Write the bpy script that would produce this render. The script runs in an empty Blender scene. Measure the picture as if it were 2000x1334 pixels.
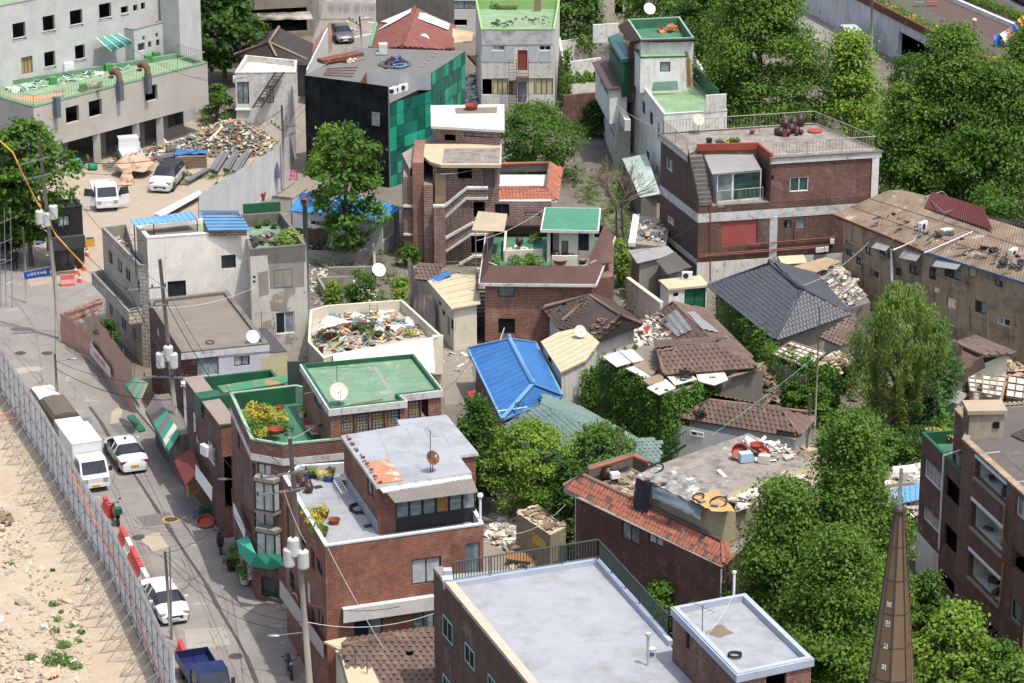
import bpy,math,random
import numpy as np
from mathutils import Vector,Matrix
random.seed(7)
rng=np.random.default_rng(7)
R=math.radians
SC=bpy.context.scene
COL=SC.collection
# ------------------------------------------------------------------ camera, sky, sun, exposure
F,TH,HC=6000.0,R(20.0),72.0
cam=bpy.data.cameras.new('camera');camo=bpy.data.objects.new('camera',cam);COL.objects.link(camo)
cam.sensor_width=36.0;cam.lens=36.0*F/2000.0;cam.clip_start=1.0;cam.clip_end=6000.0
camo.location=(0,0,HC);camo.rotation_euler=(math.pi/2-TH,0,0)
SC.camera=camo
SH=Vector((-0.28,0.25,-1.0))
sun=bpy.data.lights.new('sun','SUN');suno=bpy.data.objects.new('sun',sun);COL.objects.link(suno)
sun.energy=2.3;sun.angle=R(0.55);sun.color=(1.0,0.965,0.91)
suno.rotation_euler=SH.to_track_quat('-Z','Y').to_euler();suno.location=(30,100,150)
W=bpy.data.worlds.new('World');SC.world=W;W.use_nodes=True
nt=W.node_tree;nt.nodes.clear()
sky=nt.nodes.new('ShaderNodeTexSky');sky.sky_type='NISHITA';sky.sun_disc=False
sky.sun_elevation=math.atan2(1.0,math.hypot(SH.x,SH.y));sky.sun_rotation=math.atan2(-SH.x,-SH.y)
sky.air_density=1.0;sky.dust_density=4.0;sky.ozone_density=0.8
bg=nt.nodes.new('ShaderNodeBackground');bg.inputs['Strength'].default_value=0.15
wo=nt.nodes.new('ShaderNodeOutputWorld')
nt.links.new(sky.outputs[0],bg.inputs[0]);nt.links.new(bg.outputs[0],wo.inputs[0])
SC.view_settings.view_transform='Standard';SC.view_settings.look='None'
SC.view_settings.exposure=0.85;SC.view_settings.gamma=1.0;SC.view_settings.use_curve_mapping=False
SC.cycles.use_denoising=True
SC.cycles.max_bounces=6;SC.cycles.diffuse_bounces=3;SC.cycles.glossy_bounces=2
SC.cycles.transmission_bounces=3;SC.cycles.transparent_max_bounces=6
SC.render.use_persistent_data=False
# ------------------------------------------------------------------ pixels to places
CT,ST=math.cos(TH),math.sin(TH)
def ray(x,y):
 u,v=(x-1000)/F,(y-667)/F
 return Vector((u,CT-v*ST,-ST-v*CT))
def P(x,y,z=0.0):
 d=ray(x,y);t=(z-HC)/d.z
 return Vector((d.x*t,d.y*t,z))
def HT(x,y,bx,by,z0=0.0):
 g=P(bx,by,z0);d=ray(x,y)
 return HC+d.z*g.y/d.y
def PV(x,y,A,B):
 d=ray(x,y);e=(B-A);ex,ey=e[0],e[1];L=math.hypot(ex,ey)
 den=d.x*ey-d.y*ex
 t=(A[0]*ey-A[1]*ex)/den
 return(d.x*t-A[0])*ex/L/L*L+(d.y*t-A[1])*ey/L,HC+d.z*t
def PY(x,y,Y):
 d=ray(x,y);t=Y/d.y
 return Vector((d.x*t,Y,HC+d.z*t))
 # ------------------------------------------------------------------ objects
def wloc(o):
 v=Vector((0,0,0))
 while o is not None:v=v+o.location;o=o.parent
 return v
def tag(o,label=None,cat=None,group=None,kind=None):
 if label:o['label']=label
 if cat:o['category']=cat
 if group:o['group']=group
 if kind:o['kind']=kind
 return o
def thing(name,label,cat,loc=(0,0,0),group=None,rz=0.0):
 o=bpy.data.objects.new(name,None);COL.objects.link(o)
 o.empty_display_size=0.3;o.location=loc;o.rotation_euler=(0,0,rz)
 return tag(o,label,cat,group)
def copy_tree(o,parent=None):
 c=o.copy();COL.objects.link(c);c.parent=parent
 for ch in list(o.children):copy_tree(ch,c)
 return c
class M:
 def __init__(s):s.v=[];s.f=[];s.uvs={}
 def face(s,pts,uv=None):
  i=len(s.v);s.v+=[tuple(p)for p in pts];s.f.append(tuple(range(i,i+len(pts))))
  if uv:s.uvs[len(s.f)-1]=uv
  return s
 def idx(s,verts,faces):
  i=len(s.v);s.v+=[tuple(p)for p in verts];s.f+=[tuple(i+k for k in f)for f in faces];return s
 def box(s,c,d,rz=0.0,rx=0.0,ry=0.0):
  mt=Matrix.Rotation(rz,3,'Z')@Matrix.Rotation(ry,3,'Y')@Matrix.Rotation(rx,3,'X');c=Vector(c)
  vs=[c+mt@Vector((d[0]/2*i,d[1]/2*j,d[2]/2*k))for i in(-1,1)for j in(-1,1)for k in(-1,1)]
  return s.idx(vs,[(0,1,3,2),(4,6,7,5),(0,4,5,1),(2,3,7,6),(0,2,6,4),(1,5,7,3)])
 def bar(s,a,b,w,h):
  a,b=Vector(a),Vector(b);d=(b-a)
  if d.length<1e-6:return s
  d.normalize();up=Vector((0,0,1))if abs(d.z)<.95 else Vector((0,1,0))
  sx=d.cross(up).normalized()*w/2;sz=sx.cross(d).normalized()*h/2
  vs=[p+i*sx+j*sz for p in(a,b)for i,j in((-1,-1),(1,-1),(1,1),(-1,1))]
  return s.idx(vs,[(0,1,2,3),(7,6,5,4),(0,4,5,1),(1,5,6,2),(2,6,7,3),(3,7,4,0)])
 def tube(s,pts,r,n=6,r2=None):
  pts=[Vector(p)for p in pts];rings=[];N=len(pts)
  for i,p in enumerate(pts):
   d=(pts[min(i+1,N-1)]-pts[max(i-1,0)]).normalized()
   up=Vector((0,0,1))if abs(d.z)<.9 else Vector((1,0,0))
   a=d.cross(up).normalized();b=a.cross(d)
   rr=r if r2 is None else r+(r2-r)*i/(N-1)
   rings.append([p+rr*(math.cos(2*math.pi*k/n)*a+math.sin(2*math.pi*k/n)*b)for k in range(n)])
  vs=[q for g in rings for q in g]
  fs=[(i*n+k,i*n+(k+1)%n,(i+1)*n+(k+1)%n,(i+1)*n+k)for i in range(N-1)for k in range(n)]
  fs+=[tuple(range(n)),tuple((N-1)*n+k for k in reversed(range(n)))]
  return s.idx(vs,fs)
 def prism(s,poly,z0,z1,bottom=True):
  n=len(poly);vs=[(p[0],p[1],z0)for p in poly]+[(p[0],p[1],z1)for p in poly]
  fs=[(i,(i+1)%n,n+(i+1)%n,n+i)for i in range(n)]+[tuple(n+i for i in range(n))]
  if bottom:fs.append(tuple(reversed(range(n))))
  return s.idx(vs,fs)
 def lathe(s,c,prof,n=12,tilt=None):
  c=Vector(c);vs=[];mt=tilt or Matrix.Identity(3)
  for r,z in prof:
   vs+=[c+mt@Vector((r*math.cos(2*math.pi*k/n),r*math.sin(2*math.pi*k/n),z))for k in range(n)]
  fs=[(i*n+k,i*n+(k+1)%n,(i+1)*n+(k+1)%n,(i+1)*n+k)for i in range(len(prof)-1)for k in range(n)]
  fs+=[tuple(reversed(range(n))),tuple((len(prof)-1)*n+k for k in range(n))]
  return s.idx(vs,fs)
 def slab(s,pts,th):
  n=len(pts);t=[Vector(p)for p in pts];b=[p-Vector((0,0,th))for p in t]
  return s.idx(t+b,[tuple(range(n)),tuple(n+i for i in reversed(range(n)))]+[(i,n+i,n+(i+1)%n,(i+1)%n)for i in range(n)])
 def build(s,name,mat,parent=None,smooth=False,local=False,weld=False):
  off=Vector((0,0,0))if(parent is None or local)else wloc(parent)
  me=bpy.data.meshes.new(name)
  V=np.array(s.v,dtype=float).reshape(-1,3)-np.array(off)
  me.from_pydata(V.tolist(),[],s.f)
  uvl=me.uv_layers.new(name='UVMap');me.update()
  for p in me.polygons:
   cu=s.uvs.get(p.index);nrm=p.normal
   tx,ty=-nrm.y,nrm.x;l=math.hypot(tx,ty)
   for k,li in enumerate(p.loop_indices):
    if cu:uvl.data[li].uv=cu[k];continue
    q=s.v[me.loops[li].vertex_index]
    if abs(nrm.z)>.75 or l<1e-5:uvl.data[li].uv=(q[0],q[1])
    else:uvl.data[li].uv=((q[0]*tx+q[1]*ty)/l,q[2])
  if weld:
   import bmesh
   bm=bmesh.new();bm.from_mesh(me);bmesh.ops.remove_doubles(bm,verts=bm.verts,dist=.002);bmesh.ops.recalc_face_normals(bm,faces=bm.faces);bm.to_mesh(me);bm.free();me.polygons.foreach_set('use_smooth',[True]*len(me.polygons));me.set_sharp_from_angle(angle=R(38))
  if smooth:me.polygons.foreach_set('use_smooth',[True]*len(me.polygons))
  me.materials.append(mat)
  o=bpy.data.objects.new(name,me);COL.objects.link(o);o.parent=parent
  return o
def link(name,me,parent,loc=None,mw=None):
 o=bpy.data.objects.new(name,me);COL.objects.link(o);o.parent=parent
 if mw is not None:o.matrix_local=mw
 elif loc is not None:o.location=loc
 return o
 # ------------------------------------------------------------------ materials
MATS={}
def lin(h):
 c=[int(h[i:i+2],16)/255 for i in(1,3,5)]
 c=[x/12.92 if x<=.04045 else((x+.055)/1.055)**2.4 for x in c];g=.3*c[0]+.6*c[1]+.1*c[2]
 return tuple(x*.92+g*.08 for x in c)+(1.0,)
class NT:
 def __init__(s,name):
  s.m=bpy.data.materials.new(name);s.m.use_nodes=True;s.t=s.m.node_tree;s.b=s.t.nodes['Principled BSDF'];s.b.inputs['Specular IOR Level'].default_value=.3
 def n(s,ty,**kw):
  x=s.t.nodes.new(ty)
  for k,v in kw.items():
   if k.startswith('i_'):x.inputs[k[2:].replace('_',' ')].default_value=v
   else:setattr(x,k,v)
  return x
 def l(s,a,b):s.t.links.new(a,b)
 def noise(s,vec,scale,detail=4,rough=.6):
  x=s.n('ShaderNodeTexNoise',i_Scale=scale,i_Detail=detail,i_Roughness=rough)
  if vec:s.l(vec,x.inputs['Vector'])
  return x.outputs['Fac']
 def ramp(s,fac,a,b,lo=0.0,hi=1.0):
  x=s.n('ShaderNodeMapRange');x.inputs[1].default_value=a;x.inputs[2].default_value=b
  x.inputs[3].default_value=lo;x.inputs[4].default_value=hi;s.l(fac,x.inputs[0]);return x.outputs[0]
 def mix(s,fac,a,b,mode='MIX'):
  x=s.n('ShaderNodeMix',data_type='RGBA',blend_type=mode)
  for i,q in((0,fac),(6,a),(7,b)):
   if hasattr(q,'links'):s.l(q,x.inputs[i])
   else:x.inputs[i].default_value=q
  return x.outputs[2]
 def mapping(s,vec,sc):
  x=s.n('ShaderNodeMapping');x.inputs['Scale'].default_value=sc;s.l(vec,x.inputs[0]);return x.outputs[0]
def mat(name,col,rough=.85,var=.12,sc=.8,stain=0.0,scol='#3a3630',ssc=.7,thr=.55,streak=0.0,bump=.0,bsc=12.,metal=0.,spec=.3,grain=.10,patch=None,pthr=.6,psc=.5,coat=0.,isl=0.):
 if name in MATS:return MATS[name]
 k=NT(name);c=lin(col)
 pos=k.n('ShaderNodeNewGeometry').outputs['Position']
 dk=tuple(x*(1-var)for x in c[:3])+(1,);lt=tuple(min(1,x*(1+var*.6))for x in c[:3])+(1,)
 o=k.mix(k.ramp(k.noise(pos,sc,5),.3,.7),dk,lt)
 if isl:
  rp=k.n('ShaderNodeObjectInfo').outputs['Random'];o=k.mix(k.ramp(rp,0,1,0,isl),o,dk)
 if grain:o=k.mix(k.ramp(k.noise(pos,9.0,6,.75),.35,.7,0,grain*2.2),o,lin('#2a2622'))
 if patch:o=k.mix(k.ramp(k.noise(pos,psc,6,.68),pthr,pthr+.04),o,lin(patch))
 if stain:o=k.mix(k.ramp(k.noise(pos,ssc,7,.7),thr,thr+.22,0,stain),o,lin(scol))
 if streak:o=k.mix(k.ramp(k.noise(k.mapping(pos,(2.6,2.6,.22)),1.0,6,.7),.5,.75,0,streak),o,lin(scol))
 k.l(o,k.b.inputs['Base Color']);k.b.inputs['Roughness'].default_value=rough
 k.b.inputs['Metallic'].default_value=metal;k.b.inputs['Specular IOR Level'].default_value=spec
 k.b.inputs['Coat Weight'].default_value=coat
 if bump:
  bp=k.n('ShaderNodeBump',i_Strength=bump,i_Distance=.05);k.l(k.noise(pos,bsc,6,.7),bp.inputs['Height']);k.l(bp.outputs[0],k.b.inputs['Normal'])
 MATS[name]=k.m;return k.m
def brick(name,c1,c2,mortar,bw=.27,bh=.092,streak=.32,scol='#241a17',mort=.013,stain=.0,light=None):
 if name in MATS:return MATS[name]
 k=NT(name);uv=k.n('ShaderNodeTexCoord').outputs['UV'];pos=k.n('ShaderNodeNewGeometry').outputs['Position']
 b=k.n('ShaderNodeTexBrick',i_Scale=1.0,i_Color1=lin(c1),i_Color2=lin(c2),i_Mortar=lin(mortar));b.inputs['Mortar Size'].default_value=mort
 b.inputs['Brick Width'].default_value=bw;b.inputs['Row Height'].default_value=bh;b.inputs['Bias'].default_value=-.1;b.inputs['Mortar Smooth'].default_value=.2
 k.l(uv,b.inputs['Vector'])
 o=k.mix(k.ramp(k.noise(pos,1.2,5),.35,.7,0,.35),b.outputs['Color'],lin(c2),'MULTIPLY')if False else b.outputs['Color']
 o=k.mix(k.ramp(k.noise(pos,.45,6,.72),.40,.68,0,.5),o,lin(scol));o=k.mix(k.ramp(k.noise(pos,.8,5,.7),.55,.7,0,.28),o,lin('#a89888'));o=k.mix(k.ramp(k.noise(pos,3.2,6,.8),.5,.68,0,.3),o,lin(mortar))
 if light:o=k.mix(k.ramp(k.noise(pos,1.5,7,.75),.58,.72,0,.5),o,lin(light))
 if streak:o=k.mix(k.ramp(k.noise(k.mapping(pos,(2.2,2.2,.2)),1.0,6,.7),.52,.75,0,streak),o,lin(scol))
 k.l(o,k.b.inputs['Base Color']);k.b.inputs['Roughness'].default_value=.88
 bp=k.n('ShaderNodeBump',i_Strength=.5,i_Distance=.02,invert=True);k.l(b.outputs['Fac'],bp.inputs['Height']);k.l(bp.outputs[0],k.b.inputs['Normal'])
 MATS[name]=k.m;return k.m
def leafmat(name,c1,c2,c3):
 if name in MATS:return MATS[name]
 k=NT(name);g=k.n('ShaderNodeNewGeometry');rnd=g.outputs['Random Per Island'];pos=g.outputs['Position']
 o=k.mix(rnd,lin(c1),lin(c2));o=k.mix(k.ramp(k.noise(pos,.9,3),.4,.65),o,lin(c3))
 k.l(o,k.b.inputs['Base Color']);k.b.inputs['Roughness'].default_value=.6;k.b.inputs['Specular IOR Level'].default_value=.12
 tr=k.n('ShaderNodeBsdfTranslucent');k.l(k.mix(.5,o,lin('#7f9c2c')),tr.inputs['Color'])
 ms=k.n('ShaderNodeMixShader',i_Fac=.3);out=k.t.nodes['Material Output']
 k.l(k.b.outputs[0],ms.inputs[1]);k.l(tr.outputs[0],ms.inputs[2]);k.l(ms.outputs[0],out.inputs[0])
 MATS[name]=k.m;return k.m
def junkmat(name,cols,rough=.75,seed=0.):
 if name in MATS:return MATS[name]
 k=NT(name);g=k.n('ShaderNodeNewGeometry');r=k.n('ShaderNodeValToRGB');r.color_ramp.interpolation='CONSTANT'
 while len(r.color_ramp.elements)<len(cols):r.color_ramp.elements.new(0.5)
 for i,c in enumerate(cols):r.color_ramp.elements[i].position=i/len(cols);r.color_ramp.elements[i].color=lin(c)
 k.l(g.outputs['Random Per Island'],r.inputs[0])
 o=k.mix(k.ramp(k.noise(g.outputs['Position'],3.0,5),.4,.75,0,.45),r.outputs[0],lin('#4a4238'))
 k.l(o,k.b.inputs['Base Color']);k.b.inputs['Roughness'].default_value=rough
 MATS[name]=k.m;return k.m
def glassmat(name,col,rough=.06,spec=.6,dirt=0.,dcol='#b8b4a4',pat=None):
 if name in MATS:return MATS[name]
 k=NT(name);pos=k.n('ShaderNodeNewGeometry').outputs['Position'];o=lin(col)
 o=k.mix(k.ramp(k.noise(pos,.7,3),.35,.7),o,tuple(x*1.8+.01 for x in o[:3])+(1,))
 if dirt:o=k.mix(k.ramp(k.noise(pos,1.4,5,.7),.45,.7,0,dirt),o,lin(dcol))
 k.l(o,k.b.inputs['Base Color']);k.b.inputs['Roughness'].default_value=rough;k.b.inputs['Specular IOR Level'].default_value=spec
 MATS[name]=k.m;return k.m
def plain(name,col,rough=.5,metal=0.,spec=.4,coat=0.):
 return mat(name,col,rough=rough,metal=metal,spec=spec,coat=coat,var=.07,sc=2.0,grain=.04)
WHITE=mat('white_paint','#e0ddd2',stain=.55,scol='#6f685c',streak=.45,thr=.53,ssc=1.3)
WHITE2=mat('peeling_white','#d2cfc5',stain=.85,scol='#5f574b',streak=.55,thr=.52,ssc=1.6)
GREYW=mat('grey_white_paint','#c2c1bb',stain=.4,scol='#77736c',streak=.22)
CONC=mat('concrete','#8f897e',stain=.55,scol='#4c473f',streak=.35,bump=.3)
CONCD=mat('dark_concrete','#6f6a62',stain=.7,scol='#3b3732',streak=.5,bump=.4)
CONCB=mat('beige_concrete','#a2957f',stain=.6,scol='#564c3f',streak=.45,bump=.3)
CREAM=mat('cream_paint','#cfc7af',stain=.4,scol='#8a8068',streak=.3)
COPE=mat('worn_white_coping','#c6c5c0',stain=.75,scol='#57524a',ssc=2.2,thr=.5)
BRK_RED=brick('red_brick','#94482f','#713626','#927e6e')
BRK_DRK=brick('dark_red_brick','#74402f','#5a3025','#8c7a6e',streak=.25)
BRK_BRN=brick('brown_brick','#7d5848','#654335','#b0a194',bw=.36,bh=.135,mort=.022,streak=.25)
BRK_MID=brick('weathered_brick','#8a523e','#703f30','#a88f80',bh=.11,streak=.45,scol='#3a2622')
BRK_DEEP=brick('deep_brown_brick','#5f3c30','#4b2f27','#7d6a60',bh=.1,streak=.3,scol='#2a2020')
GLASS=glassmat('dark_glass','#1b2226')
GLASSL=glassmat('pale_glass','#5c6a6c',dirt=.4)
GLASSG=glassmat('green_glass','#123a34',dirt=.15,dcol='#6d8c80')
GLASSC=glassmat('curtained_glass','#8d9190',rough=.25,dirt=.3)
FR_W=plain('white_frame','#dcdcd8');FR_D=plain('dark_frame','#2c2a29');FR_B=plain('brown_frame','#4c3b31');FR_A=plain('aluminium_frame','#8d9192',metal=.5)
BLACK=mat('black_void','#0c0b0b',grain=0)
GREEN_R=mat('green_roof_paint','#66886a',stain=.4,scol='#8f957c',ssc=1.3,thr=.5,var=.2,patch='#7d9478',pthr=.6,psc=1.1,grain=.06,rough=.7)
GREEN_V=mat('vivid_green_roof_paint','#3c7355',stain=.4,scol='#6f8a74',ssc=1.2,thr=.52,var=.2,patch='#5f8a70',pthr=.62,psc=.9,rough=.6)
GREEN_P=mat('faded_green_roof_paint','#78956e',stain=.45,scol='#9fa38c',ssc=.9,thr=.5,var=.15,patch='#8e8c7c',pthr=.66)
GREEN_D=mat('dark_green_paint','#1f5a3b',rough=.5,var=.2)
ROOF_GREY=mat('pale_grey_roof_paint','#94979a',stain=.6,scol='#6f6c67',ssc=.55,thr=.47,var=.09,patch='#8b8e92',pthr=.6,psc=.5,rough=.6,grain=.04)
ROOF_DIRTY=mat('weathered_concrete_roof','#8a8278',stain=.75,scol='#514a43',ssc=1.3,thr=.45,patch='#a9a399',pthr=.62,psc=1.2,bump=.3)
ROOF_BRN=mat('brown_stained_roof','#7a6f64',stain=.5,scol='#4f463f',patch='#a49b8d',pthr=.66,psc=1.6,bump=.3)
ROOF_CRM=mat('cream_sheet_roof','#b5a988',stain=.65,scol='#8a7558',ssc=2.5,thr=.56,grain=.08)
RUST=mat('rust','#74473200'[:7],stain=.7,scol='#4e2c1e',ssc=3,thr=.45,patch='#b98a66',pthr=.6,psc=2.5)
STEEL=mat('galvanised_steel','#8d9090',rough=.45,metal=.6,stain=.2,scol='#6a5a4c',grain=.03)
STEELD=mat('weathered_steel','#5f5b56',rough=.6,metal=.4,stain=.4,scol='#6a4a38',grain=.05)
RUSTP=mat('rusty_pipe','#7c5b4a',rough=.7,metal=.2,stain=.5,scol='#5a3526',ssc=4)
WOOD=mat('old_wood','#8d7a62',stain=.4,scol='#5c4c3a',ssc=3,grain=.15)
BROWNT=mat('brown_metal_roof','#57443d',stain=.3,scol='#3c2e2a',rough=.6,var=.15)
ASPH=mat('asphalt','#88837c',var=.14,sc=.3,stain=.55,scol='#625c56',ssc=.5,thr=.5,patch='#96908a',pthr=.6,psc=.35,grain=.16,bump=.15,bsc=30)
# ------------------------------------------------------------------ builders
def sgn(poly):
 return 1 if sum(poly[i][0]*poly[(i+1)%len(poly)][1]-poly[(i+1)%len(poly)][0]*poly[i][1]for i in range(len(poly)))>0 else-1
def inset(poly,d):
 n=len(poly);s=sgn(poly);out=[]
 for i in range(n):
  a,b,c=Vector(poly[i-1][:2]),Vector(poly[i][:2]),Vector(poly[(i+1)%n][:2])
  e1,e2=(b-a).normalized(),(c-b).normalized()
  n1,n2=Vector((-e1.y,e1.x))*s,Vector((-e2.y,e2.x))*s
  m=n1+n2;k=max(.35,1+n1.dot(n2));out.append(b+m*d/k)
 return out
def xy(pix,z):return[Vector(P(x,y,z)[:2])for x,y in pix]
STY={'w':(FR_W,2,GLASS,.06),'wc':(FR_W,2,GLASSC,.06),'d':(FR_D,2,GLASS,.06),'dc':(FR_D,2,GLASSC,.06),'dl':(FR_D,2,GLASSL,.06),'b':(FR_B,2,GLASS,.07),'wl':(FR_W,2,GLASSL,.06),'w1':(FR_W,1,GLASS,.06),'d1':(FR_D,1,GLASS,.06),'a':(FR_A,2,GLASSL,.05),'g':(FR_W,2,GLASSG,.07),'w3':(FR_W,3,GLASSL,.06),'d3':(FR_D,3,GLASSL,.06)}
WR=random.Random(11)
def window(parent,A,e,nrm,u0,u1,z0,z1,sty,dep,name='window'):
 fm,nm,pm,fw=sty if isinstance(sty,tuple)else STY[sty]
 a=Vector((A[0],A[1],0));e3=Vector((e.x,e.y,0));n3=Vector((nrm.x,nrm.y,0))
 q=lambda u,z,o:a+e3*u+n3*(-o)+Vector((0,0,z))
 m=M();o=dep*.55
 for uu in(u0+fw/2,u1-fw/2):m.bar(q(uu,z0,o),q(uu,z1,o),fw,fw)
 for zz in(z0+fw/2,z1-fw/2):m.bar(q(u0+fw,zz,o),q(u1-fw,zz,o),fw,fw)
 w=m.build(name,fm,parent)
 for i in range(nm):
  ua=u0+fw+(u1-u0-2*fw)*i/nm;ub=u0+fw+(u1-u0-2*fw)*(i+1)/nm
  if i:M().bar(q(ua,z0+fw,o),q(ua,z1-fw,o),fw*.9,fw*.8).build('mullion',fm,w)
  oo=o+.012+.02*(i%2)
  pq=GLASSL if(pm is GLASS and WR.random()<.35)else(GLASSC if(pm is GLASS and WR.random()<.15)else pm)
  M().face([q(ua,z0+fw*.5,oo),q(ub,z0+fw*.5,oo),q(ub,z1-fw*.5,oo),q(ua,z1-fw*.5,oo)]).build('pane',pq,w)
 return w
class House:
 def __init__(s,name,label,base,cat='house',group=None):
  s.o=thing(name,label,cat,base,group)
 def block(s,pix,z1,z0=0.,wall=WHITE,ops=(),roof=ROOF_DIRTY,ph=.5,pt=.2,cope=COPE,over=0.,ot=.18,dep=.16,emat=None,poly=None,skip=(),fascia=None,name='wall'):
  """vertical walls under a flat roof; pix = roof corners in the photo at height z1; ops = (edge, xl, yt, xr, yb, style[, name])"""
  poly=poly or xy(pix,z1);n=len(poly);sg=sgn(poly);s.poly=poly
  ms={}
  top=z1 if not over else z1-ot
  for i in range(n):
   if i in skip:continue
   A,B=poly[i],poly[(i+1)%n];e=(B-A);L=e.length;e=e/L;nrm=Vector((e.y,-e.x))*sg
   mt=(emat or{}).get(i,wall);m=ms.setdefault(mt.name,(mt,M()))[1]
   holes=[]
   for op in ops:
    if op[0]!=i:continue
    if op[5]=='uv':ua,ub,za,zb=op[1],op[3],op[4],op[2];st=op[6];nm=op[7]if len(op)>7 else 'window'
    else:
     ua,zb=PV(op[1],op[2],A,B);ub,za=PV(op[3],op[4],A,B);st=op[5];nm=op[6]if len(op)>6 else 'window'
    ua,ub=sorted((ua,ub));za,zb=sorted((za,zb))
    ua,ub=max(ua,.02),min(ub,L-.02);za,zb=max(za,z0+.001),min(zb,top-.02)
    if ub-ua<.08 or zb-za<.08:continue
    holes.append((ua,ub,za,zb));q=lambda u,z,o:(A.x+e.x*u-nrm.x*o,A.y+e.y*u-nrm.y*o,z)
    for pa,pb in(((ua,za),(ub,za)),((ub,za),(ub,zb)),((ub,zb),(ua,zb)),((ua,zb),(ua,za))):
     m.face([q(*pa,0),q(*pb,0),q(*pb,dep),q(*pa,dep)])
    if st!='h':window(s.o,A,e,nrm,ua,ub,za,zb,st,dep,nm)
   us=sorted({0.,L}|{h[0]for h in holes}|{h[1]for h in holes});zs=sorted({z0,top}|{h[2]for h in holes}|{h[3]for h in holes})
   for j in range(len(us)-1):
    run=None
    for k in range(len(zs)-1):
     uc,zc=(us[j]+us[j+1])/2,(zs[k]+zs[k+1])/2
     if any(h[0]<uc<h[1]and h[2]<zc<h[3]for h in holes):run=None;continue
     m.face([(A.x+e.x*us[j],A.y+e.y*us[j],zs[k]),(A.x+e.x*us[j+1],A.y+e.y*us[j+1],zs[k]),(A.x+e.x*us[j+1],A.y+e.y*us[j+1],zs[k+1]),(A.x+e.x*us[j],A.y+e.y*us[j],zs[k+1])])
  for mt,m in ms.values():m.build(name,mt,s.o)
  if roof is None:return s
  if over:
   M().prism(inset(poly,-over),z1-ot,z1).build('roof',roof,s.o)
   if fascia:
    q=inset(poly,-over-.003);m=M()
    for i in range(n):m.face([(*q[i],z1-ot-.01),(*q[(i+1)%n],z1-ot-.01),(*q[(i+1)%n],z1-.012),(*q[i],z1-.012)])
    m.build('fascia',fascia,s.o)
  elif ph>0:
   inn=inset(poly,pt);out=inset(poly,-.025);m=M()
   for i in range(n):
    j=(i+1)%n
    m.face([(*out[i],z1+.03),(*out[j],z1+.03),(*inn[j],z1+.03),(*inn[i],z1+.03)])
    m.face([(*out[i],z1-.06),(*out[j],z1-.06),(*out[j],z1+.03),(*out[i],z1+.03)])
    m.face([(*inn[i],z1+.03),(*inn[j],z1+.03),(*inn[j],z1-ph),(*inn[i],z1-ph)])
   m.build('parapet',cope,s.o)
   M().face([(*p,z1-ph)for p in poly]).build('roof',roof,s.o)
  else:
   M().face([(*p,z1)for p in poly]).build('roof',roof,s.o)
  return s
 def band(s,z0,z1,mt,poly=None,proud=.03,name='band',edges=None):
  q=inset(poly or s.poly,-proud);n=len(q);m=M()
  for i in(edges if edges is not None else range(n)):
   j=(i+1)%n;a,b=q[i],q[j];p=(poly or s.poly);c,d=p[i],p[j]
   m.face([(*a,z0),(*b,z0),(*b,z1),(*a,z1)]);m.face([(*a,z1),(*b,z1),(*d,z1),(*c,z1)]);m.face([(*a,z0),(*b,z0),(*d,z0),(*c,z0)])
  m.build(name,mt,s.o)
 def part(s,name,m,mt,**k):return m.build(name,mt,s.o,**k)
def box_on(parent,name,px,py,z,d,mt,rz=0.,up=True):
 c=P(px,py,z);return M().box((c.x,c.y,z+(d[2]/2 if up else 0)),d,rz).build(name,mt,parent)
TILE_ME={}
def tile_mesh(w,h,mt,arch=.05,lift=.04):
 arch*=1.2
 key=(round(w,3),round(h,3),mt.name,arch)
 if key in TILE_ME:return TILE_ME[key]
 m=M();n=4;vs=[]
 for j,(v,zz)in enumerate(((-.62,lift),(.55,.012))):
  for i in range(n+1):
   t=i/n;vs.append(((t-.5)*w,v*h,zz+arch*math.sin(math.pi*t)))
 for i in range(n+1):
  t=i/n;vs.append(((t-.5)*w,-.62*h,0.0+arch*math.sin(math.pi*t)*.5))
 fs=[(i,i+1,n+2+i,n+1+i)for i in range(n)]+[(2*(n+1)+i,2*(n+1)+i+1,i+1,i)for i in range(n)]
 me=bpy.data.meshes.new('tile');me.from_pydata(vs,[],fs);me.materials.append(mt);me.update()
 TILE_ME[key]=(me,np.array(vs),fs);return TILE_ME[key]
def inpoly(p,poly):
 c=False;n=len(poly)
 for i in range(n):
  a,b=poly[i],poly[i-1]
  if(a[1]>p[1])!=(b[1]>p[1])and p[0]<(b[0]-a[0])*(p[1]-a[1])/(b[1]-a[1])+a[0]:c=not c
 return c
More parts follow.
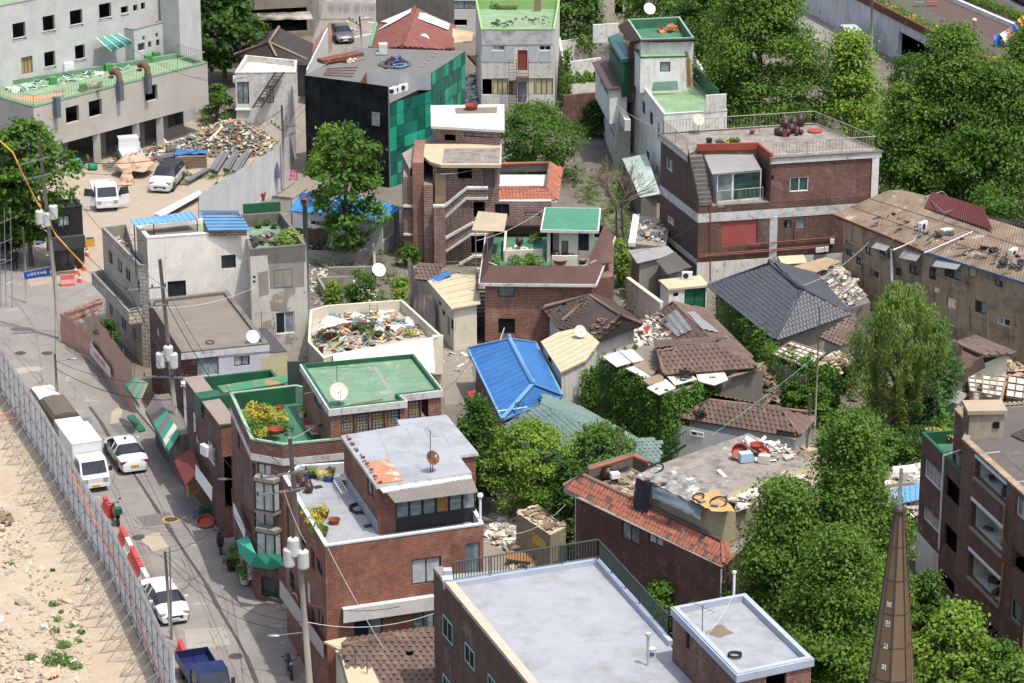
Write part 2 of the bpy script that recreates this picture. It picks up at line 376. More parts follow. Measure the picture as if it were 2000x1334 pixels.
def tiles(roof,planes,w,h,mt,cap=300,arch=.05,stag=True,drop=0.008,jit=.045,mt2=None,p2=.0,seed=1,holes=()):
 """tiles laid on sloping planes; each plane: 3-D polygon whose first edge is the eave"""
 r=random.Random(seed);me,tv,tf=tile_mesh(w,h,mt,arch);alt=tile_mesh(w,h,mt2,arch)[0]if mt2 else None;mats=[]
 for pl in planes:
  pl=[Vector(p)for p in pl];o=pl[0];ex=(pl[1]-o).normalized();nz=ex.cross(pl[-1]-o).normalized()
  if nz.z<0:nz=-nz
  ey=nz.cross(ex);
  if ey.dot(pl[-1]-o)<0:ex=-ex;ey=nz.cross(ex)
  q=[((p-o).dot(ex),(p-o).dot(ey))for p in pl]
  us=[a for a,b in q];vs=[b for a,b in q];j=0;v=min(vs)+h*.35
  while v<max(vs):
   u=min(us)+(w/2 if(j%2 and stag)else 0)
   while u<max(us):
    if inpoly((u,v),q)and r.random()>=drop:
     p=o+ex*u+ey*v+nz*(.012+r.uniform(0,.022))
     if not any((p.xy-Vector(hh[0])).length<hh[1]for hh in holes):
      a=r.uniform(-jit,jit);X=(ex*math.cos(a)+ey*math.sin(a));Y=nz.cross(X)
      mats.append(Matrix(((X.x,Y.x,nz.x,p.x),(X.y,Y.y,nz.y,p.y),(X.z,Y.z,nz.z,p.z),(0,0,0,1))))
    u+=w
   v+=h;j+=1
 mats.sort(key=lambda m:m.translation.y);off=Matrix.Translation(-wloc(roof))
 for m in mats[:cap]:link('tile',alt if(alt and r.random()<p2)else me,roof,mw=off@m)
 rest=mats[cap:]
 if rest:
  V=np.concatenate([tv@np.array(m.to_3x3()).T+np.array(m.translation)for m in rest])-np.array(wloc(roof));nv=len(tv)
  fs=[tuple(k+i*nv for k in f)for i in range(len(rest))for f in tf]
  m2=bpy.data.meshes.new('tile_field');m2.from_pydata(V.tolist(),[],fs);m2.materials.append(mt)
  tag(link('tile_field',m2,roof),kind='stuff')
def ridge(parent,pts,r,mt,name='ridge',n=8):return M().tube(pts,r,n).build(name,mt,parent,smooth=True)
def corrug(p0,p1,p2,p3,pitch,amp,th=.02,sub=1):
 """corrugated sheet: ribs run from edge p0p1 to edge p3p2"""
 p0,p1,p2,p3=map(Vector,(p0,p1,p2,p3));n=max(2,int((p1-p0).length/pitch))*2;m=M()
 nz=(p1-p0).cross(p3-p0).normalized()
 if nz.z<0:nz=-nz
 vs=[]
 for i in range(n+1):
  t=i/n;k=nz*(amp if i%2 else 0);vs+=[p0.lerp(p1,t)+k,p3.lerp(p2,t)+k]
 m.idx(vs,[(2*i,2*i+2,2*i+3,2*i+1)for i in range(n)]);return m
def ribbed(parent,name,p0,p1,p2,p3,pitch,h,mt,th=.03):
 """flat sheet with raised seams, seams run p0p1 -> p3p2"""
 p0,p1,p2,p3=map(Vector,(p0,p1,p2,p3));o=M().slab([p0,p1,p2,p3],th).build(name,mt,parent)
 n=max(2,int((p1-p0).length/pitch))
 for i in range(n+1):
  t=i/n;a=p0.lerp(p1,t);b=p3.lerp(p2,t);M().bar(a+Vector((0,0,h/2)),b+Vector((0,0,h/2)),h*1.3,h).build('seam',mt,o)
 return o
def railing(parent,pts,h,mt,gap=.14,r=.018,rail=.03,post=1.6,low=.1):
 pts=[Vector(p)for p in pts]
 for a,b in zip(pts[:-1],pts[1:]):
  up=Vector((0,0,1));M().tube([a+up*h,b+up*h],rail,6).build('handrail',mt,parent)
  M().tube([a+up*low,b+up*low],r,4).build('bottom_rail',mt,parent)
  L=(b-a).length;n=max(1,int(L/gap));me=None
  for i in range(n+1):
   p=a.lerp(b,i/n)
   if me is None:
    q=M().tube([p+up*low,p+up*h],r,4).build('baluster',mt,parent);me=q.data;ref=p.copy()
   else:link('baluster',me,parent,loc=p-ref)
  k=max(1,int(L/post))
  for i in range(k+1):
   p=a.lerp(b,i/k);M().bar(p,p+up*(h-.01),rail*1.5,rail*1.5).build('post',mt,parent)
def catenary(a,b,sag,n=10):
 a,b=Vector(a),Vector(b);return[a.lerp(b,i/n)-Vector((0,0,sag*4*(i/n)*(1-i/n)))for i in range(n+1)]
CABLE=plain('black_cable','#1f1e1d',rough=.6);CABLEW=plain('pale_cable','#b9b7b0');CABLEG=plain('green_cable','#5fae9b')
def cable(a,b,sag,r=.014,mt=None,label='thin black overhead cable strung between the street poles',group='overhead cables',name='overhead_cable'):
 o=M().tube(catenary(a,b,sag),r,4).build(name,mt or CABLE);return tag(o,label,'cable',group)
 # ------------------------------------------------------------------ foliage
LEAF={}
def leaves_mesh(name,C,N,size,mt,aspect=.75,up=.45,seed=1,loc=(0,0,0),droop=0.):
 """one quad per leaf at points C with preferred normals N"""
 g=np.random.default_rng(seed);n=len(C);s=size*g.uniform(.55,1.5,(n,1))
 nr=N*(1-up)+np.array([0,0,up])+g.normal(0,.42,(n,3));nr/=np.linalg.norm(nr,axis=1,keepdims=True)+1e-9
 t=g.normal(0,1,(n,3))
 if droop:t=t*(1-droop)+np.array([0,0,-1.])*droop*3
 t-=nr*np.sum(t*nr,1,keepdims=True);t/=np.linalg.norm(t,axis=1,keepdims=True)+1e-9;b=np.cross(nr,t)
 V=np.empty((n,4,3));V[:,0]=C-t*s;V[:,1]=C+b*s*aspect*.8+nr*s*.15;V[:,2]=C+t*s;V[:,3]=C-b*s*aspect*.8+nr*s*.15
 V=V.reshape(-1,3)-np.array(loc);me=bpy.data.meshes.new(name)
 me.vertices.add(4*n);me.vertices.foreach_set('co',V.ravel());me.loops.add(4*n);me.loops.foreach_set('vertex_index',np.arange(4*n,dtype=np.int32))
 me.polygons.add(n);me.polygons.foreach_set('loop_start',np.arange(0,4*n,4,dtype=np.int32));me.update(calc_edges=True);me.validate();me.materials.append(mt);return me
def clumps(g,K,c,rad,prof,fill=.35):
 """clump centres through a crown: prof(t) gives the relative radius at height t in 0..1"""
 t=g.uniform(0,1,K)**.9;a=g.uniform(0,2*np.pi,K);rr=np.array([prof(x)for x in t])*np.sqrt(g.uniform(fill,1,K));la,lt=g.uniform(0,6.28,20),g.uniform(0,1,20);bo=np.max(np.exp(-((np.cos(a[:,None])-np.cos(la))**2+(np.sin(a[:,None])-np.sin(la))**2)/.25-(t[:,None]-lt)**2/.012),1);rr*=(.66+.5*bo)*g.uniform(.85,1.15,K)
 X=np.stack([np.cos(a)*rr*rad[0],np.sin(a)*rr*rad[1],t*rad[2]],1)
 N=np.stack([np.cos(a)*rr,np.sin(a)*rr,(t-.35)*.9],1);return X+np.array(c),N
PROF={'cone':lambda t:(1-t)**.75*min(1,.45+t*4),'round':lambda t:math.sqrt(max(.02,1-(2*t-1)**2)),'egg':lambda t:max(.08,(1-t**2.2))*min(1,.55+t*2.2),'flat':lambda t:max(.1,1-t*t)}
BARK=mat('tree_bark','#5a4d40',stain=.4,scol='#2e2721',ssc=4,bump=.5)
def tree(name,label,base,h0,rad,mt,n=9000,K=240,leaf=.15,prof='egg',cl=.55,seed=1,group=None,cat='tree',trunk=.22,droop=0.,up=.45,fill=.35,flat=.6,aspect=.75):
 """base = ground point; crown from height h0 up, radii rad=(x,y,height)"""
 g=np.random.default_rng(seed);base=Vector(base);o=thing(name,label,cat,base,group);c=np.array([base.x,base.y,base.z+h0])
 X,N=clumps(g,K,c,rad,PROF[prof],fill);m=M();top=Vector((base.x+g.uniform(-.3,.3),base.y+g.uniform(-.3,.3),base.z+h0+rad[2]*.75))
 mid=base.lerp(top,.45)+Vector((g.uniform(-.25,.25),g.uniform(-.25,.25),0));m.tube([base-Vector((0,0,.3)),base.lerp(mid,.5),mid,top],trunk,8,trunk*.25);m.build('trunk',BARK,o,smooth=True)
 for i in range(14):
  k=g.integers(0,K);e=Vector(X[k]);s=base.lerp(top,float(np.clip((e.z-base.z)/(top.z-base.z)*.7,.15,.9)))
  q=s.lerp(e,.5)+Vector((0,0,.25));M().tube([s,q,e],trunk*.38,5,.02).build('limb',BARK,o)
 idx=g.integers(0,K,n);off=g.normal(0,1,(n,3))*np.array([cl,cl,cl*flat])*.55
 if droop:ln=g.uniform(.8,2.8,K);off[:,:2]*=.3;off[:,2]=-g.uniform(0,1,n)*ln[idx]
 C=X[idx]+off;NN=N[idx]*.7+off/cl*.6
 me=leaves_mesh('crown',C,NN,leaf,mt,seed=seed,loc=base,droop=droop,up=up,aspect=aspect);link('crown',me,o);return o
def plant(name,label,base,r,h,mt,n=250,leaf=.09,seed=1,group=None,parent=None,cat='plant'):
 g=np.random.default_rng(seed);base=Vector(base);a=g.uniform(0,2*np.pi,n);q=np.sqrt(g.uniform(0,1,n));t=g.uniform(0,1,n)
 C=np.stack([base.x+np.cos(a)*q*r,base.y+np.sin(a)*q*r,base.z+t*h*(1-q*q*.6)],1);N=np.stack([np.cos(a)*q,np.sin(a)*q,.6+0*a],1)
 if parent is not None:
  return link(name,leaves_mesh(name,C,N,leaf,mt,seed=seed,loc=wloc(parent)),parent)
 o=link(name,leaves_mesh(name,C,N,leaf,mt,seed=seed,loc=base),None,loc=base);return tag(o,label,cat,group)
LF_GINK=leafmat('ginkgo_leaf','#527420','#3d5e1a','#62822a');LF_BRT=leafmat('bright_leaf','#6f8f28','#5c8022','#7d9a30');LF_DRK=leafmat('dark_leaf','#37581d','#2b4817','#466a26')
LF_MID=leafmat('mid_leaf','#486c22','#3a5b1b','#56792a');LF_IVY=leafmat('ivy_leaf','#44691e','#335718','#5f842a');LF_WIL=leafmat('willow_leaf','#6f8838','#5c7630','#7f9648');LF_YEL=leafmat('yellow_flower_leaf','#a9a032','#7d8f34','#c2ae30')
LF_AIL=leafmat('ailanthus_leaf','#436a3a','#355b2e','#5a7e48');DRY=junkmat('dry_twig',['#6d5c4a','#84705a','#57493c'])
# ------------------------------------------------------------------ rubbish and debris
J_TRASH=junkmat('mixed_rubbish',['#b4ab9c','#97805c','#7a4038','#c6c0b6','#6b6258','#a88c5a','#5a6a80','#a89a8c','#8f867a','#cfcac0','#86653c','#57504a','#9a8f80','#4f7f78','#c0a060'])
J_PALE=junkmat('pale_debris',['#c8c2b6','#a49a8c','#d8d4ca','#7d746a','#b5a78e','#938b82','#e0dcd2'])
J_WOOD=junkmat('broken_timber',['#9a8568','#7d6a54','#b6a284','#5e5044','#c4b59a','#8a7a68'])
J_DARK=junkmat('dark_debris',['#4a4540','#6b645c','#2f2c2a','#8a8278','#5a4a40','#3d4650'])
J_STONE=junkmat('rubble_stone',['#b3a793','#a08f7a','#c4b9a6','#8f8374','#b99f80'])
def heap(name,label,poly_px,h,mt,n=500,s=(.12,.55),z=0.,seed=1,cat='rubbish heap',parent=None,flat=.35,edge=.6):
 r=random.Random(seed);poly=xy(poly_px,z);xs=[p.x for p in poly];ys=[p.y for p in poly];c=sum(poly,Vector((0,0)))/len(poly);m=M();k=0;tries=0
 R0=max((p-c).length for p in poly)
 while k<n and tries<n*20:
  tries+=1;p=Vector((r.uniform(min(xs),max(xs)),r.uniform(min(ys),max(ys))))
  if not inpoly(p,poly):continue
  d=min(((a+(b-a)*max(0,min(1,(p-a).dot(b-a)/(b-a).length_squared)))-p).length for a,b in zip(poly,poly[1:]+poly[:1]))
  hh=h*min(1,d/(R0*edge));q=r.uniform(*s)*r.uniform(.5,1)*(1.7 if r.random()<.05 else 1);ln=1.9 if r.random()<.12 else 1
  m.box((p.x,p.y,z+hh*r.uniform(.55,1)+q*.12),(q*r.uniform(.4,1.4)*ln,q*r.uniform(.2,.9)/ln,q*r.uniform(.05,flat)),r.uniform(0,6.3),r.uniform(-.6,.6),r.uniform(-.6,.6));k+=1
 o=m.build(name,mt,parent)
 if parent is None:tag(o,label,cat,kind='stuff')
 else:o['kind']='stuff'
 return o
def drape(name,pts,nu,nv,amp,mt,parent=None,seed=1,freq=3.):
 """cloth over a grid of four corner points with wrinkles"""
 g=np.random.default_rng(seed);p0,p1,p2,p3=map(Vector,pts);nz=(p1-p0).cross(p3-p0).normalized();vs=[]
 ph=g.uniform(0,6.28,6)
 for j in range(nv+1):
  for i in range(nu+1):
   u,v=i/nu,j/nv;p=p0.lerp(p1,u).lerp(p3.lerp(p2,u),v)
   w=math.sin(u*freq*6+ph[0]+2*v)*.5+math.sin(v*freq*3+ph[1]+3*u)*.3+math.sin((u+v)*freq*9+ph[2])*.25+g.normal(0,.12)
   vs.append(p+nz*w*amp)
 m=M().idx(vs,[(j*(nu+1)+i,j*(nu+1)+i+1,(j+1)*(nu+1)+i+1,(j+1)*(nu+1)+i)for j in range(nv)for i in range(nu)])
 return m.build(name,mt,parent,smooth=True)
def text(body,size,mt,origin,ex,ey,parent=None,name='lettering',ext=.003,align='CENTER'):
 """flat lettering with its baseline along ex"""
 cu=bpy.data.curves.new('t','FONT');cu.body=body;cu.size=size;cu.extrude=ext;cu.align_x=align;cu.align_y='CENTER';cu.resolution_u=2
 ob=bpy.data.objects.new('t',cu);COL.objects.link(ob);me=bpy.data.meshes.new_from_object(ob);bpy.data.objects.remove(ob);bpy.data.curves.remove(cu)
 ex,ey=Vector(ex).normalized(),Vector(ey).normalized();nz=ex.cross(ey);o_=Vector(origin)-(wloc(parent)if parent else Vector((0,0,0)))
 me.transform(Matrix(((ex.x,ey.x,nz.x,o_.x),(ex.y,ey.y,nz.y,o_.y),(ex.z,ey.z,nz.z,o_.z),(0,0,0,1))));me.materials.clear();me.materials.append(mt);me.name=name
 return link(name,me,parent)
def dish(name,label,base,r,mt,h=.6,az=-.6,el=.6,group='satellite dishes'):
 o=thing(name,label,'satellite dish',base,group);b=Vector(base);tl=(Matrix.Rotation(az,3,'Z')@Matrix.Rotation(math.pi/2-el,3,'X'))
 M().lathe(b+Vector((0,0,h)),[(.02,-.09*r),(r*.5,-.06*r),(r*.85,.04*r),(r,.12*r),(r*1.02,.12*r),(r*.85,.0),(.02,-.13*r)],20,tl).build('reflector',mt,o,smooth=True)
 M().tube([b,b+Vector((0,0,h))],.025,6).build('mast',STEELD,o);f=b+Vector((0,0,h))+tl@Vector((0,0,r*.9))
 M().tube([b+Vector((0,0,h))+tl@Vector((0,-r*.9,.1*r)),f],.012,4).build('feed_arm',STEELD,o);M().box(f,(.07,.07,.12)).build('receiver',FR_W,o);return o
def antenna(name,label,base,h,w=1.2,ang=.3,group='rooftop aerials',n=6):
 o=thing(name,label,'aerial',base,group);b=Vector(base);t=b+Vector((0,0,h));M().tube([b,t],.022,5).build('mast',STEELD,o)
 d=Vector((math.cos(ang),math.sin(ang),0));e=Vector((-d.y,d.x,0));M().tube([t-d*w*.5-Vector((0,0,.1)),t+d*w*.5-Vector((0,0,.1))],.014,4).build('boom',STEELD,o)
 for i in range(n):
  c=t-Vector((0,0,.1))+d*w*(i/(n-1)-.5);l=.35-.03*i;M().tube([c-e*l,c+e*l],.010,4).build('element',STEELD,o)
 return o
POT_T=mat('terracotta','#8f4f3a',stain=.3,scol='#5c3428',ssc=5);POT_B=mat('brown_glazed_jar','#3f2620',rough=.35,spec=.5,stain=.4,scol='#6b5348',ssc=6,grain=.03);POT_D=plain('dark_plastic','#2b2c30');POT_U=plain('blue_plastic','#2d4f97');POT_W=plain('white_plastic','#cfcdc6');POT_R=plain('red_basin_plastic','#9a3c2c')
def pot(px,py,z,r,h,mt,green=None,label='potted plant on the rooftop',group='rooftop plant pots',seed=1,gh=.35,gr=None,leaf=.06,n=90):
 p=P(px,py,z);o=thing('plant_pot',label,'plant pot',p,group)
 M().lathe(p,[(r*.72,0),(r,h*.92),(r*1.08,h*.92),(r*1.08,h),(r*.9,h),(r*.88,h*.85)],10).build('pot',mt,o,smooth=False)
 if green:plant('foliage',None,p+Vector((0,0,h*.8)),gr or r*1.3,gh,green,n=n,leaf=leaf,seed=seed,parent=o)
 return o
def jar(px,py,z,r,h,mt=None,label='brown glazed earthenware jar on the roof',group='earthenware jars'):
 p=P(px,py,z);o=thing('earthenware_jar',label,'jar',p,group);mt=mt or POT_B
 M().lathe(p,[(r*.6,0),(r*.92,h*.3),(r,h*.6),(r*.8,h*.88),(r*.68,h*.9)],12).build('body',mt,o,smooth=True)
 M().lathe(p+Vector((0,0,h*.9)),[(r*.78,0),(r*.78,h*.05),(r*.4,h*.1),(.02,h*.12)],12).build('lid',mt,o,smooth=True);return o
def basin(px,py,z,r,h,mt=POT_R,label='red plastic basin',group=None,tilt=0.):
 p=P(px,py,z+h*.1);o=M();t=Matrix.Rotation(tilt,3,'X')
 o.lathe(p,[(r*.75,0),(r,h),(r*1.06,h),(r*1.06,h*.96),(r*.78,.03),(.02,.03)],14,t);return tag(o.build('basin',mt),label,'basin',group)
 # ------------------------------------------------------------------ ground, roads, yards
GROUND=mat('packed_dirt','#6f685e',stain=.6,scol='#4c463e',ssc=.5,thr=.45,bump=.5,bsc=8)
SOIL=mat('sandy_soil','#a99b84',stain=.45,scol='#a08462',ssc=.3,thr=.48,patch='#b3a690',pthr=.62,psc=.35,bump=.8,bsc=5,grain=.08)
GRAVEL=mat('gravel','#a59784',stain=.45,scol='#968875',ssc=.8,bump=.8,bsc=22,grain=.14)
LANE=mat('cement_lane','#857c70',stain=.5,scol='#5f574e',ssc=.8,bump=.2)
PAVE=mat('grey_pavement','#918b83',stain=.5,scol='#6c665f',ssc=1.0)
RUBBER=mat('rubber_playground','#5a4640',stain=.4,scol='#463632',ssc=.5)
def sheet(name,pix,z,mt,label=None,parent=None):
 o=M().face([P(x,y,z)if False else(*P(x,y,0).xy,z)for x,y in pix]).build(name,mt,parent);o['kind']='structure';return o
tag(M().face([(-1500,-300,0),(1500,-300,0),(1500,3000,0),(-1500,3000,0)]).build('ground',GROUND),kind='structure')
FB=[(-70,650),(0,762),(55,852),(90,905),(160,1032),(215,1122),(277,1252),(345,1402)]
road=sheet('road',FB+[(640,1420),(625,1334),(560,1195),(478,1080),(425,1000),(370,930),(320,868),(262,800),(205,735),(130,672),(215,640),(215,540),(150,528),(40,470),(-120,480)],.004,ASPH)
yard=sheet('gravel_yard',[(60,560),(150,545),(205,560),(300,470),(470,425),(548,360),(585,250),(380,225),(120,300),(70,380),(20,470)],.008,GRAVEL)
sheet('lane',[(440,450),(560,420),(640,360),(640,300),(612,240),(590,160),(555,160),(570,260),(545,345),(480,410)],.012,LANE)
sheet('far_road',[(585,140),(690,140),(740,60),(790,-20),(640,-20),(625,40),(600,110)],.004,ASPH)
sheet('ramp_road',[(1545,90),(1700,105),(1660,70),(1618,10),(1600,-30),(1500,-30)],.004,ASPH)
sheet('side_lane',[(470,1180),(640,1180),(640,1400),(600,1400),(560,1260)],.006,ASPH)
sheet('alley',[(870,790),(935,790),(905,640),(850,560),(800,470),(770,470),(805,560),(850,660)],.006,LANE)
sheet('courtyard',[(930,1120),(1130,1120),(1110,1000),(960,980)],.006,LANE)
sheet('pavement',[(640,1424),(700,1424),(625,1196),(520,1080),(462,1005),(405,930),(352,868),(292,800),(235,735),(160,672),(140,672),(208,732),(265,797),(323,866),(373,928),(428,998),(481,1077),(563,1193),(628,1332)],.10,PAVE)
kp=[(*P(x,y,0).xy,)for x,y in[(140,672),(208,732),(265,797),(323,866),(373,928),(428,998),(481,1077),(563,1193),(628,1332),(640,1424)]]
mk=M()
for a,b in zip(kp[:-1],kp[1:]):mk.bar((a[0],a[1],.055),(b[0],b[1],.055),.16,.11)
tag(mk.build('kerb',CONC),kind='structure')
TAR=mat('tar_seam','#4d4946',stain=.2);PATCH=mat('asphalt_patch','#6d6863',var=.1,stain=.3,scol='#59544f',ssc=1.2);PATCHL=mat('cement_patch','#a89a86',stain=.4,scol='#877b6b')
tarp_=[(175,795),(197,825),(232,885),(268,935),(300,985),(335,1040),(368,1090),(402,1140),(428,1190),(455,1235),(480,1280),(500,1330),(515,1380)]
m=M()
for i,(a,b)in enumerate(zip(tarp_[:-1],tarp_[1:])):
 A,B=P(*a,0),P(*b,0);w=Vector((.11+.03*math.sin(i*2.),0,0));m.face([A-w+Vector((0,0,.009)),A+w+Vector((0,0,.009)),B+w+Vector((0,0,.009)),B-w+Vector((0,0,.009))])
tag(m.build('trench_seam',TAR,road))
for k,(pp,mt)in enumerate([([(225,832),(258,830),(265,845),(245,846),(158+80,848)],PATCHL),([(212,828),(262,832),(268,846),(232,848)],PATCH),([(155,817),(175,814),(182,825),(163,828)],PATCH),([(165,700),(205,735),(225,770),(208,762),(180,735)],PATCH),([(128,660),(150,668),(178,700),(160,705),(128,682)],PATCH),([(230,795),(240,800),(232,825),(215,828),(218,805)],PATCHL),([(265,1010),(330,1000),(345,1020),(285,1030)],PATCH),([(270,1050),(310,1040),(330,1070),(300,1078)],PATCHL),([(360,1230),(440,1225),(450,1260),(365,1268)],mat('pale_asphalt_patch','#9a948b',stain=.3,scol='#857e76'))]):
 M().face([(*P(x,y,0).xy,.0085+.0007*k)for x,y in pp]).build('asphalt_patch',mt,road)
IRON=mat('cast_iron','#4a443f',rough=.7,stain=.4,scol='#6b5a4c',ssc=6);YELP=plain('yellow_road_paint','#c99a2e')
for px,py,ring in((40,690,0),(92,638+52,0),(333,1015,1),(461,1282,0),(270,1050,0)):
 p=P(px,py,0);o=M().lathe((p.x,p.y,.008),[(.05,0),(.36,0),(.38,.008),(.36,.012),(.05,.012)],20).build('manhole_cover',IRON);tag(o,f'round cast iron manhole cover set in the asphalt{" with a yellow painted ring" if ring else ""}','manhole cover',None if ring else 'manhole covers')
 if ring:M().lathe((0,0,0),[(.39,0.0),(.50,0.0),(.50,.004),(.39,.004)],22).build('painted_ring',YELP,o).location=(p.x,p.y,.0105)
RP=mat('road_paint','#c9c6bd',stain=.3);RY=mat('yellow_lane_paint','#b98f35',stain=.3)
def stripe(a,b,w,mt,parent,z=.012):
 A,B=P(*a,0),P(*b,0);d=(B-A).normalized();n=Vector((-d.y,d.x,0))*w/2;u=Vector((0,0,z));M().face([A-n+u,B-n+u,B+n+u,A+n+u]).build('lane_marking',mt,parent)
fr=bpy.data.objects['far_road']
for a,b,w,mt in(((650,38),(735,55),.15,RY),((655,35),(738,51),.15,RY),((658,50),(700,59),.18,RP),((672,43),(722,33),.18,RP),((660,20),(730,10),.15,RY),((680,75),(726,66),.3,RP),((718,43),(735,45),.3,RP)):stripe(a,b,w,mt,fr)
# ------------------------------------------------------------------ cleared plot behind the hoarding (bottom left)
poly=[P(*q,0).xy for q in FB]+[P(345,1440,0).xy,P(-150,1440,0).xy,P(-150,700,0).xy]
xs=[p.x for p in poly];ys=[p.y for p in poly];m=M();g=.55;nx=int((max(xs)-min(xs))/g)+1;ny=int((max(ys)-min(ys))/g)+1
def hill(x,y):
 return.05+.12*math.sin(x*.55+1)*math.sin(y*.23)+.10*math.sin(x*1.7+y*.6)*.6+random.uniform(-.035,.035)
fbx=sorted([(p.y,p.x)for p in(P(*q,0)for q in FB)])
def fx(y):return np.interp(y,[a for a,b in fbx],[b for a,b in fbx])
vs=[];
for j in range(ny+1):
 for i in range(nx+1):
  y=min(ys)+j*g;x1=fx(y);x=x1-.1-(nx-i)*g*1.0;d=min(1,(x1-x)/1.5);vs.append((x,y,.02+max(0,hill(x,y))*d*.6))
m.idx(vs,[(j*(nx+1)+i,j*(nx+1)+i+1,(j+1)*(nx+1)+i+1,(j+1)*(nx+1)+i)for j in range(ny)for i in range(nx)])
tag(m.build('cleared_soil',SOIL,smooth=True),kind='structure')
def onfx(px,py):p=P(px,py,.1);return p
heap('rubble_stone','scattered pale stones and gravel on the sandy cleared plot',[(-20,1040),(60,1060),(150,1180),(190,1290),(160,1340),(-20,1340)],.1,J_STONE,n=520,s=(.07,.4),z=.06,seed=4,cat='stones',flat=.8,edge=5)
heap('pebble_scatter','small pebbles strewn over the sandy ground by the hoarding',[(-20,800),(60,900),(150,1060),(270,1300),(280,1340),(-20,1340)],.06,J_STONE,n=2600,s=(.04,.17),z=.05,seed=5,cat='pebbles',flat=.8,edge=5)
for i,(x,y,r,h,n)in enumerate([(113,1290,.85,.5,420),(125,1260,.4,.3,120),(60,1284,.35,.2,100),(105,1180,.3,.2,70),(113,1210,.22,.2,50),(148,1302,.4,.25,110),(108,1232,.3,.2,60),(152,1252,.25,.15,40),(158,1235,.22,.2,50),(137,1200+22,.18,.12,30),(103,1115,.15,.2,30),(170,1132,.12,.1,20),(120,1195,.15,.12,25),(20,1100,.3,.1,30)]):
 plant('weed_tuft',['green leafy weed clump growing on the sandy plot','small weed tuft on the sandy plot'][i>0],P(x,y,.1),r,h,LF_IVY,n=n,leaf=.07,seed=i+20,group='weeds on the cleared plot')
tag(drape('plastic_sheet',[P(75,1312,.3),P(118,1300,.3),P(115,1318,.25),P(97,1326,.2)],14,10,.12,mat('pink_beige_sheet','#c9a084',rough=.6),seed=3),'crumpled pink beige plastic sheet lying on the sand','plastic sheet')
o=heap('cable_heap','heap of old brown cables and rope at the plot edge',[(-15,1010),(22,1003),(24,1020),(0,1040),(-15,1040)],.5,J_WOOD,n=120,s=(.1,.6),seed=9,flat=.3)
# ------------------------------------------------------------------ steel hoarding with raking props
SHEETM=mat('white_hoarding_sheet','#d8d9da',rough=.55,metal=.0,stain=.25,scol='#8b8780',streak=.2,grain=.04)
PIPE=mat('scaffold_pipe','#a09a93',rough=.5,metal=.45,stain=.5,scol='#5c4a3c',ssc=3,grain=.05)
hf=thing('construction_hoarding','long white corrugated steel hoarding propped with scaffold pipes beside the road','fence',P(160,1032,0))
FH=3.55;pts=[P(*q,0)for q in FB];L=[0]
for a,b in zip(pts[:-1],pts[1:]):L.append(L[-1]+(b-a).length)
def along(s):
 for i in range(len(pts)-1):
  if s<=L[i+1]or i==len(pts)-2:return pts[i].lerp(pts[i+1],(s-L[i])/(L[i+1]-L[i])),(pts[i+1]-pts[i]).normalized()
s=0;W_=.92
while s<L[-1]:
 a,d=along(s);b,_=along(min(s+W_-.012,L[-1]));up=Vector((0,0,FH));corrug(a+Vector((0,0,.04)),b+Vector((0,0,.04)),b+up,a+up,.23,.05).build('panel',SHEETM,hf);s+=W_
for k,z in enumerate((.45,1.75,3.05)):
 m=M();q=[]
 for i in range(int(L[-1]/2)+1):p,d=along(i*2.);n=Vector((d.y,-d.x,0));n=n if n.x<0 else-n;q.append(p+n*.09+Vector((0,0,z)))
 m.tube(q,.022,6).build('horizontal_pipe',PIPE,hf)
s=.5;i=0
while s<L[-1]:
 p,d=along(s);n=Vector((d.y,-d.x,0));n=n if n.x<0 else-n;a=p+n*.14
 M().tube([a,a+Vector((0,0,FH+.12))],.03,6).build('upright_pipe',PIPE,hf)
 f=p+n*(2.3+.25*math.sin(i*1.7))+d*(.25*math.sin(i*2.3));f.z=.06;t=a+Vector((0,0,3.0))
 M().tube([t,f],.024,6).build('raking_prop',PIPE,hf);f2=p+n*1.35+d*.35;f2.z=.06
 if i%2==0:M().tube([a+Vector((0,0,1.75)),f+Vector((0,0,.05))],.026,6).build('raking_prop',PIPE,hf)
 M().tube([a+Vector((0,0,.25)),f+n*.35+Vector((0,0,.02))],.028,6).build('ground_pipe',PIPE,hf)
 for zz in(.45,1.75,3.0):M().box(a+Vector((0,0,zz)),(.1,.1,.1),.4).build('clamp',PIPE,hf)
 s+=1.55;i+=1
ORN=plain('orange_hose','#d0622c')
a1,_=along(L[-1]*.60);hh=[PV_ for PV_ in[]]
q=[]
for k in range(14):
 sx=L[-1]*(.56+.42*k/13);p,d=along(sx);n=Vector((d.y,-d.x,0));n=n if n.x<0 else-n;q.append(p+n*.25+Vector((0,0,3.1-2.3*k/13+.1*math.sin(k))))
tag(M().tube(q,.035,6).build('orange_hose',ORN),'orange hose slung along the scaffold pipes of the hoarding','hose')
tag(M().tube([P(0,812,1.0),P(40,792,1.3),P(38,815,1.0),P(0,822,.9)],.04,5).build('orange_pipe',ORN),'bent orange pipe tied to the hoarding props','pipe')
V2=lambda v:Vector((v[0],v[1]))
TILEW=brick('cream_wall_tile','#c3bba8','#b3ac9a','#5f594f',bw=.55,bh=.27,mort=.022,streak=.3,scol='#6a6458')
PLASTER=mat('pale_cream_plaster','#e4ded0',stain=.35,scol='#8d887e',ssc=.6,thr=.52,streak=.28)
BLUE_S=mat('light_blue_sheet','#5f93bd',rough=.45,var=.12,stain=.15,scol='#8fb0c4');BLUE_V=mat('vivid_blue_sheet','#2f6ba8',rough=.5,var=.2,stain=.3,scol='#4a6f94',ssc=2.0,thr=.5)
h=House('tiled_house','white three storey building with cream tiled street front and two light blue sheet roofs',P(290,700))
tFL,tFR,tBR,tBL=xy([(287,464),(486,450),(466,421),(266,440)],9.2)
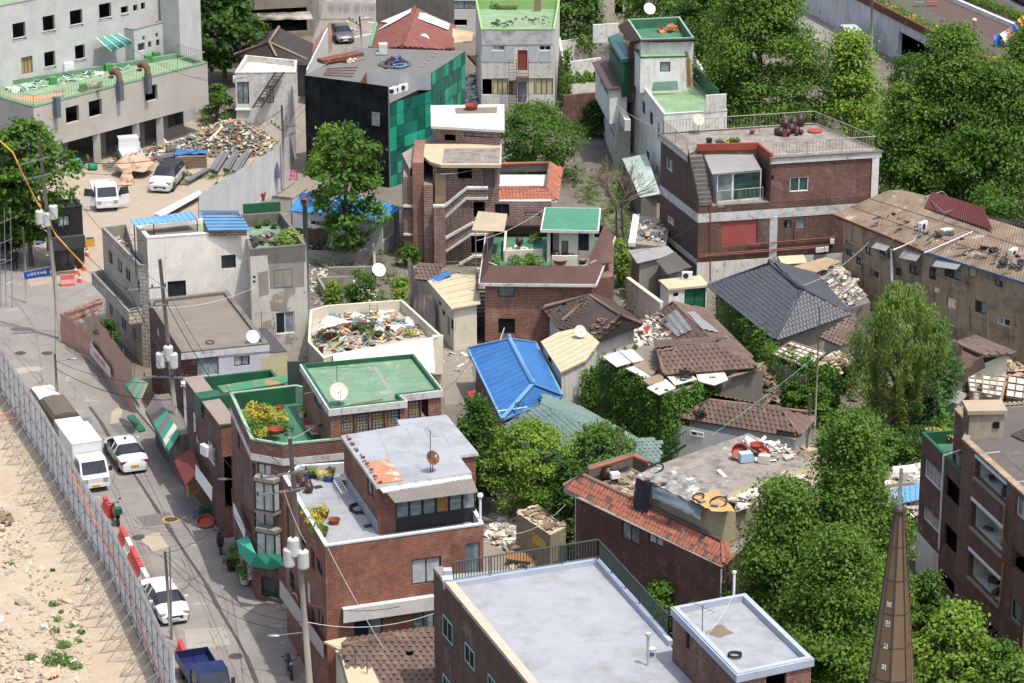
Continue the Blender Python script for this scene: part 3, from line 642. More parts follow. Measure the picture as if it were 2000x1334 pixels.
h.block(None,9.2,0,PLASTER,[(1-1,432,499,461,523,'d'),(0,327,550,364,578,'d1')],roof=GREEN_P,ph=.25,pt=.25,cope=PLASTER,poly=[tFL,tFR,tBR,tBL],emat={3:TILEW})
tA,tB=V2(P(199,444,7.2)),V2(P(271,517,7.2))
h.block(None,7.2,0,TILEW,[(0,211,486,220,519,'d'),(0,229,503,239,537,'d'),(0,245,521,255,553,'d'),(0,213,588,221,620,'a'),(0,237,612,247,650,'a'),(0,258,636,266,670,'a'),(0,268,545,280,580,'d')],roof=ROOF_DIRTY,ph=1.0,pt=.18,cope=CONC,poly=[tA,tB,tFL+(tFL-tBL).normalized()*-.02,tBL,V2(P(250,437,7.2))])
o_=(tB-tA).normalized();nn=Vector((o_.y,-o_.x));nn=nn if nn.x<0 else-nn
h.block(None,4.1,3.3,TILEW,roof=CONCD,ph=.55,pt=.12,cope=CONC,poly=[tA+nn*.9,tB+nn*.9+o_*.3,tB+nn*.01+o_*.3,tA+nn*.01])
M().prism([tA+nn*.9,tB+nn*.9+o_*.3,tB+nn*.01+o_*.3,tA+nn*.01],3.2,3.3).build('balcony_slab',CONC,h.o)
ribbed(h.o,'sheet_roof',P(255,429,10.0),P(372,413,10.0),P(385,429,9.75),P(262,440,9.75),.38,.05,BLUE_S)
ribbed(h.o,'sheet_roof',P(389,412,10.6),P(389,412,10.6).lerp(P(407,450,9.45),.999),P(490,449,9.45),P(466,412,10.6),.22,.04,BLUE_S)
pb=[V2(P(407,450,9.45)),V2(P(488,449,9.45)),V2(P(466,412,10.6)),V2(P(389,412,10.6))];zz=[9.42,9.42,10.55,10.55];m=M()
for i in range(4):
 j=(i+1)%4;q=inset(pb,.12);m.face([(*q[i],9.0),(*q[j],9.0),(*q[j],zz[j]),(*q[i],zz[i])])
m.build('roof_hut_wall',BRK_BRN,h.o)
for x,y in((262,440),(385,429),(300,437)):p=P(x,y,9.75);M().bar((p.x,p.y,6.2),p,.07,.07).build('roof_post',FR_D,h.o)
heap('roof_debris',None,[(205,450),(260,450),(275,500),(250,500)],.25,J_PALE,n=160,z=6.2,s=(.08,.45),seed=31,parent=h.o)
M().face([tFL.to_3d()+Vector((0,0,8.96)),tBL.to_3d()+Vector((0,0,8.96)),(tBL.lerp(tBR,.62)).to_3d()+Vector((0,0,8.96)),(tFL.lerp(tFR,.45)).to_3d()+Vector((0,0,8.96))]).build('bare_roof_patch',ROOF_BRN,h.o)
h=House('concrete_building','narrow stained concrete building with peeling paint, one gaping window and a weedy roof',P(545,710))
PEEL=mat('peeling_stucco','#c3bfb2',stain=.55,scol='#857d70',ssc=.8,thr=.5,patch='#8f877a',pthr=.56,psc=.45,streak=.4,bump=.2)
h.block([(488,488),(598,478),(550,414),(466,420)],8.6,0,PEEL,[(0,535,526,571,557,((FR_A,2,GLASSL,.05))),(0,538,611,576,650,'w'),(0,494,539,499,544,'h'),(0,494,548,499,553,'h')],roof=GREEN_R,ph=.85,pt=.2,cope=CONCD,emat={1:PEEL})
pf=h.poly;e=(pf[1]-pf[0]).normalized();nr=Vector((e.y,-e.x));nr=nr if nr.y<0 else-nr
def onface(pf0,pf1,x,y,out=.03):
 u,z=PV(x,y,pf0,pf1);p=pf0+(pf1-pf0).normalized()*u;n=Vector(((pf1-pf0).y,-(pf1-pf0).x)).normalized();n=n if n.y<0 else-n;p=p+n*out;return Vector((p.x,p.y,z))
def patchface(h,pf0,pf1,quad,mt,name='render_patch',out=.02):return M().face([onface(pf0,pf1,x,y,out)for x,y in quad]).build(name,mt,h.o)
patchface(h,pf[0],pf[1],[(525,515),(594,512),(594,559),(528,563)],CONC);patchface(h,pf[0],pf[1],[(504,533),(523,528),(525,573),(507,578)],CONC);patchface(h,pf[0],pf[1],[(487,487),(597,478),(597,511),(524,515),(522,497),(488,500)],CONCD)
patchface(h,pf[0],pf[1],[(528,590),(560,590),(560,608),(530,606)],CONC)
window(h.o,pf[0],e,nr,*sorted((PV(535,526,pf[0],pf[1])[0],PV(571,526,pf[0],pf[1])[0])),PV(571,558,pf[0],pf[1])[1],PV(535,526,pf[0],pf[1])[1],(FR_A,2,GLASSL,.04),-.04)
gw=xy([(475,418),(548,413),(551,416),(600,470)],8.6)
m=M();m.bar((*gw[0],8.55),(*gw[1],8.55),.12,1.5);m.build('green_screen_wall',GREEN_D,h.o)
DUCT=mat('grey_duct','#6b7780',rough=.5,metal=.4,stain=.35,scol='#7a5240')
p=P(597,470,7.6);M().tube([(p.x,p.y,0),(p.x,p.y,10.2)],.17,10).build('duct',DUCT,h.o,smooth=True)
M().tube([(p.x,p.y,10.2),(p.x-.02,p.y-.1,10.5),(p.x-.05,p.y-.3,10.62),(p.x-.05,p.y-.5,10.5)],.22,10).build('duct_cowl',RUST,h.o,smooth=True)
plant('roof_weed','tall wild grass growing on the concrete building roof',P(565,475,7.9),1.0,1.1,LF_WIL,n=700,leaf=.12,seed=33)
heap('roof_clutter','broken planters and sticks on the concrete building roof',[(487,470),(530,455),(540,478),(492,484)],.35,J_DARK,n=90,z=7.8,seed=34,s=(.1,.6))
for i,(x,y)in enumerate(((505,445),(520,440),(535,446))):pot(x,y,7.75,.22,.22,POT_D,LF_MID,label='dark planter with green shrubs on the weedy concrete roof',group='planters on the concrete roof',seed=i+3)
h=House('flat_roof_house','two storey brick house with flat brown stained concrete roof and white fascia',P(400,780))
h.block([(290,586),(355,688),(524,671),(444,568)],6.2,0,BRK_DEEP,[(1,386,697,428,731,'a'),(1,457,697,488,713,'d'),(0,305,636,311,660,'w1')],roof=ROOF_BRN,ph=.16,pt=.3,cope=CONCD,emat={1:mat('lilac_grey_paint','#b9b9c4',stain=.25)})
pf=h.poly;q=inset(pf,-.06);m=M();m.face([(*q[1],5.72),(*q[2],5.72),(*q[2],6.15),(*q[1],6.15)]);m.build('fascia',COPE,h.o)
patchface(h,pf[1],pf[2],[(353,700),(386,697),(386,737),(353,737)],brick('vent_brick','#6b4034','#4d2b24','#241512',bw=.2,bh=.2,mort=.05),'vent_brick_panel',.05)
M().face([onface(pf[1],pf[2],x,y,.9)for x,y in((504,690),(528,686),(528,724),(504,727))]).build('yellow_panel',mat('yellowed_panel','#b9b083',stain=.3,scol='#8f8558'),h.o)
M().face([onface(pf[1],pf[2],x,y,.9)for x,y in((529,686),(555,683),(555,722),(529,724))]).build('yellow_panel',MATS['yellowed_panel'],h.o)
M().slab([P(505,640,5.4),P(520,640,5.4),P(561,686,4.7),P(503,690,4.7)],.06).build('lean_to_roof',mat('dark_sheet','#4a474c'),h.o)
M().slab([P(353,742,4.3),P(560,722,4.3),P(562,730,4.2),P(353,750,4.2)],.2).build('ledge',COPE,h.o)
dish('satellite_dish','white satellite dish with orange stained rim on the flat brown roof',P(494,668,6.1),.42,FR_W,h=.35,az=.4)
antenna('aerial','thin aerial mast on the corner of the brown flat roof',P(512,668,6.1),2.0,.8)
tag(M().tube([P(410+8*math.cos(a/3),668+3.5*math.sin(a/3),6.1)for a in range(40)],.03,4).build('hose_coil',CABLE),'coil of black hose on the brown stained roof','hose')
h=House('green_terrace_house','dark brick street building with vivid green terrace and brown metal coping',P(400,960))
z=7.0
h.block([(362,741),(432,833),(600,806),(530,722)],z,0,brick('purple_brown_brick','#5f3d38','#4e302c','#7d6a62'),[(0,375,800,383,850,'w3'),(0,404,856,420,915,'w'),(0,381,843,388,870,'w1'),(1,437,893,456,990,'h')],roof=GREEN_V,ph=1.0,pt=.15,cope=GREEN_D,emat={1:BRK_RED})
p=h.poly;e=(p[1]-p[0]).normalized();n=Vector((e.y,-e.x));n=n if n.x>0 else-n
M().prism([p[0]-n*.1,p[1]-n*.1,p[1]+n*1.0,p[0]+n*1.0],z+.06,z+.14).build('coping_sheet',mat('brown_grey_sheet','#8a7c72',stain=.2),h.o)
M().box((*p[0].lerp(p[2],.45),z-.3),(5.2,1.1,1.2),math.atan2((p[2]-p[1]).y,(p[2]-p[1]).x)).build('roof_bin_shed',GREEN_D,h.o)
c=P(513,748,z+.35);M().box(c,(5.3,1.2,.06),math.atan2((p[2]-p[1]).y,(p[2]-p[1]).x)).build('shed_roof',mat('rusty_green_sheet','#3f7d58',patch='#9a6a48',pthr=.52,psc=.8),h.o)
M().box(P(408,878,5.0)+Vector((-.2,-.1,0)),(.3,.75,.6),.6).build('air_conditioner',FR_W,h.o)
for i in range(3):tag(M().tube([P(487+i*20,758-i*1.5,6.45),P(493+i*20,763-i*1.5,6.45)],.27,12).build('fan_motor',POT_D),'black round fan motor under the green roof shed','fan','fans under the green shed')
h=House('corner_brick_building','three storey brown brick corner building with chamfered corner, planted green terrace and green roofed penthouse',P(510,1120))
z=9.6
h.block([(449,767),(490,857),(552,868),(684,855),(800,800),(578,752)],z,0,BRK_DRK,[(0,463,838,469,884,'d'),(0,467,893,473,930,'a'),(0,473,925,483,985,'a'),(0,458,990,470,1040,'d'),(1,491,904,500,935,'dc'),(1,502,904,530,946,'dc'),(1,496,998,535,1040,'dc'),(1,510,1125,545,1170,'d1'),(2,560,935,566,990,'d1'),(2,575,1010,590,1060,'d')],roof=GREEN_V,ph=1.05,pt=.16,cope=mat('pale_green_coping','#86a68c',stain=.55,scol='#6b675c',ssc=2))
p=h.poly;h.band(8.35,8.75,COPE,edges=(0,1,2));m=M()
i3=inset(p,.17)
for a,b in((0,1),(1,2),(2,3),(5,0)):m.face([(*i3[a],z-.02),(*i3[b],z-.02),(*i3[b],z-1.04),(*i3[a],z-1.04)])
m.build('parapet_lining',GREEN_D,h.o)
for zb,zt in((5.7,7.4),(2.9,4.4)):
 e=(p[2]-p[1]);e.normalize();n=Vector((e.y,-e.x));n=n if n.y<0 else-n;a=p[1]+e*.3;b=p[1]+e*1.75;q=[a,a+n*.55+e*.12,b+n*.55-e*.12,b]
 M().prism(q,zt,zt+.22).build('bay_canopy',CONC,h.o);M().prism(q,zb-.2,zb).build('bay_sill',CONC,h.o)
 for u0,u1 in((0,1),(1,2),(2,3)):
  ee=(q[u1]-q[u0]);l=ee.length;ee.normalize();nn=Vector((ee.y,-ee.x));nn=nn if(nn.dot(n)>0)else-nn
  window(h.o,q[u0],ee,nn,.02,l-.02,zb,zt,'dc' if u0==1 else(FR_D,1,GLASSC,.05),.04,'bay_window')
zr=z-1.05
pp=xy([(590,712),(645,798),(790,782),(777,771),(861,761),(807,692)],zr+2.85)
PATG=None
k=NT('patterned_glass');uv=k.n('ShaderNodeTexCoord').outputs['UV'];vo=k.n('ShaderNodeTexVoronoi',feature='F1',i_Scale=5.5);vo.inputs['Randomness'].default_value=.12;k.l(uv,vo.inputs['Vector'])
o=k.mix(k.ramp(vo.outputs['Distance'],.25,.42),lin('#8f9895'),lin('#3e474c'));pos=k.n('ShaderNodeNewGeometry').outputs['Position'];o=k.mix(k.ramp(k.noise(pos,1.1,5,.7),.48,.58,0,.8),o,lin('#8a6a35'));k.l(o,k.b.inputs['Base Color']);k.b.inputs['Roughness'].default_value=.3;PATG=k.m
h.block(None,zr+2.85,zr,BRK_MID,[(1,666,811,693,846,(FR_D,1,PATG,.05)),(1,695,808,721,846,(FR_D,1,PATG,.05)),(1,724,805,752,842,(FR_D,1,PATG,.05)),(1,755,800,782,840,(FR_D,1,PATG,.05)),(3,797,783,822,818,(FR_D,1,PATG,.05)),(3,823,781,837,818,'h'),(0,614,765,625,800,'d1')],roof=GREEN_R,over=.0,ph=.22,pt=.12,cope=GREEN_D,poly=pp,dep=.12)
q=inset(pp,-.12);m=M()
for i in range(6):j=(i+1)%6;m.face([(*q[i],zr+2.45),(*q[j],zr+2.45),(*q[j],zr+2.84),(*q[i],zr+2.84)]);m.face([(*q[i],zr+2.45),(*q[j],zr+2.45),(*pp[j],zr+2.45),(*pp[i],zr+2.45)]);m.face([(*q[i],zr+2.84),(*q[j],zr+2.84),(*pp[j],zr+2.84),(*pp[i],zr+2.84)])
m.build('eave',COPE,h.o)
M().box(P(600,745,zr+.8)+Vector((-.6,-.3,.3)),(1.0,.08,2.1),.1).build('terrace_door',mat('smoked_panel','#3c4a48',rough=.3),h.o)
M().face([P(730,718,zr+2.64),P(734,716,zr+2.64),P(769,770,zr+2.64),P(763,770,zr+2.64)]).build('roof_crack_fill',mat('grey_filler','#8d8a84'),h.o)
dish('satellite_dish','cream satellite dish on the mid green penthouse roof',P(662,790,zr+2.65),.5,CREAM,h=.75,az=.35)
antenna('aerial','rusty cross shaped aerial on the green penthouse roof',P(659,778,zr+2.65),1.9,1.9,0.1,n=3)
tag(M().bar(P(685,790,zr+2.72),P(748,779,zr+2.72),.06,.05).build('old_timber',WOOD),'thin weathered timber lying on the green penthouse roof','timber')
for i,(x,y,r,n,hh)in enumerate([(487,822,.6,350,.9),(500,840,.6,350,.8),(518,815,.7,420,.9),(540,820,.7,400,.8),(535,838,.6,350,.6),(512,850,.5,250,.6),(495,805,.5,250,.7),(550,836,.4,200,.5)]):
 plant('terrace_plant','yellow flowering weed clump growing out of terrace planters',P(x,y,zr+.15),r,hh,[LF_YEL,LF_MID][i%3==1],n=n,leaf=.075,seed=i+60,group='overgrown terrace planters')
for i,(x,y)in enumerate(((503,808),(516,809),(547,803))):basin(x,y,zr+.35,.27,.28,POT_R,'red plastic basin among the terrace weeds','red basins on the green terrace')
basin(609,832,zr,.5,.3,POT_T,'big terracotta basin holding another basin on the terrace');basin(538,845,zr+.4,.4,.25,POT_R,'red basin on a planter box at the terrace corner')
pot(589,815,zr,.2,.45,POT_W,LF_YEL,label='white pot with yellow flowers on the green terrace',seed=5);pot(600,812,zr,.25,.3,POT_T,LF_MID,label='clay planter with dark shrub on the green terrace',seed=6,gh=.5);pot(566,850,zr,.2,.4,POT_W,LF_DRK,label='white pot at the terrace parapet',seed=7)
tag(M().box(P(610,840,zr+.3),(.5,1.5,.06),.35).build('wooden_bench',WOOD),'weathered wooden bench plank on the green terrace','bench')
o=thing('old_window_frame','old dark glazed sash leaning on the terrace wall','window sash',P(635,850,zr));M().bar(P(625,835,zr+.1),P(622,830,zr+1.1),.05,.05).build('stile',FR_D,o);M().bar(P(642,845,zr+.1),P(640,828,zr+1.2),.05,.05).build('stile',FR_D,o);M().bar(P(622,830,zr+1.1),P(640,828,zr+1.2),.05,.05).build('rail',FR_D,o);M().face([P(625,835,zr+.1),P(642,845,zr+.1),P(640,828,zr+1.15),P(622,830,zr+1.08)]).build('pane',GLASSL,o)
heap('dry_twigs','bundle of dry twigs piled beside the penthouse door',[(618,848),(640,850),(636,862),(615,858)],.5,DRY,n=120,s=(.1,.8),z=zr,seed=71,flat=.06)
h=House('red_brick_building','three storey orange red brick building with pale grey painted terrace and brick penthouse',P(760,1390))
z=9.3
h.block([(553,930),(635,1066),(944,1023),(870,890),(582,909)],z,0,BRK_RED,[(1,804,1094,862,1135,(FR_D,2,GLASSC,.06)),(1,909,1062,937,1126,(FR_A,1,GLASSL,.05),'door'),(1,691,1210,748,1240,(FR_D,2,GLASS,.06)),(1,806,1195,850,1225,'d'),(0,559,985,566,1060,'d1'),(0,588,1040,597,1075,'d'),(0,607,1068,615,1120,'h'),(0,618,1086,631,1132,'d'),(0,598,1130,606,1185,'wc'),(0,608,1185,615,1230,'h'),(0,620,1185,632,1235,'d'),(0,565,1110,575,1160,'d')],roof=ROOF_GREY,ph=.55,pt=.18,cope=mat('white_grey_coping','#c4c8cd',stain=.3))
p=h.poly;zr=z-.55
e=(p[2]-p[1]).normalized();m=M()
m.face([onface(p[1],p[2],x,y,.35)for x,y in((667,1186),(846,1160),(846,1186),(667,1212))]);m.face([onface(p[1],p[2],667,1186,.35),onface(p[1],p[2],846,1160,.35),onface(p[1],p[2],846,1160,0),onface(p[1],p[2],667,1186,0)])
m.build('shop_fascia',GREYW,h.o)
pp=xy([(671,852),(738,948),(916,922),(891,889),(929,884),(869,812),(780,821),(786,832)],zr+2.75)
h.block(None,zr+2.75,zr,BRK_RED,[(0,716,925,724,972,(FR_D,1,GLASSC,.05)),(0,725,940,732,978,(FR_D,1,GLASSC,.05))],roof=ROOF_GREY,over=.12,ot=.14,poly=pp,fascia=COPE)
e=(pp[1]-pp[0]).normalized();n=Vector((e.y,-e.x));n=n if n.x<0 else-n
M().face([(*(pp[0]+n*.03),zr+.01),(*(pp[1]+n*.03),zr+.01),(*(pp[1]+n*.03),zr+.75),(*(pp[0]+n*.03),zr+.75)]).build('plaster_skirt',ROOF_GREY,h.o)
zt=zr+2.77
M().face([P(714,903,zt+.01),P(758,896,zt+.01),P(788,938,zt+.01),P(737,946,zt+.01)]).build('rusty_sheet',mat('rust_stained_sheet','#b07a55',stain=.6,scol='#7d4630',ssc=1.6,patch='#c9b09a',pthr=.56,psc=1.4),h.o)
for i in range(16):
 a,b=P(672,850,zt+.05),P(737,946,zt+.05);q=a.lerp(b,(i+.5*random.random())/16)+Vector((.12+random.random()*.1,0,0));tag(M().box(q,(.2,.1,.1),random.uniform(0,1.6)).build('loose_brick',RUST if i%2 else CONC),'loose brick weighing down the penthouse roof edge','brick','bricks along the penthouse roof edge')
SEAM=mat('roof_seam','#adb0b5')
for a,b in(((737,838),(762,893)),((737,838),(730,842)),((795,836),(812,870)),((860,840),(880,870))):M().bar(P(*a,zt+.004),P(*b,zt+.004),.025,.01).build('roof_seam',SEAM,h.o)
zs=zr+2.25;a,b=P(751,958,zs+.28),P(921,930,zs+.28);c,d=P(934,962,zs-.12),P(772,983,zs-.12)
corrug(a,b,c,d,.19,.05).build('corrugated_roof',mat('grey_corrugated','#7a746c',stain=.4,scol='#59524a',rough=.6),h.o)
M().slab([P(737,948,zs+.45),P(918,922,zs+.45),P(922,933,zs+.3),P(748,961,zs+.3)],.08).build('roof_edge',COPE,h.o)
g0,g1=V2(P(774,1040,zr)),V2(P(929,1018,zr));e=(g1-g0).normalized();n=Vector((e.y,-e.x));n=n if n.y<0 else-n;L_=(g1-g0).length
for i in range(6):
 st=(FR_D,1,mat('peeling_film','#a0772f',stain=.5,scol='#d8c08a',ssc=4),.05)if i==3 else(FR_D,1,GLASSL,.05);window(h.o,g0,e,n,L_*i/6+.01,L_*(i+1)/6-.01,zr+.75,zs-.12,st,.03,'sunroom_window')
M().face([(*g0,zr),(*g1,zr),(*g1,zr+.75),(*g0,zr+.75)]).build('sunroom_base',FR_D,h.o);g2=V2(P(752,985,zr));M().face([(*g0,zr),(*g2,zr),(*g2,zs),(*g0,zs)]).build('sunroom_side',plain('dark_green_side','#1f2a2c'),h.o)
e=(g0-g2).normalized();n=Vector((e.y,-e.x));n=n if n.x<0 else-n;window(h.o,g2+n*.02,e,n,.1,(g0-g2).length-.1,zr+.9,zs-.2,(FR_D,2,GLASSL,.05),.02)
q=P(938,1015,z);tag(M().tube([(q.x,q.y,0),(q.x,q.y,z+1.2)],.07,8).lathe((q.x,q.y,z+1.2),[(.07,0),(.14,.05),(.17,.15),(.12,.26),(.02,.3)],10).build('vent_pipe',FR_W),'tall white vent pipe with round cap at the red brick building corner','pipe')
antenna('aerial','tall rusty rooftop aerial with two arms on the pale penthouse roof',P(841,922,zt),2.3,1.3,1.9,n=7);dish('satellite_dish','rusty orange satellite dish on the pale penthouse roof',P(845,921,zt),.38,RUST,h=.75,az=.7)
for i,(x,y,mt,gm,hh,gr,n)in enumerate([(585,937,POT_T,LF_MID,.3,.25,60),(598,934,POT_U,LF_YEL,.25,.3,60),(611,933,POT_D,LF_WIL,.6,.3,120),(629,935,POT_W,LF_YEL,.25,.45,130),(646,928,POT_T,LF_DRK,.2,.25,60),(643,940,POT_U,LF_YEL,.25,.25,80),(578,950,POT_B,None,0,0,0)]):
 pot(x,y,zr,.26,.38,mt,gm,label=['clay pot with low greenery against the terrace back wall','blue pot with yellow flowers against the terrace back wall','black pot with tall stems against the terrace back wall','white trough of yellow flowers against the terrace back wall','clay pot with dark shrub beside the penthouse','blue pot with yellow flowers beside the drying rack','empty brown pot by the terrace jars'][i],seed=i+80,gh=hh,gr=gr,n=n)
for i,(x,y,r,hh)in enumerate(((591,952,.3,.6),(580,958,.25,.4),(601,950,.22,.4),(603,962,.27,.55))):jar(x,y,zr,r,hh,label='brown jar grouped at the pale terrace corner',group='jars on the pale terrace')
for i,(x,y,r,hh,n)in enumerate([(608,1003,.55,.45,260),(620,1000,.4,.3,160),(614,1020,.5,.45,260),(622,1037,.5,.5,260),(630,1003,.3,.7,150)]):plant('planter_shrub','yellow green shrub overflowing the terrace planter',P(x,y,zr+.3),r,hh,LF_YEL if i%2==0 else LF_MID,n=n,leaf=.06,seed=i+90,group='terrace planter shrubs')
for x,y in((627,1045),(629,1010)):basin(x,y,zr,.38,.4,POT_T,'terracotta planter tub on the pale terrace','terracotta tubs')
basin(653,1022,zr,.3,.25,POT_T,'small clay bowl alone on the pale terrace')
tag(M().tube([P(700+16*math.cos(a*.9)*(1+.2*math.sin(a*.31)),990+9*math.sin(a*.9)+a*.15,zr+.03)for a in range(44)],.03,4).build('hose',CABLE),'tangled black hose on the pale terrace floor','hose')
for x,y in((719,1027),(735,1024),(621,951)):tag(M().box(P(x,y,zr+.02),(.45,.35,.03),.5).build('rubber_mat',POT_D),'small black rubber mat on the pale terrace','mat','mats on the terrace')
o=thing('folding_rack','white metal drying rack leaning by the penthouse wall','rack',P(668,945,zr))
for i in range(7):M().tube([P(652+i*2.4,938+i*4.2,zr+.35+.02*i),P(664+i*2.4,935+i*4.2,zr+.35)],.015,4).build('rung',FR_W,o)
for a,b in(((652,938),(667,963)),((664,935),(679,960))):M().tube([P(*a,zr+.35),P(*b,zr+.4)],.02,4).build('side_rail',FR_W,o)
M().slab([P(688,955,zr+.1),P(697,968,zr+.1),P(702,935,zr+1.2),P(695,925,zr+1.2)],.04).build('leaning_board',plain('dark_board','#33373c'));tag(bpy.data.objects['leaning_board'],'dark board leaning against the penthouse wall','board')
jar(677,948,zr,.28,.55,POT_T,'clay pot with a white cloth cover by the penthouse wall')
basin(675,935,zr+.55,.3,.2,POT_W,'white cloth covered bowl on the clay pot')
TILE_RED=mat('red_clay_tile','#a3634c',stain=.45,scol='#6b4034',ssc=2,isl=.6,var=.3,patch='#b98a78',pthr=.62,psc=3);TILE_BRN=mat('brown_cement_tile','#6d5a4f',stain=.4,scol='#44362f',ssc=2,isl=.7,var=.35);TILE_DRK=mat('dark_slate_tile','#44474d',rough=.5,isl=.35,var=.15,spec=.4);TILE_TEAL=mat('teal_tile','#677d77',isl=.5,var=.25,stain=.2,scol='#4f6a64');TILE_BLK=mat('black_brown_tile','#4a4039',isl=.7,var=.35,stain=.4,scol='#2c2622',ssc=2)
RIDGE_B=mat('brown_ridge_tile','#7d6152',stain=.5,scol='#4c3b32',ssc=5);RIDGE_D=plain('dark_ridge_tile','#3a3c41');RIDGE_T=mat('teal_ridge','#5b7c74')
MAN_BRN=mat('brown_shingle','#5e463d',stain=.4,scol='#46332d',ssc=1.5,var=.2)
h=House('railed_roof_building','dark brown brick building with wide pale grey painted roof, dark railing and cream coping',P(1100,1500))
z=10.0;pl=xy([(847,1124),(1168,1099),(1395,1360),(1065,1390)],z)
RB=brick('dark_brown_brick','#5a3f37','#48312b','#6f5d54',bh=.07)
h.block(None,z,0,RB,[(0,0,0,0,0,'uv','h')],roof=ROOF_GREY,ph=.0,poly=pl)
L0=pl[0];e=(pl[3]-pl[0]).normalized();n=Vector((e.y,-e.x));n=n if n.x<0 else-n;bpy.data.objects.remove(h.o.children[0])if False else None
MINT=plain('mint_window_frame','#8fb0a8')
for x0,y0,x1,y1 in((864,1196,885,1262),(907,1250,928,1312),(952,1312,968,1380),(864,1312,880,1370)):
 u0,zt=PV(x0,y0,pl[0],pl[3]);u1,zb=PV(x1,y1,pl[0],pl[3]);u0,u1=sorted((u0,u1));q=lambda u,zz,o:Vector((L0.x+e.x*u+n.x*o,L0.y+e.y*u+n.y*o,zz))
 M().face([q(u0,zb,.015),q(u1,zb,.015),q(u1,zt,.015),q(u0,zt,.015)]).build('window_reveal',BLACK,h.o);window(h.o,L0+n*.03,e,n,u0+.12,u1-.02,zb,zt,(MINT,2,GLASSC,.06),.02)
q0,q1=pl[0],pl[3];m=M();st=(q1-q0).length
for i in range(14):
 a,b=q0.lerp(q1,i/14+.0006),q0.lerp(q1,(i+1)/14-.0006);M().prism([a+n*.03,b+n*.03,b-n*.42,a-n*.42],z+.25,z+.45).build('coping_stone',mat('cream_stone','#c6ab97',stain=.3,scol='#9a8270',ssc=2)if i else CONC,h.o)
M().prism([q0+n*.0,q1+n*.0,q1-n*.4,q0-n*.4],z,z+.25).build('parapet',RB,h.o)
KB=mat('pale_blue_grey_kerb','#a7afbc',stain=.45,scol='#a07a48',ssc=3,thr=.6)
a,b,c=P(886,1146,z),P(1168,1101,z),P(1392,1360,z);kz=Vector((0,0,.14))
M().bar(a+kz,b+kz,.22,.28).build('kerb',KB,h.o);M().bar(b+kz,P(1310,1262,z)+kz,.22,.28).build('kerb',KB,h.o)
RAILD=mat('dark_green_grey_rail','#3b4a48',rough=.5,stain=.2,scol='#6a5a48');k2=Vector((0,0,.28))
railing(h.o,[a+k2,b+k2,P(1306,1252,z)+k2,P(1328,1248,z)+k2],1.02,RAILD,gap=.15,r=.022,rail=.035,post=1.7)
M().box(P(874,1130,z+.5),(.42,.42,1.0),.1).box(P(874,1130,z+1.03),(.52,.52,.1),.1).build('rail_pier',KB,h.o)
zp=z+2.7;pp=xy([(1315,1186),(1441,1316),(1585,1285),(1455,1160)],zp)
h.block(None,zp,0,BRK_MID,[(0,1340,1222,1347,1272,'d1'),(1,1497,1310,1535,1360,'h')],roof=ROOF_GREY,ph=.28,pt=.2,cope=mat('blue_grey_coping','#a3abb8',stain=.2),poly=pp,emat={0:BRK_DRK})
h.band(zp-.38,zp-.03,MATS['blue_grey_coping'],proud=.1,name='eave',edges=(0,1,2,3))
M().face([P(1405+24*math.cos(t)*(1+.3*math.sin(3*t)),1233+11*math.sin(t)*(1+.25*math.cos(4*t)),zp-.276)for t in[i*.35 for i in range(18)]]).build('damp_stain',mat('damp_stain','#7a6a58',stain=.5,scol='#5a4a3c'),h.o)
a=P(1435,1283,zp-.27);tag(M().tube([a+Vector((.3*math.cos(t*.5),.3*math.sin(t*.5),.03+t*.004))for t in range(40)],.025,4).build('cable_coil',CABLE),'coil of black cable on the small stair tower roof','cable')
q=P(1433,1168,zp-.28);tag(M().tube([q,q+Vector((0,0,1.25))],.06,8).lathe(q+Vector((0,0,1.25)),[(.06,0),(.1,.02),(.1,.1),(.02,.14)],8).build('vent_pipe',FR_W),'white vent pipe on the stair tower roof edge','pipe')
q=P(1265,1300,z);tag(M().tube([q,q+Vector((0,0,1.55))],.06,8).lathe(q+Vector((0,0,1.5)),[(.14,0),(.14,.14),(.02,.18)],8).build('roof_pipe',mat('rust_topped_pipe','#b0b2b4',stain=.3,scol='#7a5440',ssc=2)),'grey pipe with rusty cap standing on the wide grey roof','pipe')
q=P(1274,1282,z);o=thing('paint_bucket','white plastic paint bucket standing beside the roof pipe','bucket',q);M().lathe(q,[(.15,0),(.18,.42),(.19,.42),(.17,.40)],14).build('tub',POT_W,o,smooth=False);M().box(q+Vector((-.02,-.17,.18)),(.2,.03,.16)).build('print',POT_U,o)
antenna('aerial','tall aerial leaning over the stair tower edge',P(1370,1300,z+.8),3.0,1.5,2.3,n=6)
cable(P(1433,1160,zp+.9),P(1380,1240,zp+.4),.2,.012,CABLEW,'pale guy wire from the stair tower vent pipe',None)
tag(M().tube([P(886,1150,z+.02),P(905,1190,z+.5),P(930,1225,z+.48),P(975,1280,z+.48),P(1030,1345,z+.48)],.02,4).build('roof_cable',CABLE),'black cable running along the cream coping','cable')
h=House('tile_roof_shop','low shop with brown wavy tile roof and cream sheet canopy',P(720,1400));zz=3.4
a,b,c,d=P(668,1262,zz+1.2),P(855,1238,zz+1.2),P(870,1420,zz-.6),P(700,1420,zz-.6);rf=M().slab([d,c,b,a],.12).build('roof',TILE_BRN,h.o)
tiles(rf,[[d,c,b,a]],.36,.33,TILE_BRN,cap=300,arch=.07,stag=True,seed=3);ridge(rf,[a+Vector((0,0,.08)),b+Vector((0,0,.08))],.14,RIDGE_B)
e1,f1=P(680,1250,zz+.9),P(855,1225,zz+.9);r2=M().slab([a,b,f1,e1],.1).build('roof',TILE_BRN,h.o);tiles(r2,[[e1,f1,b,a]],.36,.33,TILE_BRN,cap=100,arch=.07,seed=8)
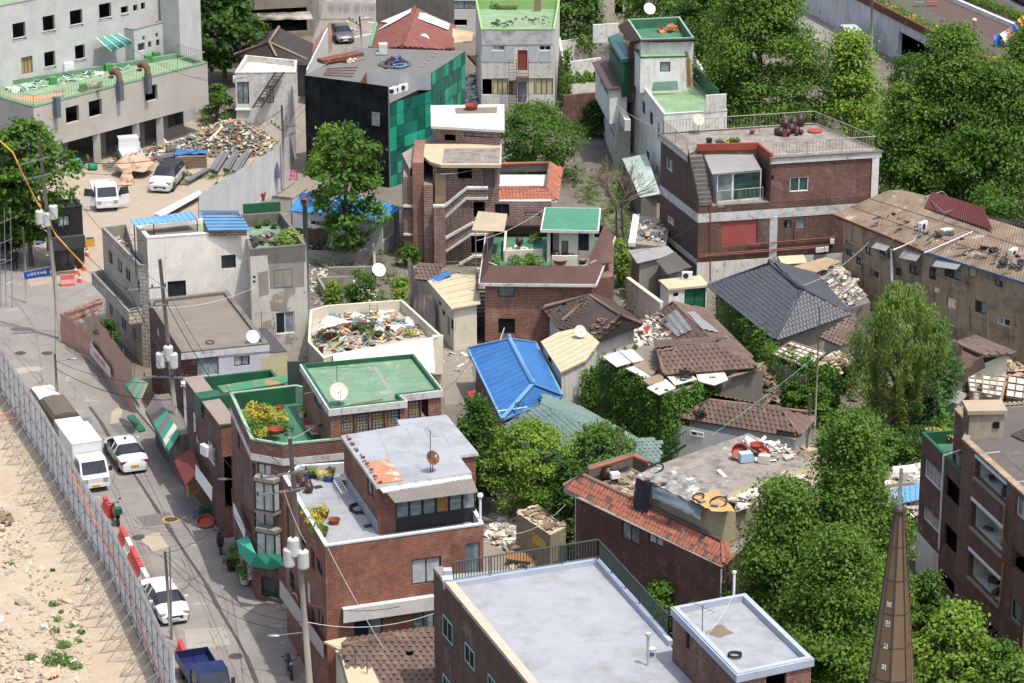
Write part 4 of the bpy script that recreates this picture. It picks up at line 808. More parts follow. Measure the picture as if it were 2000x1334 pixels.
M().slab([P(632,1253,zz+.9),P(675,1244,zz+.9),P(705,1262,zz+.9),P(745,1340,zz+.7),P(700,1400,zz+.6),P(683,1345,zz+.7),P(662,1268,zz+.8)],.1).build('canopy',ROOF_CRM,h.o)
M().prism(xy([(655,1270),(690,1400),(880,1400),(850,1250)],zz),0,zz).build('wall',CREAM,h.o)
for x,y in((694,1300),(717,1315)):M().tube([P(x,y,zz+.8),P(x,y,zz+.8)+Vector((0,0,1.0))],.03,5).build('stub_pipe',STEELD,h.o)
h=House('red_eave_house','dark brown brick house edged with red clay tiles and a patched flat roof',P(1265,1160));z=6.2
pl=xy([(1125,972),(1410,1108),(1520,1010),(1237,905)],z)
h.block(None,z,0,BRK_DEEP,[(0,1214,1012,1248,1068,'d'),(0,1266,1038,1295,1072,'dc'),(0,1155,1120,1200,1160,'h')],roof=ROOF_DIRTY,ph=0,poly=pl)
o0,o1=P(1101,950,z+.02),P(1413,1103,z+.02);i0,i1=P(1140,930,z+.75),P(1410,1058,z+.75);rf=M().slab([o0,o1,i1,i0],.1).build('eave_roof',TILE_RED,h.o)
tiles(rf,[[o0,o1,i1,i0]],.27,.33,TILE_RED,cap=300,arch=.055,stag=False,seed=11,jit=.04,drop=.01,mt2=TILE_BRN,p2=.12);ridge(rf,[i0+Vector((0,0,.05)),i1+Vector((0,0,.05))],.13,RIDGE_B)
w0=P(1410,1100,z+.02);w1,w2=P(1426,1088,z+.02),P(1412,1052,z+.72);M().slab([o1,w1,w2,i1],.1).build('eave_return',TILE_RED,h.o);tiles(bpy.data.objects['eave_return'],[[o1,w1,w2,i1]],.27,.33,TILE_RED,seed=12,arch=.055)
ridge(h.o,[o1+Vector((0,0,.08)),i1+Vector((0,0,.1))],.11,MATS['red_clay_tile'],'hip_tile');ridge(h.o,[o0+Vector((0,0,.08)),i0+Vector((0,0,.1))],.11,RIDGE_B,'hip_tile')
off=Vector((0,0,-.14));M().slab([o0+off,o1+off,o1+off+Vector((.3,.5,0)),o0+off+Vector((.3,.5,0))],.22).build('fascia',COPE,h.o)
m=M();m.bar(P(1148,925,z+.45),P(1238,898,z+.45),.16,.9);m.bar(P(1238,898,z+.45),P(1290,925,z+.45),.16,.9);m.build('terrace_wall',CONCD,h.o);ridge(h.o,[P(1148,917,z+.95),P(1238,890,z+.95)],.12,MATS['red_clay_tile'],'coping_tile');ridge(h.o,[P(1238,890,z+.95),P(1268,905,z+.95)],.12,MATS['red_clay_tile'],'coping_tile')
zu=8.6;pu=xy([(1262,922),(1420,962),(1425,1000),(1580,930),(1585,860),(1462,846)],zu);pu=xy([(1285,908),(1420,962),(1590,905),(1462,846)],zu)
h.block(None,zu,z,mat('yellowed_plaster','#c6bb93',stain=.5,scol='#6b604a',ssc=1.2),[],roof=ROOF_DIRTY,ph=.0,poly=pu)
tm=MATS['yellowed_plaster'];q=[P(1250,934,zu-.35),P(1292,906,zu+.05),P(1420,961,zu+.05),P(1437,1001,zu-.35),P(1385,1000,zu-.35)]
m=M();m.face([(*P(1257,935,8.2).xy,z),(*P(1385,998,8.2).xy,z),(*P(1385,998,8.2).xy,zu-.35),(*P(1257,935,8.2).xy,zu-.35)]);m.face([(*P(1385,998,8.2).xy,z),(*P(1437,1000,8.2).xy,z),(*P(1437,1000,8.2).xy,zu-.35),(*P(1385,998,8.2).xy,zu-.35)]);m.build('lean_to_wall',tm,h.o)
TARPS=mat('grey_tarpaulin','#8f8b84',stain=.8,scol='#4a4745',ssc=2.2,thr=.42,patch='#c2bdb2',pthr=.56,psc=1.4);TARPB=mat('blue_grey_tarpaulin','#6f7f82',stain=.4,scol='#4c5a5c',ssc=1.5);TARPD=mat('charcoal_cloth','#3b3d40',stain=.4,scol='#5a5d60',ssc=2);TARPO=mat('orange_beige_tarpaulin','#c08f54',stain=.5,scol='#d6c29c',ssc=1.6)
tag(drape('tarpaulin',[P(1243,930,zu-.1),P(1383,995,zu-.1),P(1425,962,zu+.12),P(1290,904,zu+.12)],34,10,.09,TARPS,seed=2,freq=5),'grey patched tarpaulin weighted with tyres over the lean-to','tarpaulin')
tag(drape('tarpaulin',[P(1346,974,zu+.02),P(1390,998,zu+.0),P(1437,998,zu-.05),P(1398,955,zu+.22)],16,10,.05,TARPO,seed=5),'orange and beige tarpaulin with two tyre rings on the roof corner','tarpaulin')
tag(drape('tarpaulin',[P(1273,948,zu-.1),P(1372,985,zu-.1),P(1368,1015,zu-.75),P(1275,972,zu-.7)],20,8,.05,TARPB,seed=6),'blue grey tarpaulin hanging down the lean-to wall','tarpaulin')
tag(drape('cloth',[P(1243,932,zu-.1),P(1272,947,zu-.08),P(1265,1008,z+.42),P(1235,1000,z+.32)],12,14,.07,TARPD,seed=7),'charcoal cloth hanging from the lean-to over the red tiles','cloth')
RUB=plain('tyre_rubber','#232324',rough=.8)
def ring(px,py,z,r,t,label,nz=(0,0,1),name='tyre',cat='tyre',group=None,mt=RUB):
 c=P(px,py,z);nz=Vector(nz).normalized();a=nz.cross(Vector((.3,1,.1))).normalized();b=nz.cross(a);n,k=20,8;vs=[]
 for i in range(n):
  d=a*math.cos(2*math.pi*i/n)+b*math.sin(2*math.pi*i/n)
  for j in range(k):q=2*math.pi*j/k;vs.append(c+d*(r-t+t*math.cos(q))+nz*(t*.85*math.sin(q)))
 return tag(M().idx(vs,[(i*k+j,((i+1)%n)*k+j,((i+1)%n)*k+(j+1)%k,i*k+(j+1)%k)for i in range(n)for j in range(k)]).build(name,mt,smooth=True),label,cat,group)
ring(1280,915,zu+.1,.5,.05,'bicycle tyre lying on the upper edge of the grey tarpaulin',(-.3,-.2,1));ring(1364,970,zu+.15,.34,.05,'smaller tyre ring on the orange tarpaulin',(-.2,-.2,1));ring(1403,981,zu+.1,.5,.05,'larger tyre ring on the orange tarpaulin corner',(-.2,-.3,1))
for i,(x,y)in enumerate(((1265,932),(1283,942),(1298,940),(1370,978),(1396,985),(1434,978))):tag(M().box(P(x,y,zu+.12),(.38,.3,.09),i*.7).build('block',CONC),'flat concrete block holding the tarpaulin down','block','blocks on the tarpaulins')
heap('roof_rubbish','broken basins, chairs and boxes dumped on the concrete flat roof',[(1428,880),(1470,860),(1545,870),(1550,900),(1500,905),(1440,900)],.35,J_PALE,n=130,s=(.15,.6),z=zu,seed=15)
basin(1444,885,zu+.25,.45,.35,POT_R,'large red basin on its side in the roof rubbish',tilt=.9);basin(1478,875,zu+.3,.4,.25,POT_R,'red brown basin with handle in the roof rubbish');basin(1490,886,zu+.1,.35,.2,POT_R,'flat red basin at the front of the roof rubbish',tilt=.3)
tag(M().box(P(1456,892,zu+.3),(.7,.5,.5),.3).build('plastic_box',plain('pale_blue_plastic','#9db6c4')),'pale blue plastic box in the roof rubbish','box');tag(M().box(P(1493,896,zu+.25),(.6,.4,.45),-.2).build('ice_box',CREAM),'cream cool box in the roof rubbish','box')
tag(heap('fallen_panel','',[(1425,965),(1480,935),(1560,915),(1580,930),(1500,970),(1440,1000)],.5,J_PALE,n=140,s=(.3,1.1),z=zu-.6,seed=16,flat=.1),'torn roofing boards and panels along the flat roof edge','debris')
M().prism(xy([(1437,1000),(1590,950),(1620,900),(1430,960)],zu-.7),0,zu-.7).build('rear_block',CONCB,h.o)
jar(1186,935,z,.38,.72,label='large brown jar on the brick house terrace corner');jar(1200,943,z,.22,.42,label='small dark jar beside the large terrace jar');tag(M().box(P(1201,928,z+.5),(.5,.4,.3),.3).build('foam_box',FR_W),'white foam box beside the terrace jars','box')
heap('terrace_rubble','broken tiles and sticks on the brick house terrace',[(1190,945),(1240,925),(1250,950),(1215,965)],.15,J_WOOD,n=60,z=z,seed=17)
dish('green_sunshade','dark green folding umbrella shade by the tarpaulin roof',P(1425,1045,z-.5),.75,GREEN_D,h=.9,az=-1.2,el=.2);bpy.data.objects['green_sunshade']['category']='umbrella'
q=P(1207,918,z);tag(M().tube([q,q+Vector((0,0,2.6))],.035,5).build('washing_pole',RUSTP),'rusty washing line pole on the brick house terrace','pole')
M().tube([P(1125,968,z-.1),(*P(1125,968,z-.1).xy,0)],.05,6).build('downpipe',FR_W,h.o);M().tube([P(1409,1112,z-.1),(*P(1409,1112,z-.1).xy,0)],.05,6).build('downpipe',FR_W,h.o)
h=House('gutted_apartment_block','gutted dark red brick apartment block with gaping white balconies and tile edged brown roof',P(1900,1180));z=8.6
g=xy([(1801,845),(1844,888),(1884,930),(1960,880),(1884,839)],z)
h.block(None,z,0,BRK_DEEP,[(0,1807,893,1837,962,'wl'),(0,1804,985,1834,1045,'wl'),(1,1848,926,1882,1006,'h'),(1,1845,1018,1879,1102,'h'),(1,1840,1112,1873,1178,'h'),(0,1810,1080,1822,1118,'d1')],roof=GREEN_V,ph=.7,pt=.14,cope=GREEN_D,poly=g)
h.band(0,2.6,WHITE2,poly=g,edges=(0,),proud=.02,name='whitewashed_base')
zm=10.8;pm=xy([(1865,800),(1891,827),(1880,859),(2015,981),(2200,900),(2120,780)],zm)
ROOFM=mat('brown_membrane_roof','#5c5450',stain=.6,scol='#8c857c',ssc=.9,thr=.55,patch='#3f3a38',pthr=.64,psc=.7)
h.block(None,zm,0,BRK_DRK,[(2,1906,890,1964,987,'h'),(2,1898,973,1957,1088,'h'),(2,1893,1071,1951,1186,'h'),(2,1984,965,2004,1024,(FR_W,2,GLASS,.06)),(2,1976,1066,1999,1132,'h'),(2,1972,1163,1992,1228,(MATS['mint_window_frame'],2,GLASS,.06)),(2,1885,1168,1945,1300,'h')],roof=ROOFM,ph=.18,pt=.35,cope=CONC,poly=pm,dep=.3)
A,B=pm[2],pm[3];e=(B-A).normalized();n=Vector((e.y,-e.x));n=n if n.y<0 else-n
for(x0,y0,x1,y1)in((1906,890,1964,987),(1898,973,1957,1088),(1893,1071,1951,1186)):
 u0,zt=PV(x0,y0,A,B);u1,zb=PV(x1,y1,A,B);q=lambda u,zz,o:Vector((A.x+e.x*u-n.x*o,A.y+e.y*u-n.y*o,zz));m=M();D=1.4
 m.face([q(u0-.1,zb-.1,D),q(u1+.1,zb-.1,D),q(u1+.1,zt+.1,D),q(u0-.1,zt+.1,D)]);m.face([q(u0-.05,zb-.1,.31),q(u0-.05,zb-.1,D),q(u0-.05,zt+.1,D),q(u0-.05,zt+.1,.31)]);m.face([q(u1+.05,zb-.1,.31),q(u1+.05,zb-.1,D),q(u1+.05,zt+.1,D),q(u1+.05,zt+.1,.31)]);m.face([q(u0,zb-.05,.31),q(u1,zb-.05,.31),q(u1,zb-.05,D),q(u0,zb-.05,D)])
 m.build('balcony_room',WHITE,h.o);M().bar(q(u0,zt+.02,-.03),q(u1,zt+.02,-.03),.08,.16).build('lintel',FR_W,h.o);M().bar(q(u0,zb-.04,-.02),q(u1,zb-.04,-.02),.14,.12).build('ledge',CONC,h.o)
 for k in range(5):tag(M().box(q(u0+(u1-u0)*random.random(),zb+.12,.5+.6*random.random()),(random.uniform(.2,.7),.3,random.uniform(.1,.4)),random.random()*3).build('balcony_rubble',J_WOOD,h.o))
q=inset(pm,.1)
TC=mat('pale_clay_coping_tile','#a08a72',isl=.7,var=.35,stain=.3,scol='#6a5a4a');me=tile_mesh(.26,.34,TC,.08)[0]
for i in(0,2,5):
 a,b=q[i],q[(i+1)%6];l=(b-a).length;d=(b-a).normalized();nn=Vector((-d.y,d.x))
 if l>9:l=9 if i==2 else 6
 if i==5:a,d,nn=b,-d,nn
 for k in range(int(l/.27)):
  p=a+d*.27*(k+.5);X=Vector((d.x,d.y,0));Y=Vector((nn.x,nn.y,0));mw=Matrix(((X.x,Y.x,0,p.x),(X.y,Y.y,0,p.y),(0,0,1,zm+.05),(0,0,0,1)));link('coping_tile',me,h.o,mw=Matrix.Translation(-h.o.location)@mw)
c=P(1922,850,zm-.15);M().box(c+Vector((0,.3,.65)),(1.9,1.4,1.5),.05).build('roof_hut',CONCB,h.o);M().box(c+Vector((0,.3,1.5)),(2.15,1.65,.22),.05).build('hut_roof',mat('sandy_slab','#a5937c',stain=.4,scol='#7d6d58'),h.o);M().box(c+Vector((.55,-.42,.75)),(.35,.05,.35),.05).build('hut_window',BLACK,h.o);M().box(c+Vector((-.98,.3,.65)),(.05,1.38,1.5),.05).build('hut_side',BRK_DRK,h.o)
M().tube([P(1843,890,z+.1),(*P(1843,890,z).xy,3)],.06,6).build('downpipe',FR_W,h.o);M().tube([P(1843,890,z+.12),P(1880,878,z+.3)],.05,6).build('downpipe',FR_W,h.o)
GASP=plain('yellow_gas_pipe','#b8862e')
for pa,pb in(((1966,985),(1960,1062)),((1962,1100),(1955,1180))):M().tube([onface(A,B,*pa,.1),onface(A,B,*pb,.1)],.035,5).build('gas_pipe',GASP,h.o)
for i,(x,y,mt,gm)in enumerate(((1816,850,POT_W,LF_DRK),(1826,855,POT_T,LF_YEL),(1832,862,POT_W,LF_MID),(1844,852,POT_B,LF_YEL),(1845,860,POT_B,None),(1857,858,POT_W,LF_YEL),(1868,850,POT_D,LF_DRK),(1855,864,POT_T,LF_YEL))):pot(x,y,z-.7,.25,.4,mt,gm,label='potted plant on the apartment block green terrace',group='green terrace pots on the gutted block',seed=120+i)
pot(1875,910,z-.7,.28,.8,POT_W,LF_DRK,label='tall white bin with a shrub on the lower green terrace',seed=140,gh=.5)
q=P(1820,850,z);tag(M().tube([q,q+Vector((0.1,0,1.6))],.03,5).build('pole',RUSTP),'leaning rusty pole on the green terrace of the gutted block','pole')
ribbed(h.o,'corrugated_patch',P(1975,850,zm-.1),P(2020,870,zm-.1),P(2060,850,zm+.1),P(2010,835,zm+.1),.2,.05,mat('dark_corrugated','#4d463f',stain=.4,scol='#8a8074'))
BRZ=mat('bronze_brown_cladding','#6f5a42',rough=.5,var=.12,stain=.25,scol='#5a4636',grain=.04);BRZD=plain('dark_brown_trim','#3d322b')
base=PY(1737,1334,118.);tip=PY(1750,1000,118.);tip.x=base.x=PY(1749,1160,118.).x;o=thing('church_spire','tall octagonal bronze brown church spire topped by a grey cross','spire',(base.x,base.y,0));cx,cy=base.x,base.y;zb,zt=base.z-4,tip.z;rb=lambda zz:.20+(zt-zz)*.098
SEG=8;n_lv=8;phi=R(22.5+12)
for i in range(SEG):
 for k in range(n_lv):
  z0_,z1_=zb+(zt-zb)*k/n_lv+.02,zb+(zt-zb)*(k+1)/n_lv-.02;vs=[]
  for zz,kk in((z0_,0),(z0_,1),(z1_,1),(z1_,0)):an=phi+2*math.pi*(i+kk)/SEG;vs.append((cx+rb(zz)*math.cos(an),cy+rb(zz)*math.sin(an),zz))
  M().face(vs).build('panel',BRZ,o)
 an=phi+2*math.pi*i/SEG;M().bar((cx+rb(zb)*math.cos(an),cy+rb(zb)*math.sin(an),zb),(cx+rb(zt)*math.cos(an),cy+rb(zt)*math.sin(an),zt),.05,.05).build('rib',BRZD,o)
for k in range(1,n_lv):
 zz=zb+(zt-zb)*k/n_lv;M().lathe((cx,cy,zz),[(rb(zz)-.02,-.02),(rb(zz)+.012,-.02),(rb(zz)+.012,.02),(rb(zz)-.02,.02)],SEG,Matrix.Rotation(phi,3,'Z')).build('seam',BRZD,o)
M().lathe((cx,cy,zt),[(.18,-.05),(.27,.02),(.27,.12),(.2,.25),(.06,.32)],14).build('finial',BRZD,o,smooth=True)
CR=mat('weathered_cross','#8a837a',stain=.3);M().box((cx,cy,zt+1.1),(.14,.12,1.75)).build('cross_post',CR,o);M().box((cx+.0,cy,zt+1.25),(1.2,.13,.13),.25).build('cross_arm',CR,o)
an=phi+2*math.pi*(5.5+1)/SEG;
for s_ in(-.1,.1):M().tube([(cx+(rb(zz)+.06)*math.cos(an)+s_*-math.sin(an),cy+(rb(zz)+.06)*math.sin(an)+s_*math.cos(an),zz)for zz in(zb,zt+.4)],.014,4).build('ladder_rail',RUSTP,o)
for k in range(22):zz=zb+(zt-zb)*(k+.5)/22;c=Vector((cx+(rb(zz)+.06)*math.cos(an),cy+(rb(zz)+.06)*math.sin(an),zz));t=Vector((-math.sin(an),math.cos(an),0));M().tube([c-t*.1,c+t*.1],.012,4).build('ladder_rung',RUSTP,o)
LETW=plain('white_lettering','#e6e6e6')
for face,chars in((4,'보현교회'),(7,'보현교회')):
 am=phi+2*math.pi*(face+.5)/SEG
 for j,ch in enumerate(chars):
  zz=PY(1720,(1172,1208,1251,1290)[j],118.).z;rr=rb(zz)*math.cos(math.pi/SEG)+.012;ct=Vector((cx+rr*math.cos(am),cy+rr*math.sin(am),zz));t=Vector((-math.sin(am),math.cos(am),0));text(ch,.3,LETW,ct,t,(-.098*math.cos(am),-.098*math.sin(am),1),o,'lettering')
ch=House('church_hall','brown brick church hall below the spire',(cx,cy,0),'church');ch.block(None,zb+.2,0,BRK_MID,[],roof=ROOF_GREY,ph=.4,poly=[Vector((cx-5,cy-12)),Vector((cx+7,cy-12)),Vector((cx+7,cy+1.8)),Vector((cx-5,cy+1.8))])
h=House('dark_brick_building','large dark brick three storey building with white bands, railed concrete roof and glazed balcony',P(1500,570));z=9.6
TL,FR_,BR_=V2(P(1291,262,z)),V2(P(1717,295,z)),V2(P(1591,243,z));F0=V2(P(1507,308,z))
C_=V2(P(1363,428,5.35));d1=(FR_-F0);
t=((C_-TL));den=d1.x*t.y-d1.y*t.x;s_=((TL-F0).x*t.y-(TL-F0).y*t.x)/den;C=F0+d1*s_
h.block(None,6.3,0,BRK_DEEP,[(0,1303,418,1316,443,'w'),(1,1531,430,1545,446,'d'),(1,1556,427,1572,445,'a'),(1,1409,432,1479,478,(RUST,1,mat('red_boarding','#a04c46',stain=.3,scol='#8a3a36'),.04)),(1,1540,515,1555,535,'h')],roof=ROOF_DIRTY,ph=0,poly=[TL,C,FR_,BR_],emat={0:mat('brown_render','#5f4c42',stain=.4,scol='#4a3b34',ssc=2,bump=.3)})
pl4=h.poly;h.band(5.1,5.75,COPE,edges=(0,1));h.band(0,2.1,WHITE2,edges=(1,),proud=.035,name='whitewashed_base');h.band(1.9,2.3,COPE,edges=(0,),proud=.03)
n2=V2(P(1343,303,z));n3=V2(P(1361,291,z));n4=V2(P(1482,288,z))
h.block(None,z,6.3,BRK_DRK,[(0,1301,305,1313,338,'w'),(4,1543,347,1579,373,'g'),(4,1499,343,1511,352,'d1')],roof=ROOF_DIRTY,over=.0,ph=0,poly=[TL,n2,n3,n4,F0,FR_,BR_],emat={0:MATS['brown_render']})
h.band(z-.45,z-.02,COPE,proud=.12,edges=(0,4,5,6),name='cornice');h.band(z-.02,z+.05,CONCD,proud=.2,edges=(0,4,5,6),name='roof_edge')
M().bar((*F0.lerp(FR_,.97),0),(*F0.lerp(FR_,.97),z-.5),.5,.3).build('corner_pier',WHITE,h.o)
x=V2(P(1519,420,5.2));e=(FR_-F0).normalized();M().bar((*(F0+e*.3+Vector((0,-.03))),2.1),(*(F0+e*.3+Vector((0,-.03))),5.2),.55,.06).build('pilaster',COPE,h.o)
OR=mat('orange_red_parapet','#96432e',stain=.4,scol='#6b3326');M().bar(n3.to_3d()+Vector((0,0,z+.12)),n4.to_3d()+Vector((0,0,z+.12)),.18,.5).build('red_parapet',OR,h.o);M().bar(n4.to_3d()+Vector((0,0,z+.0)),F0.to_3d()+Vector((0,0,z+.0)),.18,.6).build('red_parapet',OR,h.o)
RL=mat('rusty_white_rail','#a3998f',rough=.5,metal=.3,stain=.5,scol='#7a5a4a',ssc=4);zz=Vector((0,0,z+.06))
b4=inset([TL,n2,n3,n4,F0,FR_,BR_],.15);p3=lambda v:v.to_3d()+zz
railing(h.o,[p3(b4[1]),p3(b4[0]),p3(b4[6]),p3(b4[5]),p3(b4[4])],1.0,RL,gap=.24,r=.014,rail=.03,post=2.2)
ea=(C-TL).normalized();eb=(FR_-C).normalized();s0=n2;
for i in range(11):
 p=n2.lerp(C,(i+.5)/11*.95)+eb*.55;M().box((p.x,p.y,z-.2-i*.29),(1.0,.42,.3),math.atan2(eb.y,eb.x)).build('stair_tread',CONCD,h.o)
q0,q1=n2+eb*.02,C+eb*.02;M().face([(*q0,z),(*q1,6.35),(*q1,6.9),(*q0,z+.55)]).build('stair_wall',COPE,h.o);M().face([(*q0,6.3),(*q1,6.3),(*q1,6.9),(*q0,z+.5)]).build('stair_side',MATS['brown_render'],h.o)
g0=V2(P(1398,398,6.3));g1=V2(P(1487,390,6.3));e=(g1-g0).normalized();n=Vector((e.y,-e.x));n=n if n.y<0 else-n;Lg=(g1-g0).length;back=2.6
window(h.o,g0,e,n,.05,Lg*.36,6.4,8.5,(FR_W,1,GLASSL,.08),.03,'balcony_glazing');window(h.o,g0,e,n,Lg*.36,Lg-.05,6.4,8.5,(FR_W,1,GLASSG,.08),.03,'balcony_glazing')
M().face([(*g0,6.3),(*(g0-n*back),6.3),(*(g0-n*back),9.2),(*g0,8.6)]).build('balcony_side',GREYW,h.o);M().face([(*g1,6.3),(*(g1-n*back),6.3),(*(g1-n*back),9.2),(*g1,8.6)]).build('balcony_side',BRK_DRK,h.o)
CORG=mat('pale_corrugated','#8f8e8c',rough=.5,stain=.35,scol='#6d6862',streak=.2)
corrug(P(1375,303,9.15),P(1468,297,9.15),P(1488,332,8.6),P(1391,341,8.6),.17,.04).build('corrugated_roof',CORG,h.o)
railing(h.o,[(g0+n*.25).to_3d()+Vector((0,0,6.35)),(g1+n*.25).to_3d()+Vector((0,0,6.35))],.95,RL,gap=.3,r=.015);M().prism([g0,g1,g1+n*.45,g0+n*.45],6.15,6.35).build('balcony_slab',CONC,h.o)
RPIPE=mat('red_brown_pipe','#8a4a3c',rough=.6,stain=.3,scol='#6b4a40')
A,B=C,FR_
for pa,pb in(((1365,500),(1620,480)),((1365,497),(1620,477)),((1460,476),(1630,462)),((1387,395),(1387,548)),((1552,427),(1552,466))):M().tube([onface(A,B,*pa,.12),onface(A,B,*pb,.12)],.035,5).build('gas_pipe',RPIPE,h.o)
for x,y in((1596,487),(1604,486),(1613,485),(1624,470)):M().box(onface(A,B,x,y,.15),(.3,.2,.35)).build('meter_box',FR_W,h.o)
c=onface(A,B,1545,506,.5);M().tube([onface(A,B,1519,503,.1),onface(A,B,1519,507,.9)],.02,4).build('awning_bracket',STEELD,h.o);M().slab([onface(A,B,1519,500,.05),onface(A,B,1569,497,.05),onface(A,B,1569,505,.95),onface(A,B,1519,508,.95)],.04).build('door_awning',mat('cream_awning','#b9b393',rough=.5),h.o)
for i,(x,y,r,hh)in enumerate([(1533,238,.38,.75),(1550,236,.36,.75),(1562,233,.42,.9),(1545,248,.32,.75),(1556,247,.25,.5),(1524,252,.3,.6),(1538,253,.25,.55),(1517,250,.22,.5),(1564,250,.2,.4),(1556,252,.18,.45)]):jar(x,y+13,z,r,hh,label='dark brown jar in the cluster on the railed roof',group='jar cluster on the railed roof')
pot(1532,267,z,.2,.4,POT_T,None,label='orange clay pot among the rooftop jars');tag(M().lathe(P(1592,256,z+.05),[(.02,0),(.55,0),(.55,.06),(.02,.1)],18).build('jar_lid',POT_R),'large red lid lying on the railed roof','lid');pot(1469,262,z,.2,.3,POT_T,None,label='small orange pot lying alone on the railed roof')
for i,(x,y,mt,gm)in enumerate(((1385,281,POT_D,None),(1404,286,POT_U,LF_MID),(1417,285,POT_W,LF_YEL),(1429,285,POT_D,LF_DRK),(1438,284,POT_T,LF_MID))):pot(x,y,z,.24,.4,mt,gm,label=['grey bucket by the red parapet','blue tub with tall plant by the red parapet','white pot with flowers by the red parapet','dark pot by the red parapet','brown pot with shrub by the red parapet'][i],seed=150+i)
antenna('aerial','wide aerial on the railed concrete roof beside the trees',P(1483,258,z),2.4,2.2,-.1,n=5);antenna('aerial','short T shaped aerial on the back rail',P(1562,250,z),2.0,.9,0,n=2)
dish('satellite_dish','cream satellite dish with brown stain on the back rail',P(1364,262,z),.42,CREAM,h=1.1,az=.3)
h=House('long_derelict_tenement','long derelict two storey concrete tenement with brown corrugated roof weighted with tyres',P(1830,640));z=5.7
w=xy([(1648,432),(1802,492),(2040,566),(2100,460),(1740,375)],z)
TEN=mat('derelict_render','#a08c70',stain=.85,scol='#453b33',ssc=.7,thr=.48,streak=.75,bump=.3,patch='#8a8782',pthr=.66)
h.block(None,z,0,TEN,[(0,1652,467,1668,482,(FR_B,1,mat('plywood','#b0946a'),.04)),(0,1652,485,1668,503,'d'),(0,1718,481,1732,500,'d'),(0,1733,492,1742,508,'h'),(0,1672,500,1684,520,'d'),(0,1690,480,1702,500,'d'),(0,1748,520,1760,542,'h'),(0,1776,515,1794,540,'d'),(1,1815,520,1828,548,'d'),(1,1905,585,1925,615,'d'),(1,1850,580,1866,606,'h'),(0,1700,525,1716,545,'h'),(0,1765,553,1797,584,'h'),(1,1845,519,1876,549,'d'),(1,1823,560,1834,575,'h'),(1,1892,520,1905,543,(FR_B,1,MATS['yellowed_panel'],.04)),(1,1944,545,1958,562,'d'),(1,1948,616,1972,640,(CREAM,2,GLASS,.07))],roof=None,poly=w,dep=.14)
e0,e1,e2=P(1624,419,z+.1),P(1802,491,z+.1),P(2050,568,z+.1);r0,r1,r2=P(1735,372,z+1.7),P(1850,402,z+1.7),P(2060,466,z+1.7)
RCOR=mat('brown_corrugated_asbestos','#84725f',stain=.7,scol='#4d4038',ssc=.9,thr=.46,var=.2,patch='#9a8f84',pthr=.6,psc=.8,streak=.2,bump=.2)
corrug(e0,e1,r1,r0,.26,.045).build('roof',RCOR,h.o);corrug(e1,e2,r2,r1,.26,.045).build('roof',RCOR,h.o)
for f in(.33,.66):M().bar(e0.lerp(r0,f)+Vector((0,0,.05)),e1.lerp(r1,f)+Vector((0,0,.05)),.05,.03).build('sheet_lap',RCOR,h.o);M().bar(e1.lerp(r1,f)+Vector((0,0,.05)),e2.lerp(r2,f)+Vector((0,0,.05)),.05,.03).build('sheet_lap',RCOR,h.o)
M().face([r0,r1,P(1860,395,z),P(1760,370,z)]).build('roof_back',RCOR,h.o);M().face([e0,r0,(*w[4],z-.3),(*w[0],z-.3)]).build('gable',TEN,h.o)
REDM=mat('red_corrugated','#5f302e',stain=.5,scol='#5c2a2a',streak=.2);corrug(P(1805,405,z+1.5),P(1940,450,z+1.5),P(1920,405,z+2.4),P(1820,374,z+2.4),.22,.05).build('red_roof',REDM,h.o)
M().bar(e0,e1,.1,.16).build('eave_board',RUST,h.o);M().bar(e1,e2,.1,.14).build('eave_board',mat('blue_tarp_strip','#4f6f8c',stain=.4),h.o)
for i,(x,y)in enumerate(((1938,439),(1925,451),(1923,468),(1942,488),(1959,511),(1993,512),(1995,439),(1905,455))):ring(x,y,z+.75+.1*(i%2),.33,.11,'worn black tyre weighing down the corrugated tenement roof',(-.1,-.25,1),group='tyres on the tenement roof')
def acunit(px,py,z,rz,label,sc=1.):
 p=P(px,py,z);o=thing('air_conditioner',label,'air conditioner',p,None,rz);M().box((0,0,.3*sc),(.8*sc,.3*sc,.58*sc)).build('casing',FR_W,o,local=True);M().lathe((-.1*sc,-.152*sc,.3*sc),[(.02,0),(.22*sc,0),(.22*sc,.015),(.02,.02)],14,Matrix.Rotation(math.pi/2,3,'X')).build('fan_grille',FR_D,o,local=True)
 for s_ in(-.3,.3):M().box((s_*sc,0,-.0),(.06,.3*sc,.06)).build('foot',STEELD,o,local=True)
 return o
acunit(1802,449,z+.7,.9,'white air conditioner on the brown corrugated roof');acunit(1978,502,z+.6,.9,'white air conditioner between the roof tyres')
tag(M().box(P(1852,451,z+.9),(1.1,.5,.35),.5).build('foam_box',CREAM),'long cream foam box on the tenement roof','box');tag(drape('red_cloth',[P(1858,437,z+1),P(1880,434,z+1.1),P(1882,444,z+.9),P(1862,446,z+.85)],8,8,.08,mat('dark_red_cloth','#6b2622')),'dark red cloth crumpled on the tenement roof','cloth')
o=thing('pipe_frame','grey pipe frame lying on the tenement roof','frame',P(1840,420,z+1))
fr=[P(1807,402,z+1.3),P(1840,392,z+1.5),P(1873,425,z+1.2),P(1843,434,z+1.1)]
for k in range(4):M().tube([fr[k],fr[(k+1)%4]],.03,5).build('rail',STEEL,o);M().tube([fr[k],fr[k]+Vector((0,0,.7))],.03,5).build('leg',STEEL,o);M().tube([fr[k]+Vector((0,0,.7)),fr[(k+1)%4]+Vector((0,0,.7))],.03,5).build('rail',STEEL,o)
tag(M().tube([P(1805,494,z+.4),P(1900,452,z+1.2)],.035,5).build('white_pipe',FR_W),'long white pipe lying across the tenement roof','pipe');tag(M().tube([P(1900,675,0.1),P(1918,567,4.2)],.06,6).build('grey_pipe',STEEL),'grey pipe leaning on the derelict tenement wall','pipe')
